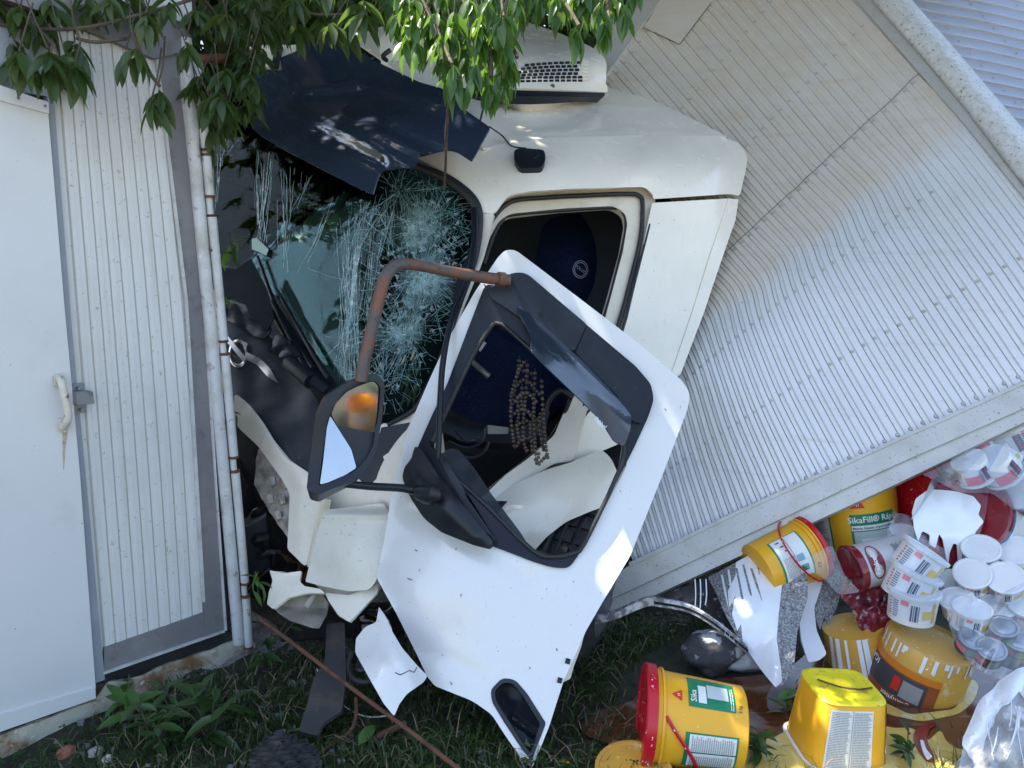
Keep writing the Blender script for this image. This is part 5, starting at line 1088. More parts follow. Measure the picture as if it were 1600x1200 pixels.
# 7 pail with red lid facing left
sp7 = (.27, .125, .142, 0)
p7 = pail('paint_pail', 'yellow pail lying with its glossy red lid to the left, below the rail', 'pail', sp7, lid=RED, group=PG)
patch('green_stripe', GREEN, sp7, -80, 80, .56, .60, p7, .0012, 22); l7 = patch('info_label', PAPER, sp7, -80, 80, .08, .555, p7, .0012, 22); lines('fine_print', PRINTG, sp7, -60, 60, .12, .5, 14, l7); patch('blue_logo', M('print_blue', (.03, .16, .45), .4), sp7, -70, -40, .2, .45, l7, .004)
tube('carry_handle', RED, [ring_pt(sp7, math.radians(a), .80, .008) for a in range(-90, 100, 20)], .005, p7, 8, 3)
pose(p7, 1420, 772, 3.22, 198, .42, .27, scale=1.0)
# 8 small tin with rotated lettering
sp8 = (.215, .082, .086, 0)
SILV = M('silver_label', (.52, .53, .55), .35, metal=.15)
p8 = root('paint_can', 'silver and dark red varnish can lying between the yellow pails', 'can', (0, 0, 0))
lathe_part('body', SILV, sp8, [(0, -.004), (.01, 0), (.5, 0), (1, 0)], p8, 40, cap0=True); lathe_part('lid', REDP, sp8, [(.96, .002), (.965, .006), (1.02, .006), (1.03, 0), (1.0, -.01)], p8, 40, cap1=True); patch('red_band', REDP, sp8, -85, 85, .88, .97, p8, .001, 20)
ov = []
V = [ring_pt(sp8, math.radians(-6), .70, .002)]+[ring_pt(sp8, math.radians(-6)+cos(t)*.82, .70+.20*sin(t)*.7, .002) for t in np.linspace(0, 2*math.pi, 29)[:-1]]
link('oval_label', V, [[0, 1+i, 1+(i+1) % 28] for i in range(28)], REDP, p8, True, 60)
wtext('label_word', PAPER, 'Resicolor', sp8, -6, .73, .0255, p8, .004, 0, .045); wtext('label_word', PRINT, 'Anticorrosivo', sp8, -6, .63, .0125, p8, .004, 0); lines('fine_print', PRINT, sp8, -28, 30, .10, .32, 7, p8, .003); 
pose(p8, 1330, 889, 2.96, 195, .12, .215, spin=8)
# 9 large maroon drum, end towards us, white paint run over it
sp9 = (.26, .165, .17, 0)
p9 = root('paint_drum', 'large maroon-lidded drum with white paint run over its face', 'drum', (0, 0, 0))
lathe_part('body', WP, sp9, [(0, 0), (.5, 0), (.93, 0)], p9, 48, cap0=True); lathe_part('lid', REDP, sp9, [(.90, .006), (.98, .006), (1.0, -.002), (.99, -.02)], p9, 48, cap1=True); patch('blue_band', M('band_blue', (.06, .16, .28), .4), sp9, -170, 170, .78, .9, p9, .002, 40)
pose(p9, 1508, 800, 3.06, 150, .80, .26, scale=.95)
sheet('maroon_paint', REDP, rp([(1440, 772), (1470, 755), (1500, 748), (1535, 756), (1562, 780), (1572, 815), (1560, 850), (1530, 872), (1512, 884), (1480, 884), (1452, 872), (1436, 840)], 12), TPS([(1400, 790, 3.03), (1500, 750, 3.05), (1560, 800, 3.0), (1500, 880, 2.99), (1440, 830, 2.98)]), None, step=8, thick=.01)
MPO = bpy.data.objects['maroon_paint']; MPO.parent = p9; MPO.matrix_parent_inverse = p9.matrix_world.inverted()
WS9 = TPS([(1400, 790, 3.02), (1500, 750, 3.04), (1545, 800, 2.99), (1500, 880, 2.98), (1440, 830, 2.97)], off=lambda x, y: .012*mn.noise(Vector((x*.03, y*.03, 0))))
sheet('white_paint', WPAINT, rp([(1424, 800), (1430, 780), (1450, 765), (1490, 768), (1520, 776), (1532, 790), (1528, 805), (1536, 815), (1524, 830), (1518, 842), (1519, 868, 3), (1514, 879), (1509, 866, 3), (1506, 850, 3), (1502, 868, 3), (1501, 880), (1496, 878), (1494, 850, 3), (1488, 848, 3), (1482, 864, 3), (1480, 881), (1476, 866), (1472, 842), (1466, 834), (1460, 856), (1450, 850), (1452, 836, 3), (1440, 830), (1434, 846), (1428, 826)], 3), WS9, None, step=5, thick=.004, off=.006)
wp9 = bpy.data.objects['white_paint']; wp9.parent = p9; wp9.matrix_parent_inverse = p9.matrix_world.inverted()
# maroon patches showing through
MP = TPS([(1440, 830, 2.99), (1500, 880, 3.0), (1545, 800, 3.01)])
# 10 maroon-stained crumpled film
FILMR = M('stained_film', (.17, .012, .03), .18, coat=.6, var=[((.45, .42, .45), 22, .56, .64), ((.03, .02, .03), 12, .5, .65)], bump=(30, .01))
FILM = filmmat('stretch_film', (.93, .945, .96), .16, .02, .07, 14, .002)
FILM2 = filmmat('loose_film', (.94, .95, .97), .12, .01, .02, 12, .0018)
def wrinkle(a=.02, s=.04, z=0): return lambda x, y: a*mn.noise(Vector((x*s, y*s*.5, z)))+a*.5*mn.noise(Vector((x*s*2.3+y*s, y*s*.7, z+5)))
tag(sheet('stained_film', FILMR, rp([(1318, 900), (1350, 905), (1395, 895), (1400, 930), (1392, 985), (1375, 1000), (1345, 985), (1330, 950), (1310, 930)], 6), TPS([(1318, 900, 2.98), (1395, 895, 2.96), (1375, 1000, 2.90)], off=wrinkle(.05, .05)), None, step=4, thick=.002), 'crumpled plastic film soaked in dark red paint below the varnish can', 'plastic film')
# tubs with printed labels
spt = (.088, .060, .064, 0)
def tub_proto(big=False):
    o = root('plastic_tub', 'x', 'tub', (0, 0, 0), 'white plastic tubs'); lathe_part('body', WP, spt, [(0, -.005), (.02, 0), (.5, 0), (.9, 0)], o, 32, cap0=True)
    lathe_part('lid', WP, spt, [(.87, .003), (.88, .005), (.98, .005), (1.0, .002), (1.0, -.004), (.975, -.006), (.975, -.03)], o, 32, cap1=True)
    for t0, t1, h0, h1, m in (((-34, 22, .42, .84, PINK), (28, 56, .20, .40, AMBER), (-60, -40, .2, .8, NAVYP)) if big else ((-22, -4, .66, .82, PINK), (30, 52, .30, .58, AMBER), (56, 66, .18, .80, AMBER), (2, 6, .2, .72, NAVYP), (8, 10, .2, .72, NAVYP), (12, 17, .2, .72, NAVYP), (19, 21, .2, .72, NAVYP))): patch('label_block', m, spt, t0, t1, h0, h1, o, .0012, 4)
    lines('fine_print', NAVYP, spt, -42, -26, .2, .78, 8, o, .002); lines('fine_print', TRI, spt, -54, -46, .2, .8, 6, o, .002)
    return o
T0 = tub_proto(); first = True; TBIG = tub_proto(True); fb = True
def put(label, *a, **k):
    global first, fb
    if k.pop('big', False):
        o = TBIG if fb else clone(TBIG, label); fb = False; o['label'] = label; pose(o, *a, **k); return o
    o = T0 if first else clone(T0, label); first = False; o['label'] = label; pose(o, *a, **k); return o
put('upper tub of the leaning stack of three labelled white tubs', 1449, 858, 2.86, 52, .20, .088, spin=6, scale=1.32)
put('middle tub of the leaning stack of three labelled white tubs', 1434, 890, 2.83, 62, .20, .088, spin=0, scale=1.36)
put('lowest tub of the leaning stack of three labelled white tubs', 1429, 920, 2.80, 82, .22, .088, spin=-4, scale=1.32)
for lab, x, y, r, rt, an, d in (('white lidded tub, back left of the four standing lids', 1533, 856, 26, .72, 88, 2.92), ('white lidded tub, back right of the four standing lids', 1585, 858, 26, .72, 92, 2.92),
        ('white lidded tub, front left of the four standing lids', 1519, 895, 25.5, .82, 90, 2.84), ('white lidded tub, front right of the four standing lids', 1571, 902, 27, .82, 88, 2.80),
        ('white tub half hidden behind the labelled stack and the front left lid', 1490, 905, 20, .66, 95, 2.92), ('white tub on its side beneath the standing lids, amber label showing', 1494, 934, 24, .55, 100, 2.82), ('white tub with amber label above the grey tins', 1519, 948, 27, .48, 78, 2.76),
        ('white tub buried at the right, above the grey tins', 1560, 945, 24, .6, 80, 2.86)):
    put(lab, x, y, d, an, rt, .088, spin=random.uniform(-30, 20), scale=r*d/F/.064)
for lab, x, y, r, rt, an, d, spn in (('pink labelled tub tucked under the rail beside the red-lidded pail', 1462, 712, 30, -.30, 118, 3.24, 30), ('larger pink labelled tub lying highest along the rail', 1508, 690, 34, -.2, 125, 3.26, 30), ('pink labelled tub below the highest ones', 1500, 738, 24, .3, 130, 3.12, 20), ('pink labelled tub at the right picture edge under the rail', 1572, 668, 32, -.1, 120, 3.24, 60),
        ('pink labelled tub above the maroon drum', 1528, 745, 27, -.35, 300, 3.02, 20), ('pink labelled tub at the right above the maroon drum', 1570, 742, 30, -.3, 310, 3.0, 10), ('white tub with clear rim at the far right edge', 1592, 765, 30, .5, 140, 2.98, 0), ('amber labelled tub between the pink ones at the right', 1556, 712, 22, -.3, 150, 3.04, 10)):
    put(lab, x, y, d, an, rt, .088, spin=spn, scale=r*d/F/.064, big=True)
for lab, x, y, r, rt, an, d in (('white tub showing behind the varnish can and the labelled stack', 1418, 832, 24, .5, 70, 3.12), ('white tub sunk behind the labelled stack', 1476, 838, 22, .4, 100, 3.08), ('white tub at the right edge beside the standing lids', 1612, 900, 26, .7, 92, 2.86), ('white tub at the right edge over the clear bag', 1606, 945, 26, .6, 80, 2.82), ('white tub on its side between the drips pail and the labelled stack', 1388, 955, 22, .2, 200, 2.98)):
    put(lab, x, y, d, an, rt, .088, spin=random.uniform(-20, 20), scale=r*d/F/.064)
tn = (.075, .058, .060, 0)
def tin(label, x, y, r, rt, an, d):
    o = root('paint_tin', label, 'tin', (0, 0, 0), 'small grey tins'); lathe_part('body', PRINT, tn, [(0, 0), (.5, 0), (.95, 0)], o, 32, cap0=True)
    lathe_part('lid', TINM, tn, [(.93, .003), (1.0, .003), (1.02, 0), (1.02, -.006), (.97, -.009), (.97, -.018), (.99, -.02)], o, 32, cap1=True); patch('red_print', TRI, tn, -50, 0, .3, .7, o); patch('green_print', M('print_green', (.1, .2, .06), .4), tn, 6, 50, .2, .7, o)
    pose(o, x, y, d, an, rt, .075, scale=r*d/F/.060)
tin('grey tin, left one inside the clear bag', 1520, 997, 20, .72, 60, 2.70); tin('grey tin, lowest one inside the clear bag', 1549, 1013, 21, .75, 70, 2.66); tin('grey tin, upper one inside the clear bag', 1568, 978, 20, .7, 80, 2.72); tin('grey tin at the right picture edge inside the clear bag', 1592, 1000, 20, .7, 70, 2.70)
# stretch film over everything
def film(label, pts, surf, mat=FILM, st=5): tag(sheet('plastic_film', mat, rp(pts, 8), surf, None, step=st, thick=.0012, angle=80), label, 'plastic film')
film('clear stretch film over the pink labelled tubs', [(1440, 742), (1500, 714), (1640, 655), (1640, 800), (1590, 800), (1550, 770), (1500, 770), (1450, 745)], TPS([(1440, 742, 3.0), (1640, 655, 2.98), (1590, 800, 2.85), (1500, 770, 2.92)], off=wrinkle(.012, .018, 1)))
film('clear film stretched over the stack of three labelled tubs', [(1432, 838), (1480, 860), (1480, 900), (1462, 940), (1458, 975), (1395, 965), (1388, 930), (1400, 880)], TPS([(1432, 838, 2.74), (1480, 860, 2.74), (1458, 975, 2.66), (1388, 930, 2.70)], off=wrinkle(.008, .02, 2)), FILM2)
film('clear bag pulled round the grey tins', [(1478, 930), (1510, 925), (1560, 930), (1620, 900), (1620, 1040), (1590, 1056), (1556, 1062), (1520, 1040), (1496, 1010), (1480, 970)], TPS([(1478, 930, 2.66), (1620, 900, 2.6), (1556, 1062, 2.50), (1520, 1000, 2.56)], off=wrinkle(.016, .02, 3)))
if 0: film('clear film trailing from the leaning yellow pail', [(1440, 1010), (1470, 1010), (1500, 1025), (1518, 1040), (1520, 1085), (1490, 1105), (1468, 1090), (1450, 1050)], TPS([(1440, 1010, 2.56), (1520, 1035, 2.58), (1490, 1105, 2.50), (1450, 1060, 2.50)], off=wrinkle(.010, .02, 4)), FILM2)
film('clear film hanging under the pictogram pail', [(1250, 880), (1300, 850), (1320, 900), (1345, 925), (1310, 930), (1290, 905)], TPS([(1250, 880, 2.86), (1300, 850, 2.86), (1310, 930, 2.82)], off=wrinkle(.014, .03, 6)))
film('dusty clear film behind the stacked tubs', [(1385, 830), (1400, 800), (1440, 812), (1456, 850), (1430, 880), (1408, 905), (1395, 890)], TPS([(1385, 830, 2.98), (1456, 850, 2.96), (1408, 905, 2.9)], off=wrinkle(.016, .03, 8)))
film('clear film round the red-lidded pail', [(1440, 790), (1455, 750), (1480, 735), (1485, 765), (1460, 790), (1420, 815)], TPS([(1440, 790, 2.98), (1480, 735, 3.0), (1420, 815, 2.94)], off=wrinkle(.014, .03, 9)))
# paint-covered sheets hanging from the rail
SPK = M('speckled_grey_board', (.15, .155, .16), .55, var=[((.34, .35, .37), 130, .47, .56), ((.06, .06, .065), 60, .55, .65)], bump=(120, .002))
S1 = TPS([(1108, 905, 3.12), (1170, 860, 3.14), (1255, 880, 3.02), (1212, 1075, 2.72), (1160, 1005, 2.86), (1225, 960, 2.90), (1185, 960, 2.86)], off=lambda x, y: .02*math.sin((x+y*.3)*.05))
q1 = tag(sheet('soaked_sheet', SPK, rp([(1106, 902, 3), (1140, 884), (1176, 864), (1250, 880), (1262, 905), (1262, 935), (1246, 985), (1240, 1050), (1228, 1064), (1224, 1070), (1212, 1074, 2), (1190, 1048), (1160, 1008), (1134, 962), (1118, 925)], 4), S1, None, step=6, thick=.006), 'grey speckled sheet hanging from the rail, half covered by white paint', 'sheet', 'paint-soaked sheets')
sheet('white_paint', WPAINT, rp([(1150, 880), (1176, 866), (1200, 880), (1248, 884), (1222, 915, 3), (1216, 960), (1214, 1000), (1220, 1040), (1222, 1066), (1212, 1075, 2), (1192, 1050), (1172, 1022), (1160, 1002, 2), (1158, 975, 2), (1152, 985, 2), (1144, 960), (1150, 930, 2), (1140, 950, 2), (1138, 925, 2), (1150, 900, 2)], 3), S1, q1, step=6, thick=.005, off=.005)
for a in (((1150, 890), (1168, 980)), ((1160, 884), (1180, 960)), ((1172, 890), (1190, 940)), ((1128, 900), (1140, 955)), ((1138, 892), (1150, 970)), ((1180, 870), (1186, 900))):
    (x0, y0), (x1, y1) = a; pts = [(x0, y0), (x0+3, y0), ((x0+x1)/2+2.5, (y0+y1)/2), (x1, y1), ((x0+x1)/2-1, (y0+y1)/2)]
    sheet('paint_run', SPK if x0 > 1145 else WPAINT, pts, S1, q1, step=0, thick=.003, off=.0075)
S2 = TPS([(1248, 885, 3.10), (1290, 880, 3.12), (1290, 1020, 2.88), (1262, 1036, 2.84), (1245, 950, 2.96), (1275, 960, 2.99)])
q2 = tag(sheet('soaked_sheet', WPAINT, rp([(1256, 890), (1290, 876), (1284, 915, 8), (1272, 950), (1276, 985), (1292, 1022, 4), (1280, 1032), (1263, 1035, 3), (1252, 1000), (1248, 960), (1256, 920)], 5), S2, None, step=6, thick=.006), 'narrow white paint-coated sheet curling beside the speckled one', 'sheet', 'paint-soaked sheets')
sheet('bare_edge', SPK, rp([(1276, 885), (1320, 882), (1322, 910), (1312, 945), (1298, 972, 2), (1292, 960), (1286, 980, 2), (1272, 950), (1282, 915)], 4), S2, q2, step=6, thick=.006, off=-.02)
tag(sheet('soaked_sheet', M('dark_soaked', (.05, .045, .05), .35, var=[((.5, .52, .56), 30, .60, .64)]), rp([(1030, 935), (1106, 900), (1118, 930), (1150, 985), (1120, 985), (1080, 955), (1050, 950)], 3), TPS([(1030, 935, 3.2), (1106, 900, 3.2), (1150, 985, 2.98)], off=wrinkle(.03, .04)), None, step=6, thick=.004), 'dark plastic with white dribbles under the rail, behind the bent strip', 'sheet', 'paint-soaked sheets')
for x in (1086, 1094, 1103): tube('paint_dribble', WPAINT, [P(x, 905, 3.0), P(x+1, 930, 2.98), P(x-1, 955+random.uniform(-10, 8), 2.97)], .0025, q1, 5, 3)
# bent perforated strip
st_px = [(930, 968, 3.05), (965, 958, 3.02), (1008, 940, 3.0), (1030, 940, 2.98), (1078, 950, 2.95), (1120, 975, 2.90), (1168, 1014, 2.82)]
sc_ = catmull([P(*q) for q in st_px], 8)
strip_o = root('perforated_strip', 'bent perforated metal strip spattered with white paint under the cargo box', 'metal strip', G(1050, 1010))
V = []; Fq = []
for i, p in enumerate(sc_):
    for h, o_ in ((.012, 0), (.012, -.02), (-.012, -.02), (-.020, 0), (-.020, .004), (.008, .004)): V.append(p+UP*h-FW*o_)
n = len(sc_)
for i in range(n-1):
    for k in range(6): Fq.append([i*6+k, i*6+(k+1) % 6, (i+1)*6+(k+1) % 6, (i+1)*6+k])
link('strip', V, Fq, M('spattered_strip', (.20, .20, .21), .5, metal=.4, var=[((.62, .63, .65), 30, .46, .58)]), strip_o, True, 30)
g = []
for i in range(22, n-1):
    p = (sc_[i]+sc_[min(n-1, i+1)])/2; t = (sc_[min(n-1, i+1)]-sc_[i]).normalized(); g.append(box_geo(p-UP*.006-FW*.0045+t*0, t*.008, UP*.005, FW*.001))
V, Fq = merge(g); tag(link('slot_hole', V, Fq, DARK, strip_o, False), kind='stuff')
# white-filmed carton bottom right
K = TPS([(1590, 1050, 2.50), (1505, 1170, 2.28), (1640, 1050, 2.46), (1500, 1240, 2.16), (1640, 1240, 2.12), (1560, 1130, 2.30)], off=wrinkle(.03, .03, 11))
ct = tag(sheet('wrapped_carton', M('wrapped_grey_board', (.34, .36, .38), .3, var=[((.20, .20, .20), 5, .45, .65), ((.6, .62, .65), 12, .55, .65)], bump=(20, .006)), rp([(1592, 1046, 8), (1650, 1030), (1650, 1260), (1492, 1260), (1500, 1190), (1508, 1150), (1530, 1100, 10), (1560, 1070)], 5), K, None, step=7, thick=.03), 'carton in torn white film, dripping with white paint, in the bottom right corner', 'carton')
sheet('white_paint', WPAINT, rp([(1592, 1046, 8), (1650, 1030), (1650, 1120), (1610, 1105), (1590, 1080), (1578, 1100), (1566, 1104), (1556, 1120), (1548, 1140), (1540, 1156), (1536, 1175), (1530, 1190), (1540, 1215), (1526, 1240), (1520, 1190), (1505, 1168), (1507, 1150), (1530, 1100, 10), (1560, 1068)], 3), K, ct, step=6, thick=.005, off=.006)
for i in range(9):
    x, y = random.uniform(1535, 1600), random.uniform(1080, 1120); tube('paint_string', WPAINT, [K(x, y)-FW*.008, K(x+random.uniform(-14, 10), y+30)-FW*.012, K(x+random.uniform(-20, 16), y+random.uniform(50, 90))-FW*.008], .0016, ct, 5, 4)
# lid lying at the bottom edge
sl_ = (.02, .14, .14, 0)
lo = root('pail_lid', 'loose yellow pail lid spattered white at the bottom edge', 'lid', (0, 0, 0)); lathe_part('disc', YELD, sl_, [(0, .004), (.9, .004), (1.0, 0), (1.0, -.01), (.6, -.014), (.6, -.05)], lo, 44, cap1=True)
pose(lo, 990, 1200, 2.34, 88, .42, .02); lo.scale = (.82,)*3
# painted lump of rock
def rock(name, label, c, r, mat, sq_=(1, 1, .7), cat='stone', group=None, cap=None):
    bm = bmesh.new(); bmesh.ops.create_icosphere(bm, subdivisions=4, radius=1); sd = random.uniform(0, 99)
    for v in bm.verts:
        q = v.co.copy(); k = 1+.28*mn.noise(q*1.4+Vector((sd, 0, 0)))+.10*mn.noise(q*4+Vector((sd, 0, 0))); v.co = Vector((q.x*sq_[0], q.y*sq_[1], q.z*sq_[2]))*k*r+Vector(c)
    V, Fq = bmout(bm); bm.free(); o = link(name, V, Fq, mat, None, True, 50); tag(o, label, cat, group); return o
PR = M('painted_rock', (.05, .05, .055), .8, var=[((.40, .42, .46), 9, .53, .58)], bump=(40, .008))
rock('stone', 'dark stone splashed with white paint beside the hanging sheet', G(1122, 1062)+Vector((0, .1, .06)), .11, PR, (1.1, .8, .8))
rock('stone', 'flat stone coated in pale grey paint behind the splashed one', G(1165, 1062)+Vector((.02, .12, .04)), .12, M('grey_coat', (.36, .38, .42), .2, coat=.5), (1.3, .7, .5))
# puddles
PB = M('brown_paint', (.125, .044, .020), .05, coat=.4, var=[((.075, .028, .016), 3, .45, .6)], streak=[((.30, .13, .04), (5, 60, 5), .60, .68, .55, (0, 0, .25)), ((.42, .32, .10), (7, 45, 5), .66, .70, .6, (0, 0, -.3))])
PY = M('yellow_paint', (.62, .50, .13), .16, coat=.5, var=[((.50, .36, .09), 5, .45, .65), ((.60, .60, .40), 9, .56, .66, .7)], streak=[((.70, .64, .34), (30, 6, 5), .55, .62, .6, (0, 0, .8))])
PV = M('mauve_paint', (.17, .15, .19), .12, coat=.5)
def flat(z): return lambda x, y: G(x, y, z)
def puddle(name, mat, pts, z, label, st=14): return tag(sheet(name, mat, rp([(x+random.uniform(-2, 2), y+random.uniform(-2, 2)) for x, y in pts], 10), flat(z), None, step=st, thick=.003, off=.003), label, 'puddle', kind=None)
bp_ = puddle('brown_paint_puddle', PB, [(905, 1135), (930, 1112), (985, 1100), (1010, 1078), (1060, 1066), (1110, 1062), (1180, 1055), (1225, 1050), (1245, 1035), (1270, 1015), (1330, 1000), (1420, 990), (1530, 1000), (1560, 1040), (1620, 1060), (1620, 1230), (1500, 1240), (1300, 1250), (1100, 1240), (1000, 1210), (940, 1190), (960, 1165), (915, 1150)], .006, 'glossy brown paint pool between the pails')
puddle('yellow_paint_puddle', PY, [(1120, 1205), (1112, 1180), (1135, 1168), (1170, 1155), (1205, 1158), (1235, 1140), (1260, 1120), (1370, 1130), (1395, 1138), (1425, 1136), (1440, 1150), (1452, 1160), (1470, 1140), (1478, 1158), (1496, 1172), (1510, 1168), (1500, 1230), (1300, 1250), (1130, 1240)], .0105, 'yellow paint pool round the upside-down tub')
puddle('yellow_paint_puddle', PY, [(1355, 1100), (1366, 1090), (1420, 1116), (1490, 1108), (1512, 1080), (1518, 1060), (1530, 1072), (1524, 1095), (1500, 1115), (1440, 1126), (1385, 1114)], .0105, 'yellow paint ring at the foot of the leaning pail')
puddle('mauve_paint_puddle', PV, [(1196, 1088), (1208, 1070), (1240, 1058), (1250, 1066), (1236, 1088), (1226, 1108), (1210, 1114), (1200, 1106)], .0105, 'mauve grey paint patch below the hanging sheet')
puddle('crimson_paint_swirl', REDP, [(1424, 1150), (1436, 1136), (1468, 1130), (1452, 1140), (1446, 1158), (1458, 1180), (1462, 1192), (1446, 1190), (1432, 1172)], .015, 'crimson and white crescent swirled into the yellow paint', 8)
puddle('white_paint_streak', WPAINT, [(1436, 1158), (1441, 1156), (1446, 1172), (1456, 1186), (1450, 1188), (1440, 1176)], .0195, 'white streak inside the crimson crescent', 0)

# the pail that shows in the door mirror
pm = clone(p5, 'yellow pail standing in the grass, seen only in the door mirror'); pm.matrix_world = Matrix.Translation(Vector((.36, .9, .02))) @ Matrix.Rotation(2.2, 4, 'Z') @ Matrix.Scale(.6, 4)
# ------------------------------------------------------------------ beads hanging in the cab window
BEAD = M('brown_beads', (.045, .032, .026), .30, var=[((.11, .085, .07), 14, .4, .6)])
gar = root('bead_garland', 'brown wooden bead seat garland hanging down out of the cab', 'beads', P(835, 720, 2.98))
bpr = None; nb_ = 0
def bead_mesh():
    V, Fq = tube_geo([Vector((0, 0, -.0058)), Vector((0, 0, -.0042)), Vector((0, 0, .0042)), Vector((0, 0, .0058))], [.0045, .0072, .0072, .0045], 7); me = bpy.data.meshes.new('bead'); me.from_pydata(V, [], Fq); me.materials.append(BEAD); me.polygons.foreach_set('use_smooth', [True]*len(me.polygons)); return me
BM = bead_mesh(); extra = []
strands = [((812, 556), (806, 600), (798, 640), (800, 670), (804, 700)), ((824, 562), (822, 610), (818, 650), (818, 690), (824, 706)), ((836, 575), (834, 620), (834, 660), (836, 700), (838, 712)), ((846, 590), (848, 640), (850, 670), (853, 700), (856, 716)), ((806, 590), (800, 612), (797, 630)), ((800, 650), (812, 640), (824, 642), (832, 652), (846, 660)), ((806, 606), (816, 594), (826, 596), (834, 606), (844, 618)), ((802, 632), (812, 618), (824, 614), (838, 628)), ((802, 668), (814, 660), (826, 658), (840, 672)), ((804, 702), (812, 690), (824, 684), (836, 690)), ((836, 712), (840, 726), (848, 718), (854, 712)), ((822, 562), (812, 575), (806, 592)), ((812, 580), (822, 580), (834, 586)), ((828, 658), (829, 680), (832, 706)), ((846, 640), (842, 660), (846, 690), (850, 704)), ((838, 727), (841, 714), (842, 704)), ((808, 622), (810, 645), (808, 668), (812, 690)), ((816, 600), (815, 625), (817, 640))]
for si, s_ in enumerate(strands):
    c = catmull([P(x, y, 2.98-.012*(si % 4)+.01*math.sin(y*.1)) for x, y in s_], 12); acc = 0; tube('cord', RUBBER, c, .0015, gar, 4, 0)
    for a, b in zip(c, c[1:]):
        acc += (b-a).length
        if acc > .0135:
            acc = 0; nb_ += 1
            if nb_ > 300: break
            o = bpy.data.objects.new('bead', BM); COL.objects.link(o); o.parent = gar; o.location = b-ORG[gar.name]; o.rotation_euler = (b-a).to_track_quat('Z', 'Y').to_euler()
# ------------------------------------------------------------------ leaves
def leafmat(name, c1, c2, tr):
    m = bpy.data.materials.new(name); m.use_nodes = True; nt = m.node_tree; nd = nt.nodes; L = nt.links; b = nd['Principled BSDF']; out = nd['Material Output']
    oi = nd.new('ShaderNodeObjectInfo'); geo = nd.new('ShaderNodeNewGeometry'); n = nd.new('ShaderNodeTexNoise'); n.inputs['Scale'].default_value = 6; L.new(geo.outputs['Position'], n.inputs['Vector'])
    r = nd.new('ShaderNodeMapRange'); r.inputs['From Min'].default_value = .3; r.inputs['From Max'].default_value = .7; L.new(n.outputs['Fac'], r.inputs['Value'])
    ri = nd.new('ShaderNodeMath'); ri.operation = 'MULTIPLY_ADD'; ri.inputs[1].default_value = .5; ri.inputs[2].default_value = -.2; L.new(geo.outputs['Random Per Island'], ri.inputs[0])
    ra = nd.new('ShaderNodeMath'); ra.operation = 'ADD'; ra.use_clamp = True; L.new(r.outputs[0], ra.inputs[0]); L.new(ri.outputs[0], ra.inputs[1])
    x = nd.new('ShaderNodeMix'); x.data_type = 'RGBA'; x.inputs[6].default_value = (*c1, 1); x.inputs[7].default_value = (*c2, 1); L.new(ra.outputs[0], x.inputs['Factor']); L.new(x.outputs[2], b.inputs['Base Color'])
    b.inputs['Roughness'].default_value = .36; b.inputs['Specular IOR Level'].default_value = .45
    t = nd.new('ShaderNodeBsdfTranslucent'); t.inputs[0].default_value = (*tr, 1); s_ = nd.new('ShaderNodeMixShader'); s_.inputs[0].default_value = .32; L.new(b.outputs[0], s_.inputs[1]); L.new(t.outputs[0], s_.inputs[2]); L.new(s_.outputs[0], out.inputs['Surface']); return m
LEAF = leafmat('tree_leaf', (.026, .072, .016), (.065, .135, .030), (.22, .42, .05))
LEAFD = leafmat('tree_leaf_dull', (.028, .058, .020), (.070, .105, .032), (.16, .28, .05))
WEED = leafmat('weed_leaf', (.020, .052, .014), (.048, .095, .026), (.10, .22, .04))
BARK = M('twig_bark', (.10, .075, .05), .85, var=[((.05, .04, .03), 12, .4, .6)], bump=(60, .003))
def leaf_local(L=.11, Wd=.036, fold=.25, droop=.25, n=5):
    """points of one leaf along +X, folded along the midrib"""
    V = []; Fq = []
    for i in range(n+1):
        t = i/n; w = Wd*.5*math.sin(math.pi*min(1, t**.85*.98+.02))**.8 if 0 < t < 1 else .0006; x = L*t; z = -droop*L*t*t
        V += [Vector((x, -w, z+w*fold*2)), Vector((x, 0, z)), Vector((x, w, z+w*fold*2))]
    for i in range(n):
        a = i*3; b = a+3; Fq += [[a, b, b+1, a+1], [a+1, b+1, b+2, a+2]]
    return V, Fq
LM = []
for k, (l, w, f, d) in enumerate(((.115, .040, .22, .25), (.10, .032, .35, .4), (.125, .038, .15, .15), (.085, .034, .3, .1))):
    V, Fq = leaf_local(l, w, f, d); LM.append((V, Fq))
def leaf_meshes(mat):
    out = []
    for V, Fq in LM:
        me = bpy.data.meshes.new('leaf'); me.from_pydata(V, [], Fq); me.materials.append(mat); me.polygons.foreach_set('use_smooth', [True]*len(me.polygons)); out.append(me)
    return out
def frame_of(d, rollv):
    X = d.normalized(); Y = Vector((0, 0, 1)).cross(X); Y = Y.normalized() if Y.length > 1e-3 else Vector((0, 1, 0)); Z = X.cross(Y); R_ = Matrix((X, Y, Z)).transposed(); return R_ @ Matrix.Rotation(rollv, 3, 'X')
def whorl(p, n, spread=.7, down=.75, size=1.0, outdir=None):
    """leaves spraying from one node: list of (position, rotation, scale, kind)"""
    a0 = random.uniform(0, 6.28); L = []
    for k in range(n):
        a = a0+2*math.pi*k/n+random.uniform(-.3, .3); d = Vector((cos(a)*spread, sin(a)*spread, -down+random.uniform(-.3, .35)))
        if outdir: d += outdir
        q = p+Vector((0, 0, -random.uniform(0, .03))); L.append((q, frame_of(d, random.uniform(-.6, .6)), size*random.uniform(.75, 1.15), random.randrange(4)))
    return L
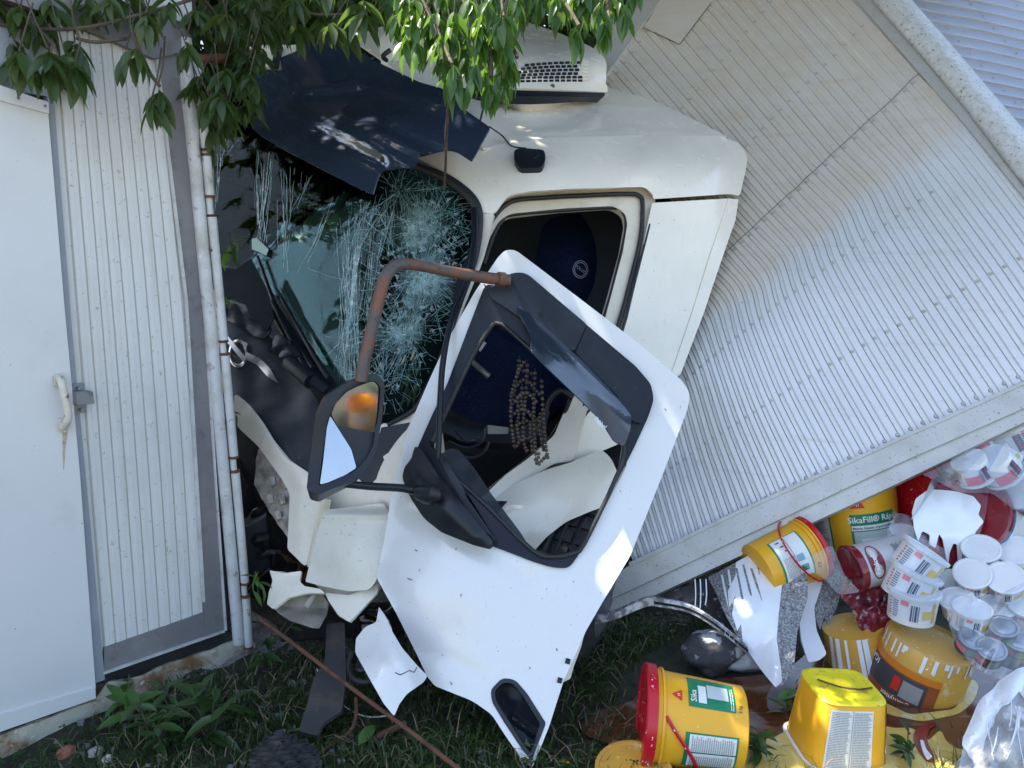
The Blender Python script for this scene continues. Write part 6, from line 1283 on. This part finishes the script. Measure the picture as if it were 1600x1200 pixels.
def realize(parent, leaves, mat, limit=300, partname='leaf', stuffname='foliage'):
    leaves = sorted(leaves, key=lambda q: (q[0]-C0).length)
    ms = leaf_meshes(mat)
    for p, R_, s_, k in leaves[:limit]:
        o = bpy.data.objects.new(partname, ms[k]); COL.objects.link(o); o.parent = parent; o.location = p-ORG[parent.name]; o.rotation_euler = R_.to_euler(); o.scale = (s_,)*3
    rest = leaves[limit:]
    if rest:
        V = []; Fq = []
        for p, R_, s_, k in rest:
            b = len(V); V += [R_ @ (v*s_)+p for v in LM[k][0]]; Fq += [[i+b for i in q] for q in LM[k][1]]
        tag(link(stuffname, V, Fq, mat, parent, True, 180), kind='stuff')
def inpoly(pts, step, jit=.5):
    xs = [p[0] for p in pts]; ys = [p[1] for p in pts]; L = []
    y = min(ys)
    while y < max(ys):
        x = min(xs)
        while x < max(xs):
            X, Y = x+random.uniform(-jit, jit)*step, y+random.uniform(-jit, jit)*step
            if inside(pts, X, Y): L.append((X, Y))
            x += step
        y += step
    return L
# tree over the container and cab (dull, in shade)
def trunk_geo(base_, top, r0, r1):
    m = (base_+top)/2+Vector((.15, .1, 0)); c = catmull([base_-Vector((0, 0, .3)), base_, m, top], 6); n = len(c); return tube_geo(c, [r0+(r1-r0)*i/(n-1) for i in range(n)], 14)
tA = root('tree', 'dull green leafy tree hanging over the container and the cab front', 'tree', (-1.9, 5.9, 0)); V, Fq = trunk_geo(Vector((-1.9, 5.9, 0)), Vector((-1.6, 5.0, 3.9)), .2, .09); link('trunk', V, Fq, BARK, tA, True)
lv = []; tw = []
SHAPES = [([(-30, -30), (75, -30), (90, 40), (130, 70), (130, 110), (95, 130), (60, 120), (40, 150), (0, 120), (-30, 130)], 31, (2.15, 2.4), 8, .80),
          ([(90, -30), (300, -30), (300, 20), (250, 40), (200, 30), (130, 40)], 38, (2.2, 2.45), 7, .72),
          ([(270, -20), (420, -20), (430, 40), (400, 90), (392, 150), (345, 190), (318, 200), (296, 170), (280, 90)], 24, (2.55, 2.95), 9, .80),
          ([(400, -30), (610, -30), (600, 25), (560, 50), (430, 50)], 30, (2.7, 3.1), 8, 1.0),
          ([(300, 20), (400, 40), (390, 190), (340, 215), (310, 180)], 30, (3.1, 3.5), 7, 1.0),
          ([(560, -30), (640, -30), (640, 10), (600, 35)], 30, (2.9, 3.2), 7, 1.0)]
for poly, st_, (d0, d1), n, sz in SHAPES:
    for x, y in inpoly(poly, st_):
        d = random.uniform(d0, d1); p = P(x, y, d); lv += whorl(p, n, .75, .7, sz)
        tw.append(([p, p+Vector((random.uniform(-.06, .06), random.uniform(-.03, .06), random.uniform(.06, .16)))], .0022))
for x, y, d, n in ((212, 70, 2.3, 7), (196, 78, 2.32, 5), (247, 132, 2.35, 9), (238, 150, 2.33, 6), (118, 95, 2.2, 8), (74, 100, 2.2, 8), (30, 80, 2.15, 9), (228, 20, 2.3, 8), (290, 62, 2.45, 7), (355, 168, 2.7, 6), (318, 215, 2.75, 7), (330, 195, 2.7, 7), (302, 190, 2.7, 5)):
    p = P(x, y, d); lv += whorl(p, n, .62, .95, .88); tw.append(([p, P(x+8, y-30, d), P(x+random.uniform(-30, 30), y-75, d+.05)], .0028))
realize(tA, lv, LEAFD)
for pts in (((-60, 30, 2.2), (60, 45, 2.25), (140, 42, 2.3), (250, 14, 2.4), (330, -10, 2.6)), ((120, 60, 2.3), (150, 66, 2.3), (200, 60, 2.35)), ((300, -20, 2.6), (345, 40, 2.75), (330, 120, 2.75), (318, 210, 2.75)), ((420, -30, 2.8), (480, 20, 2.9), (560, 20, 3.0)), ((330, 30, 2.9), (390, 90, 3.3), (380, 170, 3.4)), ((205, 40, 2.3), (212, 66, 2.3), (235, 115, 2.34), (250, 135, 2.35))):
    tube('branch', BARK, [P(*q) for q in pts], .0055, tA, 7, 5)
V, Fq = merge([tube_geo(p, r, 5) for p, r in tw]); tag(link('twig', V, Fq, BARK, tA, True), kind='stuff')
# front tree: brighter bunches hanging before the roof
tB = root('tree', 'bright green leaf bunches hanging in front of the cab roof', 'tree', (-.6, 7.6, 0)); V, Fq = trunk_geo(Vector((-.6, 7.6, 0)), Vector((-.1, 5.0, 4.7)), .18, .07); link('trunk', V, Fq, BARK, tB, True)
lv = []; tw = []
for poly, st_, (d0, d1), n, sz in (([(600, -30), (820, -30), (812, 70), (800, 95), (786, 120), (760, 130), (735, 98), (705, 118), (680, 70), (640, 70), (610, 30)], 22, (2.0, 2.45), 9, .64),
                                   ([(810, -40), (1000, -40), (985, -5), (965, 20), (940, 25), (905, 22), (880, 0), (850, -8), (820, -8)], 23, (2.1, 2.5), 9, .64),
                                   ([(600, -30), (1000, -30), (960, 5), (700, 30), (620, 10)], 28, (2.6, 3.0), 7, .9)):
    for x, y in inpoly(poly, st_): p = P(x, y, random.uniform(d0, d1)); lv += whorl(p, n, .6, .85, sz); tw.append(([p, p+Vector((random.uniform(-.04, .04), .02, random.uniform(.05, .12)))], .002))
for x, y, n in ((708, 100, 6), (716, 118, 5), (765, 125, 6), (798, 92, 7), (900, 38, 4), (945, 30, 5), (975, 5, 6), (742, 100, 6), (652, 62, 6), (780, 108, 6)): p = P(x, y, 2.05); lv += whorl(p, n+2, .42, 1.0, .68)
realize(tB, lv, LEAF)
for pts in (((700, -40, 2.3), (740, 30, 2.2), (765, 80, 2.1), (768, 120, 2.06)), ((840, -40, 2.3), (880, 0, 2.2), (905, 40, 2.1)), ((780, -40, 2.3), (790, 40, 2.15), (808, 90, 2.08)), ((640, -40, 2.3), (680, 40, 2.2), (706, 100, 2.06)), ((940, -40, 2.3), (950, 10, 2.2), (950, 40, 2.1))): tube('branch', BARK, [P(*q) for q in pts], .005, tB, 7, 5)
tube('hanging_twig', BARK, [P(703, 150, 2.06), P(700, 175, 2.1), P(697, 215, 2.2), P(696, 260, 2.3), P(694, 296, 2.4)], [.006, .005, .005, .004, .003], tB, 6, 4)
V, Fq = merge([tube_geo(p, r, 5) for p, r in tw]); tag(link('twig', V, Fq, BARK, tB, True), kind='stuff')
# unseen leafy crown overhead, shaped to throw the dappled shade, and the thicket behind
def cloud(n, fn, sz, parent, mat, name):
    V = []; Fq = []
    base_ = [np.array([tuple(v) for v in LM[k][0]]) for k in range(4)]
    for i in range(n):
        p = fn(); k = i % 4; d = Vector((random.gauss(0, 1), random.gauss(0, 1), random.gauss(-.5, .7))); R_ = np.array(frame_of(d, random.uniform(-1.5, 1.5))); A = base_[k]*sz*random.uniform(.7, 1.3) @ R_.T+np.array(p); b = len(V); V += A.tolist(); Fq += [[j+b for j in q] for q in LM[k][1]]
    tag(link(name, V, Fq, mat, parent, True, 180), kind='stuff')
cl = [(random.uniform(-4.6, 3.2), random.uniform(2.4, 8.0), random.uniform(4.0, 5.4), random.uniform(.35, .75)) for _ in range(115)]
SUNL = [(P(x, y, d), r) for x, y, d, r in ((760, 60, 2.2, .20), (680, 50, 2.2, .16), (900, 20, 2.2, .14), (790, 110, 2.1, .12), (250, 30, 2.3, .07),
        (1025, 620, DR.depth(1025, 620), .05), (1040, 645, DR.depth(1040, 645), .05), (985, 715, DR.depth(985, 715), .045), (1000, 735, DR.depth(1000, 735), .045), (955, 800, DR.depth(955, 800), .05), (940, 835, DR.depth(940, 835), .03), (870, 510, DR.depth(870, 510), .05), (800, 430, DR.depth(800, 430), .02), (760, 450, DR.depth(760, 450), .02),
        (790, 205, 3.5, .03), (820, 190, 3.7, .03), (860, 185, 3.8, .02), (900, 150, 4.0, .03), (470, 200, 3.6, .03), (520, 215, 3.3, .03), (620, 215, 3.1, .03), (820, 205, 3.5, .03), (580, 190, 3.2, .03))]  # sun rays kept free of leaves to shape the light streaks
def clear(v, m): return all(((v-s_)-SUN_DIR*(v-s_).dot(SUN_DIR)).length > r_+m for s_, r_ in SUNL)
def shade_crown():
    for _ in range(20):
        q = shade_crown_pt(); v = Vector(q)
        if clear(v, .07): return q
    return q
def shade_crown_pt():
    c = random.choice(cl); v = Vector((random.gauss(0, 1), random.gauss(0, 1), random.gauss(0, .6))).normalized()*c[3]*random.uniform(.3, 1)**.5; return (c[0]+v.x, c[1]+v.y, c[2]+v.z*.6)
for (x, y, d) in ((430, 120, 3.8), (500, 110, 3.8), (560, 170, 3.5), (640, 180, 3.2), (700, 200, 3.1), (500, 200, 3.4), (600, 110, 3.9), (700, 120, 3.9), (460, 80, 4.0), (850, 170, 3.8), (350, 300, 3.6)):
    q = P(x, y, d); q = q+SUN_DIR*((4.3-q.z)/SUN_DIR.z); cl.append((q.x, q.y, q.z+.15, .42)); cl.append((q.x+.1, q.y+.1, q.z+.3, .42))  # extra unseen clusters set along sun rays to shade visor and roof
cloud(15000, shade_crown, 1.7, tA, LEAFD, 'shade_crown')
def layer():
    for _ in range(20):
        q = (random.uniform(-4.8, 3.6), random.uniform(1.7, 7.4), random.uniform(4.5, 5.6))
        if clear(Vector(q), .11): return q
    return q
cloud(20000, layer, 2.6, tA, LEAFD, 'sun_blocking_leaves')  # added unseen layer of large leaves that blocks stray sun
def over_box():
    for _ in range(20):
        q = (random.uniform(-1.6, 2.2), random.uniform(2.9, 6.0), random.uniform(5.6, 6.3))
        if clear(Vector(q), .16): return q
    return q
cloud(9000, over_box, 2.6, tA, LEAFD, 'sun_blocking_leaves')  # more unseen leaves added to keep sun off the cargo box
for i in range(7):
    a = Vector((-1.6, 5.0, 3.9)); b = Vector((random.uniform(-4, 2.5), random.uniform(3, 7), random.uniform(4.3, 5))); tube('limb', BARK, [a, (a+b)/2+Vector((0, 0, .4)), b], [.06, .04, .015], tA, 7, 4)
th = root('thicket', 'dark leafy thicket growing behind the wrecked cab', 'bush', (0, 7.2, 0))
def thick():
    x = random.uniform(-500, 1120); return P(x, random.uniform(-160, 260 if x > 180 else 420), random.uniform(5.4, 7.0))
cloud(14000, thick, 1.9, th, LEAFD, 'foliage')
for i in range(14): x = -5+i*.55+random.uniform(-.1, .1); y = 7.2+random.uniform(-.4, .4); tube('stem', BARK, [Vector((x, y, -.1)), Vector((x+.1, y, 1.5)), Vector((x+random.uniform(-.3, .3), y-.2, 3))], [.05, .035, .02], th, 7, 4)
# ------------------------------------------------------------------ weeds, grass, debris on the ground
def plant(label, base_, stems, n, size, mat=WEED, h=.16, group=None):
    o = root('weed', label, 'plant', base_, group); L = []
    for s_ in range(stems):
        a = random.uniform(0, 6.28); tip = base_+Vector((cos(a)*h*random.uniform(.2, .8), sin(a)*h*random.uniform(.2, .8), h*random.uniform(.6, 1.2))); c = catmull([base_, (base_+tip)/2+Vector((0, 0, h*.2)), tip], 4); tube('stem', BARK, c, .002, o, 5, 0)
        for k in range(n): q = c[min(len(c)-1, 2+k % (len(c)-2))]; a2 = random.uniform(0, 6.28); L.append((q, frame_of(Vector((cos(a2), sin(a2), random.uniform(-.3, .5))), random.uniform(-.5, .5)), size*random.uniform(.7, 1.2), random.randrange(4)))
    realize(o, L, mat); return o
plant('light green weed with long pointed leaves below the container sill', G(200, 1140), 3, 5, 1.1, leafmat('bright_weed', (.05, .12, .028), (.085, .17, .04), (.2, .36, .06)), .13)
plant('dark broad-leaved weed right of the light green one', G(285, 1135), 5, 6, .7); plant('dark weed in the bottom left corner before the footing', G(240, 1175), 4, 6, .65); plant('weed sprouting at the foot of the corner post', G(366, 1005)+Vector((0, 0, .04)), 3, 4, .8, h=.12)
plant('weed growing beside the cracked step cover', G(330, 1165), 4, 6, 1.0); plant('weed between the concrete footing and the rusty rod', G(420, 1045), 5, 5, .6); plant('spiky weed in front of the yellow paint pool', G(1185, 1185), 4, 6, .6, h=.1); plant('dark weed sprig before the upside-down tub', G(1285, 1188), 4, 5, .55, h=.08); plant('weed sprig in the yellow paint beside the crimson swirl', G(1415, 1185), 3, 5, .5, h=.07); plant('small weed on the edge of the brown paint pool', G(1225, 1120), 2, 4, .55, h=.05)
def vine(label, x, y, d, n, sz=.6):
    o = root('vine_sprig', label, 'plant', P(x, y, d)); L = []
    for k in range(n): a = random.uniform(0, 6.28); q = P(x+random.uniform(-8, 8), y+random.uniform(-14, 14), d+random.uniform(-.03, .03)); L.append((q, frame_of(Vector((cos(a), random.uniform(-.5, .3), sin(a)-.2)), random.uniform(-.6, .6)), sz, random.randrange(4)))
    tube('stem', BARK, [P(x-4, y-22, d), P(x, y, d), P(x+2, y+14, d)], .002, o, 5, 3); realize(o, L, LEAF)
vine('green sprig caught between the post and the windscreen', 362, 385, 3.3, 9, .75); vine('small sprig above the wiper cover beside the post', 352, 468, 3.0, 7, .5); vine('sprig wrapped in the dark gap beside the bumper scoop', 402, 915, 2.9, 9, .55); vine('sprig by the white valance edge', 366, 652, 3.0, 5, .45)
# grass
def tooclose(x, y):
    return puddle_w(x, y) > .75 and random.random() > .02
NGR = 44000; V = []; Fq = []
cnt = 0
for i in range(NGR):
    x = random.uniform(-1.7, 2.4); y = random.uniform(1.75, 4.4)
    if (Vector((x, y, 0))-A_).dot(WN) < .05: continue
    cl_ = mn.noise(Vector((x*2.2, y*2.2, 11)))
    if cl_ < -.25+random.uniform(-.15, .15) or tooclose(x, y): continue
    z = gz(x, y)-.004; h = random.uniform(.025, .085)*(1+.6*cl_); a = random.uniform(0, 6.28); w = random.uniform(.0015, .0035); dx, dy = cos(a)*w, sin(a)*w; b = random.uniform(0, 6.28); l = h*random.uniform(.2, 1.0); i0 = len(V)
    V += [(x-dx, y-dy, z), (x+dx, y+dy, z), (x+dx*.8+cos(b)*l*.4, y+dy*.8+sin(b)*l*.4, z+h*.6), (x-dx*.8+cos(b)*l*.4, y-dy*.8+sin(b)*l*.4, z+h*.6), (x+cos(b)*l, y+sin(b)*l, z+h*random.uniform(.7, 1))]; Fq += [[i0, i0+1, i0+2, i0+3], [i0+3, i0+2, i0+4]]
tag(link('grass', V, Fq, leafmat('grass_blade', (.020, .046, .012), (.060, .092, .026), (.09, .17, .03)), None, True, 180), kind='stuff')
V = []; Fq = []
for i in range(14000):
    x = random.uniform(-1.7, 2.4); y = random.uniform(1.75, 4.4)
    if (Vector((x, y, 0))-A_).dot(WN) < .05: continue
    if mn.noise(Vector((x*2.6, y*2.6, 31))) < 0+random.uniform(-.1, .1) or tooclose(x, y): continue
    z = gz(x, y)+random.uniform(.008, .045); s_ = random.uniform(.006, .014); a0 = random.uniform(0, 6.28)
    for k in range(3):
        a = a0+2.094*k; t = Vector((random.uniform(-.3, .3), random.uniform(-.3, .3), 1)).normalized(); u = Vector((cos(a), sin(a), random.uniform(-.3, .3))); v = t.cross(u).normalized(); c = Vector((x, y, z)); i0 = len(V); V += [c, c+u*s_*.7+v*s_*.5, c+u*s_*1.3, c+u*s_*.7-v*s_*.5]; Fq.append([i0, i0+1, i0+2, i0+3])
tag(link('ground_cover', V, Fq, WEED, None, False), kind='stuff')
V = []; Fq = []
for i in range(1800):
    x = random.uniform(-1.5, 1.6); y = random.uniform(1.8, 3.6)
    if (Vector((x, y, 0))-A_).dot(WN) < .05 or tooclose(x, y): continue
    z = gz(x, y)+random.uniform(.005, .05); a = random.uniform(0, 3.14); l = random.uniform(.03, .12); c = Vector((x, y, z)); u = Vector((cos(a), sin(a), random.uniform(-.3, .4)))*l; v = Vector((-sin(a), cos(a), 0))*.0016; i0 = len(V); m = c+u*.5+Vector((0, 0, l*.2)); V += [c-v, c+v, m+v, m-v, c+u+v*.5, c+u-v*.5]; Fq += [[i0, i0+1, i0+2, i0+3], [i0+3, i0+2, i0+4, i0+5]]
tag(link('dry_straw', V, Fq, M('straw', (.17, .125, .075), .8), None, False), kind='stuff')
g = []
for i in range(500):
    x = random.uniform(-1.5, .9); y = random.uniform(1.8, 3.4); s_ = random.uniform(.004, .013)
    if (Vector((x, y, 0))-A_).dot(WN) < -.05 or puddle_w(x, y) > .15: continue
    bm_ = box_geo(Vector((x, y, gz(x, y)+s_*.3)), Vector((s_, s_*.3, 0)), Vector((-s_*.3, s_*.8, .1*s_)), Vector((0, 0, s_*.6))); g.append(([v+Vector((random.uniform(-.3, .3)*s_, random.uniform(-.3, .3)*s_, random.uniform(-.3, .3)*s_)) for v in bm_[0]], bm_[1]))
V, Fq = merge(g); tag(link('gravel', V, Fq, CONC, None, False), kind='stuff')
for k, (x, y, r) in enumerate(((104, 1182, .028), (150, 1180, .022), (168, 1190, .016))):
    rock('stone', ('small reddish stone at the foot of the footing', 'pale pebble beside the reddish stone', 'white pebble in the bottom left weeds')[k], G(x, y)+Vector((0, 0, r*.5)), r, M('stone_%d' % k, ((.30, .12, .08), (.34, .33, .30), (.6, .58, .52))[k], .9, bump=(60, .003)))
# rods, wire, planks, rubber
tag(tube('rusty_rod', RUST, [P(404, 966, 2.82), P(440, 992, 2.72), P(540, 1068, 2.52), P(640, 1142, 2.38), P(720, 1204, 2.26), P(800, 1262, 2.16)], .0072, None, 8, 3), 'long thin rusty rod lying diagonally from the post to the bottom edge', 'rod')
tag(tube('rusty_rod', RUST, [G(575, 1160, .02), G(600, 1146, .03), G(634, 1130, .04)], .012, None, 8, 2), 'short thick rusty rod crossing under the long one', 'rod')
tag(tube('dead_stick', RUST, [G(556, 1090, .16), G(556, 1120, .09), G(545, 1145, .05), G(510, 1168, .03), G(480, 1198, .02)], .006, None, 6, 4), 'bent brown stick beside the tyre scrap', 'stick')
tag(tube('wire', POSTW, [G(495, 1045, .06), G(515, 1080, .04), G(545, 1108, .03), G(575, 1120, .03), G(610, 1118, .05)], .0022, None, 5, 5), 'thin pale wire looping under the step cover', 'wire')
bd = TPS([(505, 985, 2.85), (540, 985, 2.84), (470, 1150, 2.45), (535, 1120, 2.50)])
tag(sheet('dark_board', M('dark_board', (.035, .036, .04), .7, var=[((.07, .055, .045), 8, .5, .7)], bump=(20, .006)), rp([(510, 975), (538, 972), (541, 1060), (534, 1110), (505, 1130), (496, 1150), (466, 1142), (480, 1100), (490, 1060), (508, 1030)], 4), bd, None, step=8, thick=.015), 'dark splintered board standing in the grass below the bumper', 'board')
tc = TPS([(390, 1190, 2.30), (440, 1150, 2.38), (500, 1185, 2.32), (440, 1210, 2.2)], off=lambda x, y: .014*math.sin(y*.75+x*.06)*.5)
tag(sheet('tyre_scrap', TY, rp([(384, 1200), (392, 1176), (412, 1156), (436, 1148), (466, 1156), (490, 1166), (502, 1182), (494, 1212), (440, 1225), (390, 1220)], 8), tc, None, step=2.6, thick=.02), 'black ribbed piece of tyre tread on the grass', 'tyre scrap')
hs = P(562, 1045, 2.7)
tag(tube('coiled_hose', RUBBER, [P(550, 1020, 2.72), P(545, 1040, 2.68), P(552, 1060, 2.62), P(572, 1066, 2.60), P(585, 1058, 2.62), P(578, 1046, 2.66), P(560, 1048, 2.66), P(562, 1034, 2.7)], .010, None, 8, 5), 'coiled black hose behind the cracked step cover', 'hose')
ms = leaf_meshes(leafmat('fallen_leaf', (.08, .17, .05), (.10, .2, .06), (.2, .4, .08)))
for x, y, a, lab in ((500, 1148, 2.9, 'large fallen green leaf near the tyre scrap'), (560, 1165, 1.2, 'upright green leaf beside the short rod'), (790, 1140, -.9, 'pale green leaf half under the door tip'), (1215, 1094, .5, 'green leaf floating on the brown paint')):
    o = bpy.data.objects.new('fallen_leaf', ms[0]); COL.objects.link(o); o.location = G(x, y, .045); o.rotation_euler = (.3, -.2, a); o.scale = (1.0,)*3; tag(o, lab, 'leaf')
yl = bpy.data.objects.new('fallen_leaf', leaf_meshes(M('yellow_leaf', (.40, .24, .03), .6))[1]); COL.objects.link(yl); yl.location = G(872, 1190, .04); yl.scale = (.5,)*3; tag(yl, 'small yellow leaf on the grass right of the door tip', 'leaf')
